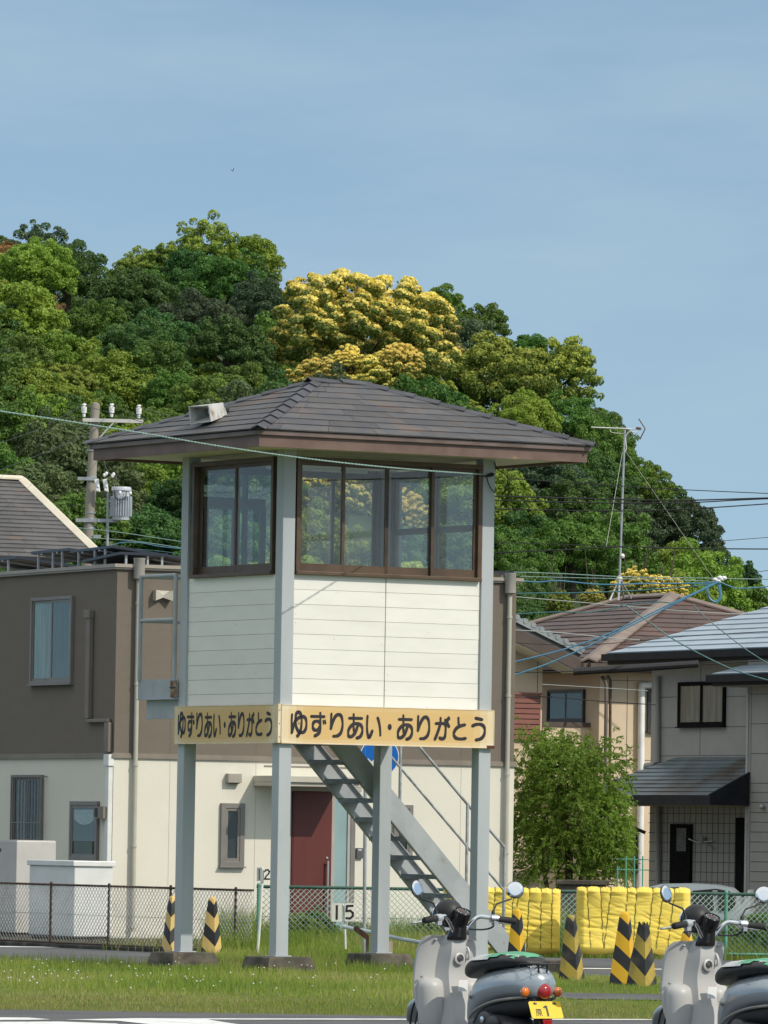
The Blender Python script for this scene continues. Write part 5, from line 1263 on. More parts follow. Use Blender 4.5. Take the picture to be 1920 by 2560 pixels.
for (x, y) in ((247, 1212), (268, 1212)):
    mb = MB(); q = pp(x, y, -.3); mb.hexa([q+Vector(v) for v in ((-.055, 0, -.13), (.035, 0, -.15), (.035, .08, -.15), (-.055, .08, -.13), (-.10, 0, .11), (-.01, 0, .13), (-.01, .08, .13), (-.10, .08, .11))]); mb.box(q+Vector((-.04, -.02, -.05)), (.05, 0, -.005), (0, .02, 0), (-.02, 0, .09)); mb.build('cutout_switch', M['porcelain'], pole, bevel=.01)
for (x, y) in ((261, 1188), (266, 1184), (281, 1190), (284, 1186), (300, 1232), (326, 1233)):
    mb = MB(); mb.ball(pp(x, y, -.4), (.035, .035, .045), 8); mb.build('insulator', M['porcelain'], pole, smooth=True)
mb = MB(); mb.tube(spline([pp(260, 1158, -.1), pp(272, 1183, -.1), pp(291, 1192, -.1), pp(285, 1222, -.2), pp(292, 1248, -.42), pp(312, 1246, -.42), pp(316, 1228, -.35)]), .012, 5); mb.tube([pp(274, 1187, -.1), pp(298, 1189, -.1)], .018, 5); mb.build('jumper_lead', M['dark_frame'], pole)
mb = MB(); q = pp(233, 1345, -.12); mb.box(q, (.16, 0, 0), (0, .06, 0), ez*.07); mb.box(pp(273, 1370, -.1), (.05, 0, 0), (0, .05, 0), ez*.07); mb.build('junction_box', M['galv'], pole)

# ================================================================== overhead wires
M['w_black'] = mat('w_black', (.018, .018, .02), rough=.5); M['w_green'] = mat('w_green', (.27, .40, .35), (.2, .31, .28), sc=30, rough=.5); M['w_blue'] = mat('w_blue', (.07, .22, .36), (.10, .27, .38), sc=9, rough=.5); M['w_teal'] = mat('w_teal', (.035, .12, .13), (.07, .20, .20), sc=14, rough=.5); M['w_pale'] = mat('w_pale', (.42, .45, .42), rough=.5)
def wire(pts, D, m, r, label, twist=0):
    n = len(pts); Ds = D if hasattr(D, '__len__') else [D]*n
    p = spline([at(x, y, Ds[i]) for i, (x, y) in enumerate(pts)], 10) if n > 2 else [at(*pts[0], Ds[0]), at(*pts[1], Ds[1])]
    p = [Vector(q) for q in p]; mb = MB(); r = r if twist else r*.62
    if twist:
        fine = []
        L = 0
        for a, b in zip(p, p[1:]):
            k = max(2, int((b-a).length/(twist*.25)))
            for i in range(k): fine.append((a.lerp(b, i/k), L+(b-a).length*i/k))
            L += (b-a).length
        for ph in (0, math.pi): mb.tube([q + Vector((0, math.cos(2*math.pi*s/twist+ph), math.sin(2*math.pi*s/twist+ph)))*r*.9 for q, s in fine], r, 5)
    else: mb.tube(p, r, 6)
    return solo(mb, 'overhead_wire', M[m], label, 'wire', 'overhead wires')
wire([(-60, 1019), (150, 1050), (340, 1080), (560, 1117), (790, 1149), (1000, 1171), (1219, 1187)], [60, 61.6, 63.3, 65.3, 67.3, 69.2, 71.6], 'w_green', .0048, 'pale green twisted cable crossing in front of the hut roof', .16)
for pts, D, m, r, lb in (
    ([(1268, 1196), (1490, 1211), (1660, 1222), (2000, 1237)], 96, 'w_black', .011, 'thin dark wire leaving the right side of the hut, uppermost of the black wires'),
    ([(1235, 1240), (1490, 1247), (1680, 1251), (1850, 1247), (2000, 1242)], 128, 'w_black', .024, 'thick black wire crossing the aerial mast, upper of a merging pair'),
    ([(1235, 1250), (1490, 1257), (1700, 1257), (1850, 1250), (2000, 1243)], 128.6, 'w_black', .02, 'thick black wire crossing the aerial mast, lower of a merging pair'),
    ([(1235, 1272), (1490, 1277), (1690, 1274), (2000, 1254)], 129, 'w_black', .02, 'black wire just under the merging pair, rising to the right'),
    ([(1235, 1382), (1400, 1375), (1560, 1367), (1700, 1371), (2000, 1373)], 127, 'w_black', .021, 'black wire crossing low on the aerial mast'),
    ([(1235, 1356), (1400, 1361), (1560, 1366)], 127.4, 'w_black', .012, 'thin black wire dying out at the aerial mast'),
    ([(1760, 1356), (2000, 1337)], 150, 'w_black', .012, 'thin grey wire against the sky at the right edge, upper one'),
    ([(1835, 1438), (2000, 1415)], 150, 'w_black', .012, 'thin grey wire against the sky at the right edge, lower one'),
    ([(1237, 1429), (1400, 1434), (1560, 1442), (1800, 1446), (2000, 1450)], 112, 'w_green', .014, 'pale green wire above the brown roof, topmost of its band'),
    ([(1300, 1441), (1500, 1446), (1700, 1450), (1795, 1455)], 112.4, 'w_green', .012, 'pale green wire running into the white clamp'),
    ([(1290, 1451), (1345, 1455), (1400, 1452), (1500, 1461), (1620, 1459), (1795, 1458)], 112.6, 'w_blue', .02, 'blue cable running level into the white clamp'),
    ([(1290, 1484), (1340, 1483), (1450, 1482), (1560, 1478), (1680, 1470), (1795, 1460)], 112.8, 'w_teal', .021, 'dark teal bundled cable rising gently to the white clamp'),
    ([(1290, 1473), (1420, 1474), (1560, 1470), (1700, 1466)], 113, 'w_black', .008, 'thin carrier wire above the dark teal bundled cable'),
    ([(1290, 1492), (1430, 1504), (1560, 1515), (1720, 1528), (1860, 1536)], 113.4, 'w_pale', .013, 'pale grey wire drooping across the brown roof ridge'),
    ([(1288, 1535), (1390, 1530), (1470, 1531), (1540, 1520), (1560, 1512), (1640, 1505), (1680, 1508)], 112, 'w_teal', .017, 'wavy teal cable over the brown roof'),
    ([(1285, 1655), (1400, 1626), (1520, 1585), (1640, 1527), (1720, 1490), (1798, 1453)], 109, 'w_blue', .022, 'blue cable sweeping up to the white clamp, upper one'),
    ([(1285, 1688), (1380, 1655), (1520, 1592), (1650, 1528), (1730, 1488), (1799, 1454)], 108.6, 'w_blue', .022, 'blue cable sweeping up to the white clamp, lower one'),
    ([(1800, 1455), (1840, 1470), (1890, 1469), (2000, 1458)], 112, 'w_blue', .018, 'short blue cable leaving the white clamp to the right edge'),
    ([(1562, 1512), (1620, 1553), (1680, 1596), (1780, 1650), (1860, 1683), (2000, 1722)], 104, 'w_teal', .018, 'dark teal twisted drop wire slanting over the blue roof, lower one'),
    ([(1732, 1510), (1760, 1540), (1830, 1597), (1890, 1640), (2000, 1705)], 104.5, 'w_teal', .014, 'slim teal drop wire slanting over the blue roof, upper one'),
    ([(1288, 1575), (1400, 1582), (1520, 1594), (1600, 1600)], 112, 'w_pale', .014, 'pale wire between the verge tiles and the brown roof'),
    ([(1290, 1607), (1420, 1613), (1560, 1606), (1700, 1592), (1920, 1578), (2000, 1574)], 111, 'w_black', .010, 'thin black carrier wire over the blue roof'),
    ([(1288, 1681), (1380, 1680), (1440, 1677)], 110, 'w_black', .014, 'black wire entering the thick black sleeve'),
    ([(1740, 1662), (1800, 1659), (1890, 1653), (2000, 1646)], 110, 'w_black', .016, 'black wire leaving the thick black sleeve to the right'),
    ([(1355, 1711), (1480, 1718), (1620, 1727)], 113, 'w_pale', .010, 'pale wire in front of the beige walls, upper one'),
    ([(1288, 1740), (1400, 1744), (1500, 1753), (1640, 1762)], 113, 'w_black', .014, 'black wire in front of the beige walls, lower one'),
    ([(210, 1014), (300, 1039), (400, 1068), (520, 1100)], [142, 139, 136, 133], 'w_black', .010, 'black line from the left insulator of the pole towards the hut'),
    ([(279, 1014), (360, 1046), (430, 1070), (520, 1095)], [142, 139, 136, 133], 'w_black', .010, 'black line from the middle insulator of the pole towards the hut'),
    ([(347, 1016), (420, 1040), (520, 1070)], [142, 139, 136], 'w_black', .010, 'black line from the right insulator of the pole towards the hut'),
    ([(-40, 1120), (90, 1075), (210, 1012)], [120, 131, 142], 'w_black', .009, 'black line reaching the left insulator of the pole from the left edge'),
    ([(-40, 1190), (140, 1120), (240, 1072)], [120, 131, 142], 'w_black', .009, 'dark line reaching the pole below its crossarm from the left edge'),
    ([(190, 1319), (300, 1331), (452, 1354)], 139, 'w_green', .014, 'pale green wire passing the foot of the transformer, upper one'),
    ([(215, 1344), (330, 1352), (455, 1370)], 139, 'w_green', .014, 'pale green wire passing the foot of the transformer, lower one'),
    ([(265, 1372), (300, 1357), (350, 1357), (400, 1366), (455, 1372)], 138.6, 'w_blue', .016, 'blue looping cable under the transformer'),
    ([(285, 1368), (330, 1372), (400, 1378), (455, 1386)], 138, 'w_teal', .012, 'thin teal wire just above the solar panels'),
    ([(150, 1260), (300, 1275), (455, 1298)], 145, 'w_black', .008, 'thin black wire behind the transformer')):
    wire(pts, D, m, r, lb)
mb = MB(); mb.tube([at(1436, 1679, 109.8), at(1590, 1671, 109.8), at(1742, 1660, 109.8)], .06, 10)
for k in range(60): q = at(1436, 1679, 109.8).lerp(at(1742, 1660, 109.8), k/59); mb.lathe([(.06, -.02), (.0635, 0), (.06, .02)], q, (1, 0, 0), 10)
mb.build('x', M['w_black']) if False else solo(mb, 'cable_sleeve', M['w_black'], 'thick black protective sleeve round a power cable before the grey house', 'cable')
cl = thing('cable_clamp', 'white porcelain clamp gathering the blue cables against the hill', 'cable clamp', at(1800, 1450, 111))
mb = MB()
for x, y in ((1788, 1449), (1796, 1453), (1804, 1448), (1810, 1445), (1800, 1444)): mb.ball(at(x, y, 110.8), (.05, .05, .035), 8)
mb.build('spool', M['porcelain'], cl, smooth=True)
mb = MB(); mb.tube(spline([at(1772, 1460, 111), at(1768, 1480, 111), at(1775, 1497, 111), at(1790, 1505, 111), at(1800, 1488, 111), at(1796, 1462, 111)]), .02, 6); mb.tube(spline([at(1800, 1460, 111), at(1802, 1490, 111), at(1795, 1505, 111)]), .018, 6); mb.build('loop', M['w_blue'], cl)
# a kite gliding far above the hill
bird = MB(); q = at(582, 427, 400)
bird.loft([[q+Vector((-.05+.02*k, 0, -.01))+Vector((0, math.cos(a), math.sin(a)))*r_ for a in [j*math.pi/4 for j in range(8)]] for k, r_ in enumerate((.004, .02, .026, .022, .012, .004))])
for s_, pts in ((1, [(0, .01), (.05, .06), (.075, .17), (.045, .18), (.015, .09), (-.015, .0)]), (-1, [(-.01, .0), (-.05, .05), (-.125, .085), (-.12, .055), (-.06, .01), (.0, -.015)])):
    bird.prism([q+Vector((x, -.01, z)) for x, z in pts], (0, .012, 0))
solo(bird, 'bird', mat('feather', (.05, .048, .05), (.03, .03, .03), sc=20), 'small dark bird gliding in the open sky', 'bird')
# ================================================================== hill and its trees
def leafmat(name, c1, c2, tip=None, tipc=None, hue=.12, tl=.32, rough=.55):
    m = bpy.data.materials.new(name); m.use_nodes = True; nt = m.node_tree; n = nt.nodes; l = nt.links; b = n['Principled BSDF']; out = n['Material Output']
    b.inputs['Roughness'].default_value = rough; b.inputs['Specular IOR Level'].default_value = .3
    a = n.new('ShaderNodeAttribute'); a.attribute_name = 'var'
    x = n.new('ShaderNodeMix'); x.data_type = 'RGBA'; x.inputs['A'].default_value = (*c1, 1); x.inputs['B'].default_value = (*c2, 1); l.new(a.outputs['Fac'], x.inputs['Factor'])
    col = x.outputs['Result']
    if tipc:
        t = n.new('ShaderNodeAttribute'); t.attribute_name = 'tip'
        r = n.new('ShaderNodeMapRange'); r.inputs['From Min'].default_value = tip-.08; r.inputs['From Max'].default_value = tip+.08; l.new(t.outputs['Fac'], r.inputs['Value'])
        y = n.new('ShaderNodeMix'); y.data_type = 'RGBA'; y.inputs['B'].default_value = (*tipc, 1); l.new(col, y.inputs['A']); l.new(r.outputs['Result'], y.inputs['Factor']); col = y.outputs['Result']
    oi = n.new('ShaderNodeObjectInfo'); h = n.new('ShaderNodeHueSaturation')
    r1 = n.new('ShaderNodeMapRange'); r1.inputs['To Min'].default_value = .5-hue*.22; r1.inputs['To Max'].default_value = .5+hue*.22; l.new(oi.outputs['Random'], r1.inputs['Value']); l.new(r1.outputs['Result'], h.inputs['Hue'])
    fr = n.new('ShaderNodeMath'); fr.operation = 'MULTIPLY'; fr.inputs[1].default_value = 7.31; l.new(oi.outputs['Random'], fr.inputs[0]); f2 = n.new('ShaderNodeMath'); f2.operation = 'FRACT'; l.new(fr.outputs[0], f2.inputs[0])
    r2 = n.new('ShaderNodeMapRange'); r2.inputs['To Min'].default_value = .88; r2.inputs['To Max'].default_value = 1.42; l.new(f2.outputs[0], r2.inputs['Value']); l.new(r2.outputs['Result'], h.inputs['Value'])
    l.new(col, h.inputs['Color']); l.new(h.outputs['Color'], b.inputs['Base Color'])
    tr = n.new('ShaderNodeBsdfTranslucent'); l.new(h.outputs['Color'], tr.inputs['Color'])
    mx = n.new('ShaderNodeMixShader'); mx.inputs['Fac'].default_value = tl; l.new(b.outputs[0], mx.inputs[1]); l.new(tr.outputs[0], mx.inputs[2]); l.new(mx.outputs[0], out.inputs['Surface'])
    return m
LM = {
 'deep': leafmat('leaf_deep', (.05, .112, .028), (.086, .16, .038)),
 'mid': leafmat('leaf_mid', (.068, .14, .024), (.13, .215, .036)),
 'fresh': leafmat('leaf_fresh', (.14, .225, .026), (.225, .31, .044)),
 'olive': leafmat('leaf_olive', (.085, .125, .045), (.14, .175, .065)),
 'blossom': leafmat('leaf_blossom', (.09, .14, .028), (.18, .21, .045), .41, (.76, .63, .17), hue=.05),
 'lime': leafmat('leaf_lime', (.085, .155, .026), (.16, .23, .04), .52, (.32, .38, .065), hue=.06),
 'rust': leafmat('leaf_rust', (.10, .10, .04), (.22, .13, .055), .5, (.32, .18, .07), hue=.05),
 'dull': leafmat('leaf_dull', (.056, .10, .05), (.095, .14, .066))}
M['bark'] = mat('bark', (.085, .068, .05), (.05, .04, .03), sc=7, rough=.95, stretch=(3, 3, .6))
def crown_mesh(name, seed, nclump=190, nleaf=125, leaf=.031, clr=.155, shape=(1, 1, .9), asp=.62, lumpy=1.0):
    """unit crown: leaf clumps spread over and inside an uneven ellipsoid"""
    g = np.random.default_rng(seed)
    d = g.normal(size=(nclump*3, 3)); d /= np.linalg.norm(d, axis=1)[:, None]; d = d[d[:, 2] > -.55][:nclump]
    rad = g.uniform(.62, .96, len(d)); rad[: len(d)//6] *= .62
    lump = 1 + lumpy*(.11*np.sin(d[:, 0]*4+seed)+.09*np.cos(d[:, 1]*5+seed*2)+.06*np.sin(d[:, 2]*9+d[:, 0]*7))
    cen = d*rad[:, None]*lump[:, None]*np.array(shape)
    V = []; var = []; tip = []
    for c, dd in zip(cen, d):
        cr_ = clr*g.uniform(.7, 1.25); nl = int(nleaf*(cr_/clr)**2)
        o = g.normal(size=(nl, 3)); o /= np.linalg.norm(o, axis=1)[:, None]
        bias = dd*.6+np.array([0, 0, .30]); o = o+bias*.62; o /= np.linalg.norm(o, axis=1)[:, None]
        rr = cr_*g.uniform(.62, 1.05, nl)**.7
        p = c + o*rr[:, None]*np.array([1, 1, .82])
        nrm = o + g.normal(size=(nl, 3))*.55; nrm /= np.linalg.norm(nrm, axis=1)[:, None]
        t = np.cross(nrm, g.normal(size=(nl, 3))); t /= np.linalg.norm(t, axis=1)[:, None]
        b = np.cross(nrm, t)
        s = leaf*g.uniform(.7, 1.35, nl)[:, None]
        q = np.stack([p - t*s, p + b*s*asp - t*s*.15, p + t*s, p - b*s*asp - t*s*.15], 1)
        q[:, 2] -= nrm*s*.25
        V.append(q); v = np.clip(g.uniform(.1, .9) + g.normal(size=nl)*.22, 0, 1); var.append(v)
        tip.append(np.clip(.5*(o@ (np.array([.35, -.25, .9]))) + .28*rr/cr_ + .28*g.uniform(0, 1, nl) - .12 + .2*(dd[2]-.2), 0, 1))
    V = np.concatenate(V).reshape(-1, 3); n = len(V)//4
    return fastmesh(name, V, np.arange(n*4).reshape(n, 4), M['bark'], None, {'var': np.concatenate(var), 'tip': np.concatenate(tip)})
CROWNS = [crown_mesh('crown_a', 1), crown_mesh('crown_b', 2, shape=(1, 1, 1.15)), crown_mesh('crown_c', 3, nclump=240, nleaf=105, clr=.14, shape=(1.1, 1.1, .8)),
          crown_mesh('crown_d', 4, nclump=160, nleaf=150, clr=.175), crown_mesh('crown_e', 5, nclump=190, nleaf=120, clr=.155, leaf=.034, shape=(.9, .9, 1.25)), crown_mesh('crown_f', 6, nclump=260, nleaf=100, clr=.13, shape=(1.05, 1.05, .95))]
BLOS = [crown_mesh('crown_g', 21, nclump=330, nleaf=150, clr=.105, leaf=.021, shape=(1.1, 1.1, .85), asp=.7, lumpy=.35), crown_mesh('crown_h', 22, nclump=280, nleaf=150, clr=.115, leaf=.022, shape=(1, 1, .95), asp=.7, lumpy=.5)]
SPARSE = crown_mesh('crown_s', 31, nclump=46, nleaf=110, clr=.17, leaf=.042, shape=(1, 1, .8))
def trunk_mesh():
    mb = MB(); g = random.Random(5)
    mb.tube([(0, 0, -1.02), (.03, .02, -.7), (-.02, .03, -.4), (.02, 0, -.2), (0, 0, .1)], [.10, .075, .06, .045, .02], 8)
    for k in range(9):
        a = k*2.4; z = -.42+.04*k; r = g.uniform(.4, .68)
        mb.tube([(0, 0, z), (math.cos(a)*r*.4, math.sin(a)*r*.4, z+.12), (math.cos(a)*r, math.sin(a)*r, z+.27)], [.035, .025, .008], 6)
    o = mb.build('trunk', M['bark'], smooth=50); me = o.data; bpy.data.objects.remove(o); return me
TRUNK = trunk_mesh()
# hill surface: height grows with distance and falls away to the right
SKY = [(-300, 600), (0, 600), (70, 585), (150, 590), (215, 655), (345, 620), (405, 640), (510, 590), (590, 610), (655, 640), (700, 700), (860, 700), (960, 715), (1080, 770), (1165, 830), (1290, 880), (1420, 905), (1490, 960), (1530, 1040), (1600, 1130), (1700, 1240), (1800, 1360), (1860, 1440), (1920, 1480), (2200, 1640)]
def skyline(px):
    for (a, ya), (b, yb) in zip(SKY, SKY[1:]):
        if a <= px <= b: return ya+(yb-ya)*(px-a)/(b-a)
    return SKY[0][1] if px < 0 else SKY[-1][1]
D_0, D_1 = 158.0, 262.0
def crest(px): return at(px, skyline(px), D_1).z - 1.2      # top of the crowns' centres at the crest
def hillz(X, Y):
    px = 960 + X/Y*F
    c = crest(px); t = (Y-D_0)/(D_1-D_0)
    if t <= 0: return 0.0
    if t > 1: return max(0, (c-1.5))*max(0, 1-(t-1)*.6)
    return max(0.0, (c-1.5)*(t**.70))
hv_ = []; NXh, NYh = 70, 40
for j in range(NYh+1):
    Y = D_0-3 + (D_1+80-D_0)*j/NYh
    for i in range(NXh+1): X = -34+68*i/NXh; hv_.append((X, Y, hillz(X, Y)-.05+.25*math.sin(X*1.3+Y*.7)*min(1, max(0, Y-D_0)/20)))
hq = [(j*(NXh+1)+i, j*(NXh+1)+i+1, (j+1)*(NXh+1)+i+1, (j+1)*(NXh+1)+i) for j in range(NYh) for i in range(NXh)]
mb = MB(); mb.faces(hv_, hq); o = mb.build('hill', mat('forest_floor', (.028, .05, .015), (.045, .07, .02), sc=.4, rough=1), smooth=True, fixn=False); o['kind'] = 'structure'
TREES = []
KINDN = {'deep': 'deep green', 'mid': 'mid green', 'fresh': 'bright fresh green', 'olive': 'olive green', 'blossom': 'cream blossomed', 'lime': 'lime tipped', 'rust': 'rusty brown', 'dull': 'dull bluish green'}
def tree(c, r, kind, label=None, mesh=None, name='hill_tree', rz=None, sc=None):
    t = bpy.data.objects.new(name, None); COL.objects.link(t)
    gz = hillz(c.x, c.y)
    h = max(.6, c.z-gz)
    t.location = (c.x, c.y, gz)
    o = bpy.data.objects.new('crown', mesh or random.choice(BLOS if kind in ('blossom', 'lime') else CROWNS)); COL.objects.link(o); o.parent = t
    o.location = (0, 0, h); o.scale = sc or (r*random.uniform(.92, 1.1), r*random.uniform(.92, 1.1), r*random.uniform(.9, 1.08)); o.rotation_euler = (0, 0, random.uniform(0, 6.28) if rz is None else rz)
    o.material_slots[0].link = 'OBJECT'; o.material_slots[0].material = LM[kind]
    k = bpy.data.objects.new('trunk', TRUNK); COL.objects.link(k); k.parent = t; k.location = (0, 0, h); k.scale = (r, r, h); k.rotation_euler = (0, 0, random.uniform(0, 6))
    px = 960 + c.x/c.y*F; py = 2102 + .0162*(px-960) - (c.z-CAMZ)/c.y*F
    TREES.append((t, kind, px, py, r, label, c.y)); return t
# the trees one notices, by their place on the hill
special = [  # px, py, radius px, distance, kind, label, mesh
 (905, 850, 218, 236, 'blossom', 'huge cream blossomed tree swelling above the hut roof', BLOS[0]),
 (1030, 850, 120, 233, 'blossom', 'cream blossomed tree on the right shoulder of the huge one', BLOS[1]),
 (775, 775, 95, 240, 'blossom', 'cream blossomed tree on the left shoulder of the huge one', BLOS[1]),
 (1000, 910, 62, 214, 'blossom', 'small cream blossomed tree under the huge one', BLOS[0]),
 (870, 905, 48, 214, 'blossom', 'small round blossomed tree just above the hut ridge', BLOS[1]),
 (800, 965, 90, 188, 'blossom', 'yellow blossomed tree peeping over the left end of the hut ridge', BLOS[0]),
 (950, 975, 95, 187, 'blossom', 'yellow blossomed tree peeping over the right end of the hut ridge', BLOS[1]),
 (1160, 1045, 60, 186, 'lime', 'lime yellow tree beside the right slope of the hut roof', BLOS[1]),
 (860, 1230, 110, 172, 'blossom', 'yellow blossomed tree seen through the middle window panes', BLOS[0]),
 (770, 1260, 85, 171, 'blossom', 'yellow blossomed tree seen through the first window pane', BLOS[1]),
 (1010, 1300, 75, 171, 'blossom', 'yellow blossomed tree low in the third window pane', BLOS[1]),
 (1130, 1200, 70, 173, 'lime', 'lime tipped tree low behind the right window', BLOS[0]),
 (520, 655, 90, 255, 'lime', 'pale yellow green tree standing highest on the crest', CROWNS[1]),
 (430, 670, 70, 256, 'lime', 'pale yellow green tree left of the highest crest tree', CROWNS[2]),
 (625, 680, 80, 250, 'fresh', 'bright green tree right of the highest crest tree', CROWNS[4]),
 (345, 690, 75, 254, 'lime', 'spiky lime tipped tree on the left part of the crest', BLOS[1]),
 (95, 610, 72, 262, 'dull', 'dark open topped tree rising alone on the left skyline', SPARSE),
 (20, 660, 60, 258, 'rust', 'rusty brown tree at the left edge of the crest', CROWNS[2]),
 (40, 745, 55, 246, 'rust', 'rusty tree below the brown one at the left edge', SPARSE),
 (110, 780, 48, 240, 'rust', 'small rust topped tree among deep green ones on the left', CROWNS[0]),
 (170, 700, 95, 250, 'deep', 'dense deep green tree on the left crest', CROWNS[3]),
 (1095, 785, 72, 240, 'fresh', 'bright green tree on the crest just right of the huge blossomed tree', CROWNS[3]),
 (1200, 835, 78, 238, 'mid', 'mid green tree on the crest above the right hip of the hut roof', CROWNS[5]),
 (1160, 900, 120, 205, 'dull', 'dark bluish green tree right of the huge blossomed one', CROWNS[0]),
 (1240, 960, 125, 200, 'lime', 'lime tipped tree at the bulging right shoulder of the hill', CROWNS[3]),
 (1390, 960, 120, 204, 'lime', 'lime green tree jutting furthest right against the sky', CROWNS[5]),
 (1310, 915, 78, 207, 'mid', 'green tree topping the right shoulder of the hill', CROWNS[4]),
 (1430, 1060, 85, 196, 'mid', 'green tree beneath the one jutting right', CROWNS[0]),
 (1310, 1060, 95, 190, 'fresh', 'bright green tree above the right eave corner', CROWNS[2]),
 (1220, 1200, 70, 176, 'lime', 'lime tree under the right eave of the hut', BLOS[0]),
 (1330, 1165, 75, 180, 'mid', 'mid green tree filling the gap under the right eave corner', CROWNS[0]),
 (1250, 1130, 62, 181, 'deep', 'deep green tree tucked just under the right eave', CROWNS[3]),
 (1400, 1190, 80, 178, 'fresh', 'bright green tree between the right eave and the aerial', CROWNS[5]),
 (1480, 1500, 32, 148, 'blossom', 'small yellow flowering tree behind the brown roof, left one', BLOS[0]),
 (1400, 1515, 40, 149, 'lime', 'small yellow flowering tree just right of the taupe block', BLOS[1]),
 (1585, 1480, 60, 150, 'blossom', 'small yellow flowering tree behind the aerial legs', BLOS[1]),
 (1655, 1495, 62, 150, 'blossom', 'small yellow flowering tree behind the brown roof, right one', BLOS[0]),
 (650, 800, 100, 225, 'dull', 'dark bluish green tree left of the huge blossomed one', CROWNS[1]),
 (500, 830, 100, 223, 'dull', 'dark bluish green tree in the middle of the hill', CROWNS[3]),
 (480, 935, 75, 205, 'fresh', 'bright round green tree above the loudspeaker', CROWNS[5])]
for px, py, rp_, D, kd, lb, me in special:
    if D > 151:                                  # stand it where the hillside passes under its crown
        for Dq in np.arange(D_0-2, D_1+4, 1.0):
            c = at(px, py, Dq)
            if hillz(c.x, c.y) >= c.z - max(rp_*Dq/F*1.05, 2.9 if Dq > D_1-4 else 0): D = Dq; break
    if 'ridge' in lb or 'under the huge' in lb: D = min(D, 216)     # in front of the huge tree
    s_ = D/F; c = at(px, py, D); tree(c, rp_*s_, kd, lb, me)
def fits(px, py, r, D):
    for (_, _, qx, qy, qr, lab, qd) in TREES:
        if math.hypot(px-qx, (py-qy)*1.15) < (r+qr/qd*F)*.34: return False
        if lab and math.hypot(px-qx, py-qy) < (qr/qd*F)*.82 + (r*.6 if 'pane' in lab else 0) and D < qd-1.5: return False
    return True
rows = 0
for Y in np.arange(D_1+2, D_0-6, -5.0):
    X = -21.0
    while X < 21.5:
        r = random.uniform(1.1, 2.0)*(.8+.35*(Y-D_0)/(D_1-D_0)); X += r*random.uniform(.55, .85)
        y = Y+random.uniform(-3, 3); px = 960+X/y*F
        gz = hillz(X, y)
        if px > 1500 and gz < .5 and y > 200: continue
        z = gz + r*random.uniform(.75, 1.2) + (1.2 if gz < 1 else 0.2)
        if px < -160 or px > 2080: continue
        py = 2102+.0162*(px-960)-(z-CAMZ)/y*F
        top = py - r/y*F*.95
        if top < skyline(px)-6: continue
        if y < D_0 and px > 1480 and py < 1500: continue
        if not fits(px, py, r/y*F, y): continue
        u = random.random(); left = px < 700
        kind = ('deep' if u < .22 else 'mid' if u < .54 else 'fresh' if u < .79 else 'dull' if u < .85 else 'lime' if u < .9 else 'olive') if left else ('deep' if u < .3 else 'mid' if u < .66 else 'fresh' if u < .76 else 'lime' if u < .84 else 'dull')
        tree(Vector((X, y, z)), r, kind)
# labels for the ordinary trees: colour, height on the hill, and what they stand near
ZONE = [(-999, 150, 'at the left edge, above the dark slate roof'), (150, 330, 'behind the utility pole'), (330, 560, 'between the utility pole and the hut roof'), (560, 820, 'behind the left half of the hut'), (820, 1130, 'behind the right half of the hut'), (1130, 1330, 'just right of the hut'), (1330, 1500, 'left of the aerial mast'), (1500, 1700, 'right of the aerial mast'), (1700, 9999, 'at the right foot of the hill, above the blue slate roof')]
seen = {}
for t, kind, px, py, r, lab, D in TREES:
    if not lab:
        z_ = next(s for a, b, s in ZONE if a <= px < b)
        fr = (py-skyline(px))/max(1, 1650-skyline(px)); lv = 'on the crest' if fr < .14 else 'high on the slope' if fr < .34 else 'halfway up the hill' if fr < .56 else 'low on the hill' if fr < .78 else 'at the foot of the hill'
        sz = 'large ' if r > 2.0 else 'small ' if r < 1.45 else ''
        lab = f'{sz}{KINDN[kind]} tree {lv} {z_}'
        lab = ' '.join(lab.split()[:16])
    tag(t, lab, 'tree', 'trees covering the hill')
print('TREES', len(TREES))
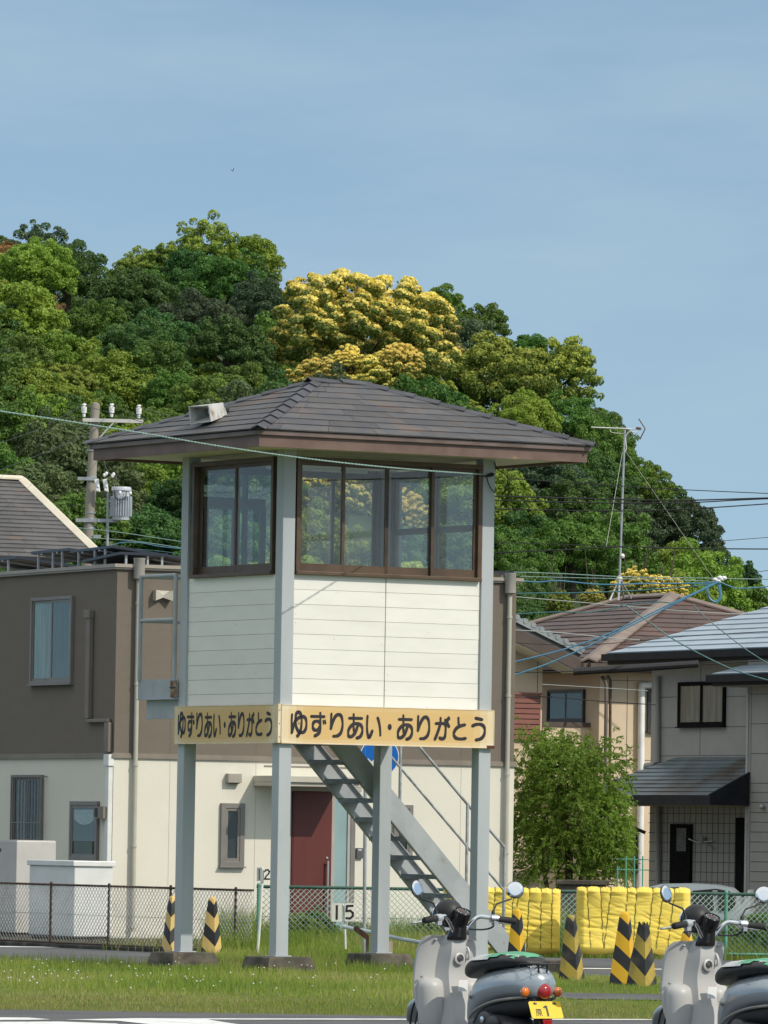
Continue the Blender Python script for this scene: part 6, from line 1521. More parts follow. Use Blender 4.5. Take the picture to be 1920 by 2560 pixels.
# ================================================================== undergrowth at the foot of the hill
def blades(name, area, n, hr, wr, kinds, z, lean=.35, label=None, cat='grass'):
    """area(k) -> n points; grass blades as bent strips of two quads"""
    g = np.random.default_rng(abs(hash(name)) % 1000 if False else len(name)*7+3)
    P, hs = area(n, g); n = len(P)
    h = g.uniform(*hr, n)*hs; w = g.uniform(*wr, n); a = g.uniform(0, 2*np.pi, n); dx, dy = np.cos(a), np.sin(a)
    ln = g.uniform(.05, lean, n)*h; la = g.uniform(0, 2*np.pi, n); lx, ly = np.cos(la)*ln, np.sin(la)*ln
    def pt(f, k, wf): return np.stack([P[:, 0]+lx*k+dx*w*wf*f, P[:, 1]+ly*k+dy*w*wf*f, P[:, 2]+h*(f*0+1)*0], 1)
    V = np.zeros((n, 6, 3)); 
    for i, (k, hh, wf) in enumerate(((0, 0, 1), (.35, .55, .75), (1, 1, .12))):
        for s, j in ((-1, 0), (1, 1)):
            V[:, i*2+j, 0] = P[:, 0]+lx*k+dx*w*wf*s; V[:, i*2+j, 1] = P[:, 1]+ly*k+dy*w*wf*s; V[:, i*2+j, 2] = P[:, 2]-.01+(h+.01)*hh
    idx = np.arange(n)[:, None]*6
    Q = np.concatenate([idx+np.array([0, 1, 3, 2]), idx+np.array([2, 3, 5, 4])])
    v = g.uniform(0, 1, n); fld = .5+.25*np.sin(P[:, 0]*1.7+P[:, 1]*.31)+.25*np.sin(P[:, 0]*.6-P[:, 1]*.83+1.2); q = np.clip(g.uniform(0, 1, n)*.55+fld*.45, 0, .999); cum = np.cumsum([k[1] for k in kinds]); mi = np.searchsorted(cum/cum[-1], q); v = np.clip(v*.7+.3*fld, 0, 1)
    me = fastmesh(name, V.reshape(-1, 3), Q, [k[0] for k in kinds], np.concatenate([mi, mi]), {'var': np.concatenate([v, v])})
    o = bpy.data.objects.new(name, me); COL.objects.link(o); return tag(o, label, cat, kind='stuff')
GR = [leafmat('grass_green', (.175, .245, .036), (.265, .32, .06), hue=0, tl=.5), leafmat('grass_yellow', (.30, .30, .09), (.40, .36, .15), hue=0, tl=.5), leafmat('grass_dark', (.095, .175, .024), (.15, .23, .036), hue=0, tl=.5)]
def inpoly(P, poly):
    x, y = P[:, 0], P[:, 1]; r = np.zeros(len(P), bool); m = len(poly)
    for i in range(m):
        (x0, y0), (x1, y1) = poly[i], poly[(i+1) % m]
        c = ((y0 > y) != (y1 > y)) & (x < (x1-x0)*(y-y0)/(y1-y0+1e-12)+x0); r ^= c
    return r
def lawn(n, g):
    P = np.stack([g.uniform(-7, 7, n), g.uniform(56.5, 84.7, n), np.full(n, ISZ)], 1)
    P = P[inpoly(P, isl)]
    px = 960+P[:, 0]/P[:, 1]*F
    strip = (P[:, 1] > 60.6) & (P[:, 1] < 63.0) & (P[:, 0] > 1.75-(P[:, 1]-60.6)*.12)
    P = P[~strip]
    for a, b in ((0, 0), (LX, 0), (0, LY), (LX, LY)):
        c = C0+ex*(a+(PW/2 if a == 0 else -PW/2))+ey*(b+(PW/2 if b == 0 else -PW/2)); d = np.maximum(abs((P[:, 0]-c.x)*ex.x+(P[:, 1]-c.y)*ex.y), abs((P[:, 0]-c.x)*ey.x+(P[:, 1]-c.y)*ey.y)); P = P[d > .262]
    y = P[:, 1]; x = P[:, 0]
    hs = np.clip((y-56.4)/5.5, .14, 1)*np.where(y > 72.5, 1.25, 1.0)*(.75+.35*np.sin(x*1.9+y*.7)*np.cos(y*.9-x*.4))
    hs = np.where((x > -1.4) & (x < 1.1) & (y > 71.5), hs*1.5, hs); hs = np.where((x > 1.2) & (y > 63) & (y < 75), hs*.62, hs); hs = np.where((x > 1.2) & (y < 61), hs*.55+.1, hs)
    return P, np.clip(hs*.78, .1, 1.6)
blades('grass', lawn, 135000, (.05, .15), (.0022, .0048), [(GR[2], .24), (GR[0], .45), (GR[1], .31)], ISZ, .5, 'green and yellowing lawn grass around the hut legs')
def edge_grass(n, g):
    P = np.stack([g.uniform(-7, 7, n), g.uniform(56.12, 58.2, n), np.zeros(n)], 1); P[:, 2] = np.clip((P[:, 1]-56.1)/1.2, 0, 1)*.07-.012; return P, np.full(len(P), .42)
blades('lawn_edge_grass', edge_grass, 26000, (.04, .12), (.0022, .0045), [(GR[0], .4), (GR[1], .45), (GR[2], .15)], ISZ, .6, 'short yellowish grass along the road edge of the lawn')
def weeds(n, g):
    P = np.stack([g.uniform(-2.2, 6.5, n), g.uniform(86.5, 96.0, n), np.full(n, -.05)], 1)
    q = np.stack([g.uniform(-2.1, 1.6, n//3), g.uniform(82.5, 86.8, n//3), np.full(n//3, .02)], 1)
    hs = np.concatenate([np.clip(.75+.5*np.sin(P[:, 0]*2.1)*np.cos(P[:, 0]*.9+1)+.15*np.sin(P[:, 1]), .35, 1.3), np.full(n//3, .6)])
    return np.concatenate([P, q]), hs
DRY = leafmat('dry_stalk', (.33, .29, .15), (.42, .36, .2), hue=0)
blades('tall_weeds', weeds, 26000, (.2, .58), (.003, .007), [(GR[2], .42), (GR[0], .34), (DRY, .24)], 0, .55, 'tall rank weeds and dry stalks behind the green fence', 'weeds')
def fence_weeds(n, g):
    t = g.uniform(.38, 1.0, n)**.6; A = np.array(FAl)[:2]; B = np.array(FBl)[:2]
    xy = A+(B-A)*t[:, None]+g.normal(size=(n, 2))*np.array([.12, .35])+np.array([.1, .4]); P = np.concatenate([xy, np.full((n, 1), .0)], 1); return P, np.clip(.4+.9*(t-.5), .25, 1)
blades('fence_weeds', fence_weeds, 2600, (.08, .38), (.003, .006), [(GR[0], .4), (DRY, .25), (GR[2], .35)], 0, .5, 'weeds growing up along the rusty mesh fence', 'weeds')
# clover heads
g = np.random.default_rng(8); n = 130
cx_ = np.concatenate([g.normal(-3.0, .9, n//2), g.uniform(-4.5, 1.0, n-n//2)]); cy_ = np.concatenate([g.normal(62, 2.0, n//2), g.uniform(58.5, 72, n-n//2)])
V = []; Q = []
for x, y in zip(cx_, cy_):
    if 1.3 < x and 60.2 < y < 63.4: continue
    if not (57.5 < y < 73): continue
    z = ISZ+g.uniform(.08, .14); r = g.uniform(.006, .010); b = len(V)
    V += [(x+r, y, z), (x, y+r, z), (x-r, y, z), (x, y-r, z), (x, y, z+r), (x, y, z-r)]
    for i in range(4): Q += [(b+i, b+(i+1) % 4, b+4), (b+(i+1) % 4, b+i, b+5)]
me = fastmesh('clover', np.array(V), np.array(Q), mat('clover_white', (.72, .72, .64), rough=.8)); o = bpy.data.objects.new('clover_flowers', me); COL.objects.link(o); tag(o, 'tiny white clover heads dotted over the lawn', 'clover', kind='stuff')
# small leafy bushes behind the fence
def bush(c, r, kind, label, mesh=None, sc=None):
    t = thing('bush', label, 'bush', (c.x, c.y, 0)); o = bpy.data.objects.new('foliage', mesh or random.choice(CROWNS)); COL.objects.link(o); o.parent = t
    o.location = (0, 0, r*.6); o.scale = sc or (r, r, r*.85); o.rotation_euler = (0, 0, random.uniform(0, 6)); o.material_slots[0].link = 'OBJECT'; o.material_slots[0].material = LM[kind]
    k = bpy.data.objects.new('stem', TRUNK); COL.objects.link(k); k.parent = t; k.location = (0, 0, r*.5); k.scale = (r*.5, r*.5, r*.55); return t
for px, D, r, kd, lb in ((745, 89, .36, 'fresh', 'leafy green bush behind the fence before the red door'), (795, 89.5, .33, 'mid', 'leafy green bush behind the fence at the right jamb of the red door'), (905, 90, .26, 'olive', 'low weedy bush behind the fence and the back hut leg'), (1070, 90, .3, 'mid', 'low weedy bush behind the near scooter headlight'),
                         (1765, 91.5, .34, 'olive', 'weedy bush behind the far scooter headlight'), (1830, 90.5, .36, 'olive', 'yellowish bush before the tail of the silver car'), (1895, 90, .38, 'mid', 'bush behind the green fence at the right edge')):
    c = at(px, 2300, D); bush(c, r, kd, lb)
# ================================================================== garden tree with feathery leaves, right of the flat roofed block
def feather_mesh(name, seed, n_spray=620):
    g = np.random.default_rng(seed); V = []; var = []
    for _ in range(n_spray):
        d = g.normal(size=3); d /= np.linalg.norm(d)
        if d[2] < -.7: continue
        lum = 1+.22*math.sin(d[0]*5+1)*math.cos(d[2]*4)+.12*math.sin(d[1]*7)
        c = d*g.uniform(.42, 1.0)**.55*lum*np.array([.95, .95, 1.06])
        ax = d*np.array([1, 1, .3])+g.normal(size=3)*.5+np.array([0, 0, .15]); ax /= np.linalg.norm(ax)
        L = g.uniform(.10, .19); sd_ = np.cross(ax, [0, 0, 1]); sd_ /= np.linalg.norm(sd_)+1e-6; vb = g.uniform(.1, .9)
        for k in range(9):
            t = k/8
            base = c+ax*L*t - np.array([0, 0, L*.55*t*t])
            for s in (-1, 1):
                ll = .066*g.uniform(.7, 1.2)*(1-.4*abs(t-.45)); dr = sd_*s*.8+ax*.5-np.array([0, 0, g.uniform(.15, .8)])+g.normal(size=3)*.2; dr /= np.linalg.norm(dr)
                wv = np.cross(dr, g.normal(size=3)); wv /= np.linalg.norm(wv); wv = wv*ll*.2
                V += [base, base+dr*ll*.5+wv, base+dr*ll, base+dr*ll*.5-wv]; var.append(np.clip(vb+g.normal()*.18, 0, 1))
    V = np.array(V); n = len(V)//4
    return fastmesh(name, V, np.arange(n*4).reshape(n, 4), LM['fresh'], None, {'var': np.array(var), 'tip': np.zeros(n)})
FM = leafmat('leaf_feather', (.12, .22, .026), (.24, .34, .05), hue=0, tl=.45)
gt = thing('garden_tree', 'round feathery leaved green tree between the taupe block and the grey house', 'tree', at(1420, 2250, 108))
gt.location.z = 0; BASE[gt.name] = Vector(gt.location)
for k, (px, py, rx, rz, D, sd_) in enumerate(((1440, 2030, 150, 190, 107, 41), (1345, 2010, 95, 180, 107.6, 42), (1520, 2060, 75, 105, 106.6, 43), (1400, 1950, 105, 120, 107.2, 44), (1410, 2150, 135, 85, 107.1, 45), (1520, 2150, 70, 90, 106.8, 46))):
    o = bpy.data.objects.new('crown', feather_mesh('feather_crown', sd_, 2000 if k == 0 else 1150)); COL.objects.link(o); o.parent = gt; o.location = at(px, py, D)-Vector(gt.location); s_ = D/F; o.scale = (rx*s_, rx*s_*.8, rz*s_)
    o.data.materials.clear(); o.data.materials.append(FM)
mb = MB(); gl_ = gt.location.copy(); g = random.Random(3)
for px0, px1, py1 in ((1400, 1395, 1950), (1425, 1450, 1900), (1440, 1510, 2010), (1390, 1335, 1960), (1415, 1420, 1880), (1432, 1480, 1960)):
    A = at(px0, 2260, 107.3); A.z = -.05; B = at(px1, py1, 107.2); m_ = A.lerp(B, .5)+Vector((g.uniform(-.06, .06), 0, .1)); mb.tube([A, m_, B], [.045, .03, .01], 7)
    for q in range(6):
        f = g.uniform(.4, .95); C = A.lerp(B, f); mb.tube([C, C+Vector((g.uniform(-.35, .35), g.uniform(-.2, .2), g.uniform(.12, .4)))], [.014, .004], 5)
mb.build('trunk', M['bark'], gt, smooth=50)
mb = MB(); c = at(1488, 2232, 103); mb.abox(c.x-.55, c.x+.15, 102.6, 103, 0, c.z+.12); mb.abox(c.x-.6, c.x+.2, 102.55, 103.05, c.z+.1205, c.z+.19); solo(mb, 'garden_wall', M['concrete'], 'short dark block wall under the feathery garden tree', 'wall', bevel=.01)
# ================================================================== scooters in the foreground
M['shield_grey'] = mat('shield_grey', (.47, .465, .445), (.44, .435, .415), sc=3, rough=.42, spec=.4)
M['scoot_blue'] = mat('scoot_blue', (.36, .405, .435), (.345, .39, .42), sc=3, rough=.26, metal=.35, clear=.7)
M['seat_black'] = mat('seat_black', (.022, .022, .023), (.03, .03, .03), sc=30, rough=.5, bump=.001, bsc=300)
M['engine'] = mat('engine', (.045, .045, .048), (.025, .025, .027), sc=9, rough=.6)
M['gloss_black'] = mat('gloss_black', (.012, .012, .013), rough=.18, spec=.5)
M['matt_black'] = mat('matt_black', (.018, .018, .019), (.024, .024, .025), sc=12, rough=.5)
M['red_lens'] = mat('red_lens', (.30, .012, .018), (.36, .02, .02), sc=30, rough=.12, clear=.8)
M['amber_lens'] = mat('amber_lens', (.75, .19, .01), (.62, .13, .008), sc=60, rough=.12, clear=.8)
M['plate_yellow'] = mat('plate_yellow', (.80, .54, .012), rough=.4)
M['seat_green'] = mat('seat_green', (.10, .38, .20), (.08, .32, .17), sc=9, rough=.45); M['seat_white'] = mat('seat_white', (.62, .63, .62), (.5, .51, .51), sc=14, rough=.45)
M['mirror'] = mat('mirror', (.86, .88, .9), rough=.03, metal=1.0)
M['sticker'] = mat('sticker', (.88, .88, .87), rough=.4)
sc = thing('scooter', 'x', 'scooter', (0, 0, 0), 'parked grey and silver scooters')
def sec(x, z0, z1, hw, n=24, p=2.6, top=1.0, bot=1.0, yc=0.0):
    o = []
    for j in range(n):
        a = 2*math.pi*j/n; c, s = math.cos(a), math.sin(a); r = (abs(c)**p+abs(s)**p)**(-1/p)
        k = 1 + (top-1)*max(0, s) + (bot-1)*max(0, -s)
        o.append(Vector((x, yc+hw*r*c*k, (z0+z1)/2+(z1-z0)/2*r*s)))
    return o
def smooth_loft(name, secs, m, par, **k):
    # interpolate sections with Catmull-Rom for a smooth skin
    rings = []
    for i in range(len(secs)-1):
        p0, p1, p2, p3 = secs[max(i-1, 0)], secs[i], secs[i+1], secs[min(i+2, len(secs)-1)]
        for q in range(5):
            t = q/5; rings.append([.5*((2*b) + (-a+c)*t + (2*a-5*b+4*c-d)*t*t + (-a+3*b-3*c+d)*t**3) for a, b, c, d in zip(p0, p1, p2, p3)])
    rings.append(secs[-1]); mb = MB(); mb.loft(rings); return mb.build(name, m, par, smooth=k.get('sm', 50))
# rear body cowl
body = smooth_loft('body_cowl', [sec(-.285, .34, .60, .085), sec(-.34, .36, .64, .118), sec(-.43, .44, .685, .152), sec(-.53, .492, .712, .168, top=.86), sec(-.66, .525, .732, .172, top=.8), sec(-.78, .545, .742, .155, top=.75), sec(-.86, .555, .73, .118, top=.75), sec(-.905, .565, .70, .07), sec(-.925, .59, .67, .03)], M['scoot_blue'], sc)
mb = MB(); pts = [Vector((x, .0, z)) for x, z in ((-.40, .0),)]
# lower edge trim (grey) along both sides
for s in (1, -1):
    mb.tube(spline([Vector(v) for v in ((-.40, .150*s, .435), (-.46, .160*s, .475), (-.56, .166*s, .512), (-.68, .166*s, .540), (-.80, .145*s, .556), (-.88, .10*s, .565))]), .008, 6)
mb.build('lower_trim', mat('trim_tan', (.25, .235, .21), rough=.5), sc, smooth=50)
# seat, in two tones
smooth_loft('seat', [sec(-.235, .655, .70, .055), sec(-.27, .655, .745, .095), sec(-.36, .672, .787, .128, top=.85), sec(-.50, .698, .800, .145, top=.8), sec(-.64, .716, .812, .146, top=.78), sec(-.75, .728, .806, .122, top=.78), sec(-.82, .735, .782, .08), sec(-.845, .738, .762, .04)], M['seat_black'], sc)
st = MB()
def strip(x0, x1, y0, y1, mi, n=10):
    """a cover patch following the top of the seat"""
    def zt_(x): return np.interp(-x, [.235, .27, .36, .50, .64, .75, .82], [.70, .745, .787, .800, .812, .806, .782])
    def hw_(x): return np.interp(-x, [.27, .36, .50, .64, .75, .82], [.10, .134, .150, .151, .127, .085])
    for i in range(n):
        for j in range(8):
            q = []
            for a, b in ((i, j), (i+1, j), (i+1, j+1), (i, j+1)):
                x = x0+(x1-x0)*a/n; f = y0+(y1-y0)*b/8; y = f*hw_(x)*(.80+.20*abs(f)**3); h = .5*(zt_(x)-.69); zz = zt_(x)-h*(1-(1-min(abs(f), .999)**2.6)**(1/2.6))+.0045; q.append((x, y*1.02, zz))
            st.poly(q, mi)
strip(-.37, -.52, -.9, .985, 0); strip(-.52, -.64, -.9, .93, 1); strip(-.64, -.74, -.9, .80, 1); strip(-.74, -.81, -.9, .93, 1); strip(-.52, -.57, .93, .985, 0, 4)
st.build('seat_cover_patch', [M['seat_white'], M['seat_green']], sc, smooth=True, fixn=False)
# leg shield: horizontal sections, wings curving forward, raised centre spine towards the rider
def shield_sec(z, w, xe, xs, ts, d):
    L = [(xe, w), (xe-.006, w*.97), (xs+.012, w*.80), (xs, w*.60), (xs-.004, ts*1.35), (xs-d*.55, ts*1.05), (xs-d, ts*.8), (xs-d*1.06, 0)]
    back = [(x, y) for x, y in L] + [(x, -y) for x, y in L[-2::-1]]
    front = [(xe+.012, -w*1.0), (xe+.045, -w*.7), (xe+.06, 0), (xe+.045, w*.7), (xe+.012, w*1.0)]
    return [Vector((x, y, z)) for x, y in back+front]
smooth_loft('leg_shield', [shield_sec(.335, .165, -.02, -.05, .085, .10), shield_sec(.40, .190, .0, -.03, .082, .105), shield_sec(.50, .208, .04, .0, .080, .10), shield_sec(.60, .214, .058, .015, .078, .09), shield_sec(.70, .207, .06, .02, .074, .08), shield_sec(.79, .200, .05, .012, .066, .085), shield_sec(.852, .192, .03, .0, .058, .07), shield_sec(.882, .175, .012, -.012, .05, .055), shield_sec(.893, .145, .0, -.02, .043, .04)], M['shield_grey'], sc, sm=38)
# glove pocket on the left and its twin on the right
for s in (1, -1):
    def pk(z, a, b, d): return [Vector((x, s*y, z)) for x, y in ((.03, a), (-.03-d*.4, a+.004), (-.045-d, a+.03), (-.05-d, (a+b)/2), (-.04-d*.9, b-.035), (-.015-d*.35, b-.006), (.03, b))]
    smooth_loft('glove_pocket', [pk(.35, .055, .188, .0), pk(.42, .055, .202, .008), pk(.52, .058, .209, .010), pk(.60, .066, .208, .006), pk(.635, .080, .195, -.010), pk(.652, .105, .17, -.035)], M['shield_grey'], sc, sm=40)
mb = MB(); 
def disc3(c, nrm, r, th, n=20): mb.lathe([(r, 0), (r, th), (r*.85, th*1.3), (0, th*1.3)], c, nrm, n)
mb.lathe([(.034, -.01), (.034, .004), (.024, .008), (.022, -.004), (.0, -.004)], (-.078, -.002, .762), (-1, 0, .1), 24); mb.build('key_rim', M['shield_grey'], sc, smooth=40)
mb = MB(); mb.lathe([(.017, 0), (.017, .006), (.012, .009), (0, .009)], (-.077, -.002, .762), (-1, 0, .1), 16); mb.build('ignition_lock', M['engine'], sc, smooth=40)
mb = MB(); mb.tube(spline([Vector(v) for v in ((-.055, -.055, .825), (-.075, -.058, .822), (-.088, -.06, .80), (-.085, -.062, .772), (-.07, -.06, .758), (-.055, -.056, .77))]), .007, 8); mb.build('bag_hook', mat('hook', (.6, .59, .56), rough=.3), sc, smooth=True)
for y, z in ((.118, .868), (-.118, .868), (.192, .66)):
    mb = MB(); mb.lathe([(.009, 0), (.009, .004), (0, .006)], (-.012 if z > .7 else .02, y, z), (-1, 0, 0), 10); mb.build('screw', M['galv'], sc, smooth=True)
mb = MB(); mb.box((-.116, -.032, .578), (0, .064, 0), (-.004, 0, .066), (-.002, 0, 0), 0); mb.box((-.1185, -.032, .637), (0, .064, 0), (0, 0, .008), (-.001, 0, 0), 1)
for k in range(3): mb.box((-.1182, -.022, .622-.011*k), (0, .03+.01*(k % 2), 0), (0, 0, .0035), (-.001, 0, 0), 2)
mb.box((-.1175, -.024, .588), (0, .048, 0), (0, 0, .002), (-.001, 0, 0), 2)
lb = mb.build('warning_sticker', [M['sticker'], mat('red_print', (.6, .06, .03), rough=.5), mat('grey_print', (.35, .36, .38), rough=.5)], sc)
# steering head, lamp, meter, bars
smooth_loft('steering_cover', [[Vector((-.045+.5*(z-.87)*-.6+ r*math.cos(a)*.9, r*math.sin(a)*1.05, z)) for a in [2*math.pi*j/18 for j in range(18)]] for z, r in ((.868, .057), (.888, .056), (.92, .050), (.955, .046), (.985, .048))], M['gloss_black'], sc)
mb = MB(); mb.ball((.02, .012, 1.018), (.085, .082, .082), 24); mb.build('headlamp_shell', M['matt_black'], sc, smooth=True)
mb = MB(); mb.lathe([(.064, 0), (.066, .006), (.058, .018), (.035, .026), (0, .03)], (.082, .012, 1.015), (1, 0, .05), 24); mb.build('headlamp_lens', M['mirror'], sc, smooth=50)
mb = MB(); mb.lathe([(.03, -.09), (.044, -.06), (.05, -.01), (.05, .012), (.045, .016), (.043, .010), (0, .010)], (-.105, 0, 1.02), (-.42, 0, .9), 24); met = mb.build('meter_pod', M['gloss_black'], sc, smooth=40)
mb = MB(); c = Vector((-.105, 0, 1.02)); ax_ = Vector((-.42, 0, .9)).normalized(); cc = c+ax_*.0108
mb.lathe([(.040, 0), (0, .0005)], cc, ax_, 24, 0)
sy = Vector((0, 1, 0)); sx_ = sy.cross(ax_)
mb.box(cc+ax_*.001-sx_*.002-sy*.001, sx_*.03, sy*.002, ax_*.001, 1)
for k in range(9): a = -2.2+k*.55; p = cc+ax_*.001+(sx_*math.cos(a)+sy*math.sin(a))*.031; mb.box(p, sx_*.004, sy*.004, ax_*.001, 2)
mb.build('dial', [mat('dial', (.03, .03, .032), rough=.3), mat('needle', (.7, .08, .03), rough=.5), M['sticker']], met)
bar = [(-.075, 0, .915)]
for s in (1, -1):
    mb = MB(); P = spline([Vector(v) for v in ((-.07, .03*s, .905), (-.085, .075*s, .965), (-.10, .115*s, 1.0), (-.12, .165*s, .998), (-.14, .20*s, .992))]); mb.tube(P, .0125, 12); mb.build('handlebar', M['chrome'], sc, smooth=True)
    mb = MB(); mb.tube([Vector((-.145, .205*s, .991)), Vector((-.155, .235*s, .988)), Vector((-.178, .315*s, .978)), Vector((-.179, .318*s, .978))], [.017, .0185, .018, .012], 14)
    for k in range(9): f = .25+.08*k; p = Vector((-.155, .235*s, .988)).lerp(Vector((-.178, .315*s, .978)), f); mb.lathe([(.0185, -.002), (.0195, 0), (.0185, .002)], p, (-.28, .96*s, -.1), 12)
    mb.build('grip', M['rubber'], sc, smooth=40)
    mb = MB(); q = Vector((-.142, .195*s, .991)); mb.lathe([(.014, -.028), (.024, -.024), (.025, .0), (.024, .018), (.014, .022)], q, (-.25, .96*s, -.06), 14); mb.box(q+Vector((-.02, -.014, -.038)), (.03, 0, 0), (0, .028, 0), (0, 0, .03)); mb.build('switch_block', M['chrome'] if s < 0 else M['galv'], sc, smooth=40)
    mb = MB(); mb.tube(spline([Vector(v) for v in ((-.115, .19*s, .985), (-.085, .235*s, .975), (-.085, .30*s, .965), (-.095, .345*s, .962))]), [.007]*7*3+[.005], 8) if False else mb.tube([Vector(v) for v in ((-.115, .19*s, .985), (-.085, .235*s, .975), (-.085, .30*s, .965), (-.095, .345*s, .962))], [.009, .008, .007, .006], 8); mb.build('brake_lever', M['galv'], sc, smooth=True)
    yM, zM = (.335 if s > 0 else .345)*s, 1.155
    mb = MB(); mb.tube([Vector((-.125, .195*s, .99)), Vector((-.125, .197*s, 1.03)), Vector((-.125, .20*s, 1.04)), Vector((-.125, (.215 if s > 0 else .22)*s, 1.075)), Vector((-.128, yM*.93, zM-.05))], [.011, .010, .0055, .005, .005], 8); mb.build('mirror_stalk', M['matt_black'], sc, smooth=50)
    nm = Vector((-.829, .559, .26)) if s < 0 else Vector((-.945, -.32, .2)); c = Vector((-.128, yM, zM))
    mb = MB(); mb.lathe([(0, -.022), (.03, -.018), (.047, -.006), (.051, 0), (.051, .005), (.0475, .0055)], c, nm, 32); mr = mb.build('mirror_shell', M['matt_black'], sc, smooth=40)
    mb = MB(); mb.lathe([(.0475, .0056), (.03, .0059), (0, .006)], c, nm, 32); mb.build('mirror_glass', M['mirror'], mr, smooth=True)
mb = MB(); mb.tube(spline([Vector(v) for v in ((-.14, -.2, .965), (-.12, -.19, .94), (-.10, -.14, .928), (-.075, -.06, .93))]), .005, 6); mb.build('control_cable', M['rubber'], sc); mb = MB(); mb.tube(spline([Vector(v) for v in ((-.12, .18, .97), (-.09, .12, .96), (-.05, .05, .94))]), .005, 6); mb.build('control_cable', M['rubber'], sc)
# front fender, fork, wheels
smooth_loft('front_fender', [sec(.02, .40, .52, .05), sec(.09, .45, .545, .085, bot=.9), sec(.19, .465, .55, .098, bot=.9), sec(.30, .43, .525, .09, bot=.9), sec(.375, .385, .45, .05)], M['scoot_blue'], sc)
smooth_loft('front_apron', [[Vector((.075+.10*math.cos(a)*k, .20*k*math.sin(a), z)) for a in [-1.35+2.7*j/14 for j in range(15)]]+[Vector((.062, .17*k, z)), Vector((.062, -.17*k, z))][::1] for z, k in ((.46, .8), (.56, .98), (.68, 1.0), (.80, .92), (.86, .78))], M['scoot_blue'], sc)
mb = MB()
for s in (1, -1): mb.tube([Vector((.06, .06*s, .5)), Vector((.18, .075*s, .22))], .016, 8)
mb.build('front_fork', M['galv'], sc, smooth=True)
mb = MB(); mb.tube(spline([Vector(v) for v in ((.08, .16, .56), (.11, .185, .48), (.14, .18, .36), (.17, .12, .26))]), .006, 6); mb.tube(spline([Vector(v) for v in ((.06, .15, .55), (.09, .17, .44), (.12, .17, .3), (.16, .12, .22))]), .005, 6); mb.build('brake_cable', M['rubber'], sc)
for x, w in ((.18, .09), (-.72, .095)):
    R_, r_ = .21, .12
    mb = MB(); mb.lathe([(r_, -w*.42), (R_-.04, -w*.5), (R_-.012, -w*.4), (R_, 0), (R_-.012, w*.4), (R_-.04, w*.5), (r_, w*.42)], (x, 0, R_), (0, 1, 0), 32); wh = mb.build('wheel', M['rubber'], sc, smooth=40)
    mb = MB(); mb.lathe([(0, -.04), (r_, -.035), (r_+.004, .035), (0, .04)], (x, 0, R_), (0, 1, 0), 24); mb.build('rim', M['galv'], wh, smooth=40)
# floor board, engine, cover, exhaust
smooth_loft('floor_board', [sec(.04, .30, .36, .17, p=5), sec(-.10, .285, .345, .175, p=5), sec(-.30, .285, .345, .165, p=5), sec(-.36, .30, .36, .14, p=5)], M['shield_grey'], sc)
mb = MB(); mb.abox(-.30, .02, -.14, .14, .3465, .354); mb.build('floor_mat', M['rubber'], sc, bevel=.004)
smooth_loft('engine_case', [sec(-.40, .26, .44, .11, yc=.02), sec(-.50, .24, .49, .135, yc=.03), sec(-.66, .20, .48, .14, yc=.03), sec(-.80, .16, .42, .12, yc=.05), sec(-.88, .16, .32, .06, yc=.08)], M['engine'], sc)
mb = MB(); mb.lathe([(.075, -.01), (.08, .02), (.06, .035), (0, .038)], (-.60, .165, .40), (0, 1, 0), 24); mb.ball((-.68, .18, .42), (.05, .03, .04), 12); mb.build('air_cleaner', mat('dark_plastic', (.07, .07, .073), (.05, .05, .052), sc=9, rough=.5), sc, smooth=40)
mb = MB(); mb.lathe([(.018, 0), (.018, .008), (0, .010)], (-.615, .205, .435), (0, 1, 0), 12); mb.build('cap_bolt', M['chrome'], sc, smooth=40)
mb = MB(); mb.loft([sec(x, z0, z1, h, yc=0) for x, z0, z1, h in ((-.36, .36, .50, .10), (-.55, .42, .54, .13), (-.75, .45, .56, .13), (-.90, .47, .575, .07))]); mb.build('under_tray', M['matt_black'], sc, smooth=50)
mb = MB(); mb.tube([Vector((-.45, -.10, .24)), Vector((-.6, -.17, .25)), Vector((-.92, -.175, .31))], [.02, .045, .045], 12); mb.build('exhaust', M['engine'], sc, smooth=50)
mb = MB(); mb.tube([Vector((-.55, .05, .2)), Vector((-.60, .17, .02))], .012, 6); mb.tube([Vector((-.55, -.05, .2)), Vector((-.60, -.17, .02))], .012, 6); mb.tube([Vector((-.60, .17, .02)), Vector((-.62, -.17, .02))], .012, 6); mb.build('centre_stand', M['engine'], sc)
SH0 = len(sc.children); _ex = set(o.name for o in sc.children)
# tail: bracket, lamps, plate, reflector, rack
mb = MB(); mb.loft([sec(x, z0, z1, h, 12) for x, z0, z1, h in ((-.86, .60, .70, .045), (-.90, .585, .70, .04), (-.935, .56, .65, .045), (-.95, .55, .62, .05))]); mb.tube([Vector((-.92, .11, .583)), Vector((-.92, -.11, .583))], .010, 8); mb.build('tail_bracket', M['matt_black'], sc, smooth=50)
mb = MB(); mb.ball((-.955, 0, .588), (.035, .047, .045), 20); tl = mb.build('tail_lamp', M['red_lens'], sc, smooth=True)
for s in (1, -1):
    mb = MB(); mb.lathe([(0, -.03), (.02, -.022), (.027, -.006), (.0275, 0), (.0285, .003)], (-.925, .112*s, .583), (-1, 0, 0), 18); ind = mb.build('indicator', M['chrome'], sc, smooth=40)
    mb = MB(); mb.lathe([(.0275, .002), (.027, .010), (.02, .018), (0, .022)], (-.925, .112*s, .583), (-1, 0, 0), 18); mb.build('amber_lens', M['amber_lens'], ind, smooth=True)
pt_, pb_ = Vector((-.955, 0, .532)), Vector((-.998, 0, .438)); uz = (pt_-pb_).normalized(); H_ = (pt_-pb_).length; nz_ = Vector((0, 1, 0)).cross(uz); nz_ = nz_ if nz_.x < 0 else -nz_
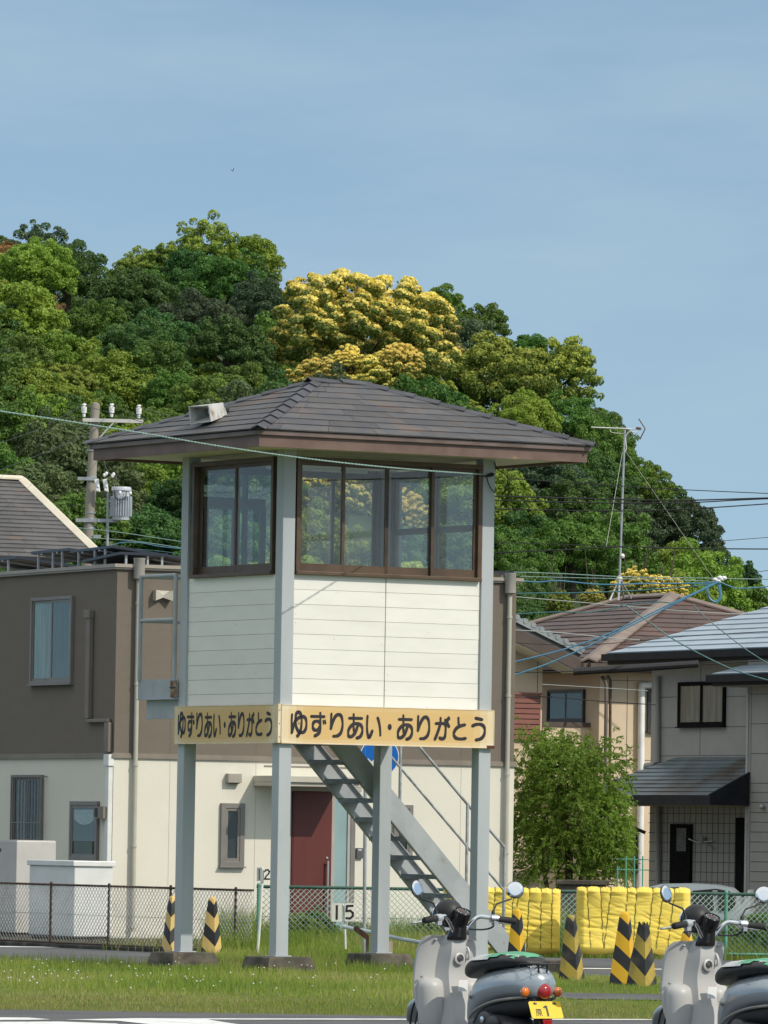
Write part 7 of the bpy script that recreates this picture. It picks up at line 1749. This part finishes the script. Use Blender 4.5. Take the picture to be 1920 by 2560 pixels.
mb = MB(); hwp = .108
def pq(y, z, d=0): return pb_ + uz*(z*H_) + Vector((0, -y, 0)) + nz_*d     # y to the right when seen from behind
c8 = [(-hwp+.008, 0), (hwp-.008, 0), (hwp, .08), (hwp, .92), (hwp-.008, 1), (-hwp+.008, 1), (-hwp, .92), (-hwp, .08)]
mb.prism([pq(y, z, -.002) for y, z in c8], nz_*.002, 0)
def bar_(y0, z0, y1, z1, w, d=.0016, mi=1):
    dy, dz = y1-y0, (z1-z0)*H_; q = math.hypot(dy, dz); ny, nz2 = -dz/q*w, dy/q*w/H_
    mb.poly([pq(y0+ny, z0+nz2, d), pq(y1+ny, z1+nz2, d), pq(y1-ny, z1-nz2, d), pq(y0-ny, z0-nz2, d)], mi)
bar_(.006, .12, .006, .74, .0062); bar_(.006, .73, -.014, .62, .0055)
kx, kz, ks = -.052, .34, .036                     # the small character left of the number
for a in (((-.5, .5), (.5, .5)), ((-.45, .5), (-.45, -.1)), ((-.45, -.1), (-.6, -.55)), ((-.2, .33), (.42, .33)), ((-.2, .33), (-.2, -.12)), ((.42, .33), (.42, -.12)), ((-.2, .1), (.42, .1)), ((-.2, -.12), (.42, -.12)), ((.1, -.12), (.1, -.55)), ((-.18, -.25), (-.28, -.5)), ((.35, -.25), (.5, -.5)), ((.12, .5), (.08, .33))):
    (a0_, b0_), (a1_, b1_) = a; bar_(kx+a0_*ks, kz+b0_*ks/H_*1.1, kx+a1_*ks, kz+b1_*ks/H_*1.1, .0021, .0017)
for y in (-.066, .066):
    bar_(y-.013, .86, y+.013, .86, .004, .0018); bar_(y, .8, y, .95, .004, .0018)
mb.build('number_plate', [M['plate_yellow'], mat('plate_ink', (.035, .04, .02), rough=.5)], sc, fixn=False)
mb = MB(); mb.hexa([Vector(v) for v in ((-.985, -.04, .36), (-.985, .035, .36), (-.93, .035, .37), (-.93, -.04, .37), (-.965, -.055, .455), (-.965, .05, .455), (-.91, .05, .46), (-.91, -.055, .46))]); mb.build('mudflap', M['matt_black'], sc, bevel=.006)
mb = MB(); mb.hexa([Vector(v) for v in ((-1.001, -.026, .385), (-1.001, .024, .385), (-.985, .024, .385), (-.985, -.026, .385), (-.993, -.033, .432), (-.993, .031, .432), (-.975, .031, .432), (-.975, -.033, .432))]); mb.build('rear_reflector', M['red_lens'], sc, bevel=.004)
for o in list(sc.children):
    if o.name not in _ex: o.location = (.042, 0, .012)
mb = MB(); zr_ = .752; r = .0042
loop = [(-.70, .085), (-.80, .095), (-.93, .09), (-.96, .07), (-.96, -.07), (-.93, -.09), (-.80, -.095), (-.70, -.085)]
mb.tube([Vector((x, y, zr_)) for x, y in loop], r, 6)
for y in (-.045, 0, .045): mb.tube([Vector((-.72, y, zr_)), Vector((-.955, y, zr_))], r*.9, 6)
for x in (-.76, -.86): mb.tube([Vector((x, .092, zr_)), Vector((x, -.092, zr_))], r*.9, 6)
for x, y in ((-.80, .095), (-.90, .092), (-.96, .05), (-.96, -.05), (-.90, -.092), (-.80, -.095)): mb.tube([Vector((x, y, zr_)), Vector((x, y*1.02, zr_-.024))], r*.8, 5)
for s in (1, -1): mb.tube([Vector((-.90, .03*s, zr_)), Vector((-.895, .028*s, zr_-.06)), Vector((-.895, .02*s, .685))], .0055, 6); mb.tube([Vector((-.73, .06*s, zr_)), Vector((-.72, .06*s, .735))], r, 6)
mb.build('luggage_rack', M['matt_black'], sc)
mb = MB(); mb.loft([sec(x, z0, z1, h, 14) for x, z0, z1, h in ((-.80, .735, .75, .06), (-.83, .728, .752, .06), (-.87, .715, .735, .04))]); mb.build('seat_hinge_cover', M['chrome'], sc, smooth=50)
# lettering: the script on the side cover and the word on the seat
def word(txt, size, M4, m, name):
    cu = bpy.data.curves.new(name, 'FONT'); cu.body = txt; cu.size = size; cu.extrude = .0004; cu.shear = .25 if name == 'side_script' else 0; cu.align_x = 'CENTER'
    t = bpy.data.objects.new(name, cu); COL.objects.link(t); bpy.context.view_layer.update()
    me = bpy.data.meshes.new_from_object(t.evaluated_get(bpy.context.evaluated_depsgraph_get())); bpy.data.objects.remove(t)
    me.transform(M4); me.materials.clear(); me.materials.append(m); o = bpy.data.objects.new(name, me); COL.objects.link(o); o.parent = sc
    return o
def frame4(o, u_, v_): n_ = Vector(u_).cross(Vector(v_)); A = Matrix((Vector(u_).normalized(), Vector(v_).normalized(), n_.normalized())).transposed().to_4x4(); A.translation = Vector(o); return A
word('Today', .036, frame4((-.405, .1495, .545), (-.88, .34, .0), (.02, .05, 1)), M['ink'], 'side_script')
word('HONDA', .026, frame4((-.735, .098, .789), (-.93, -.25, -.05), (.0, -.75, .66)), M['sticker'], 'seat_lettering')
# place the pair
A1 = math.radians(90+34)
def place(o, px, D, ang):
    P = at(px, 2700, D); o.rotation_euler = (0, 0, ang); o.location = (P.x, P.y, 0)
D_S = 39.2
sc2 = dup(sc)
sc.scale = (1.02, 1.02, 1.02); sc2.scale = (1.02, 1.02, 1.02)
place(sc, 1124, D_S, A1); place(sc2, 1745, D_S-.8, A1)
sc['label'] = 'silver and blue grey scooter with yellow number plate 1, parked in front of the hut'
sc2['label'] = 'silver and blue grey scooter before the wider yellow mat, cut off by the frame edge'
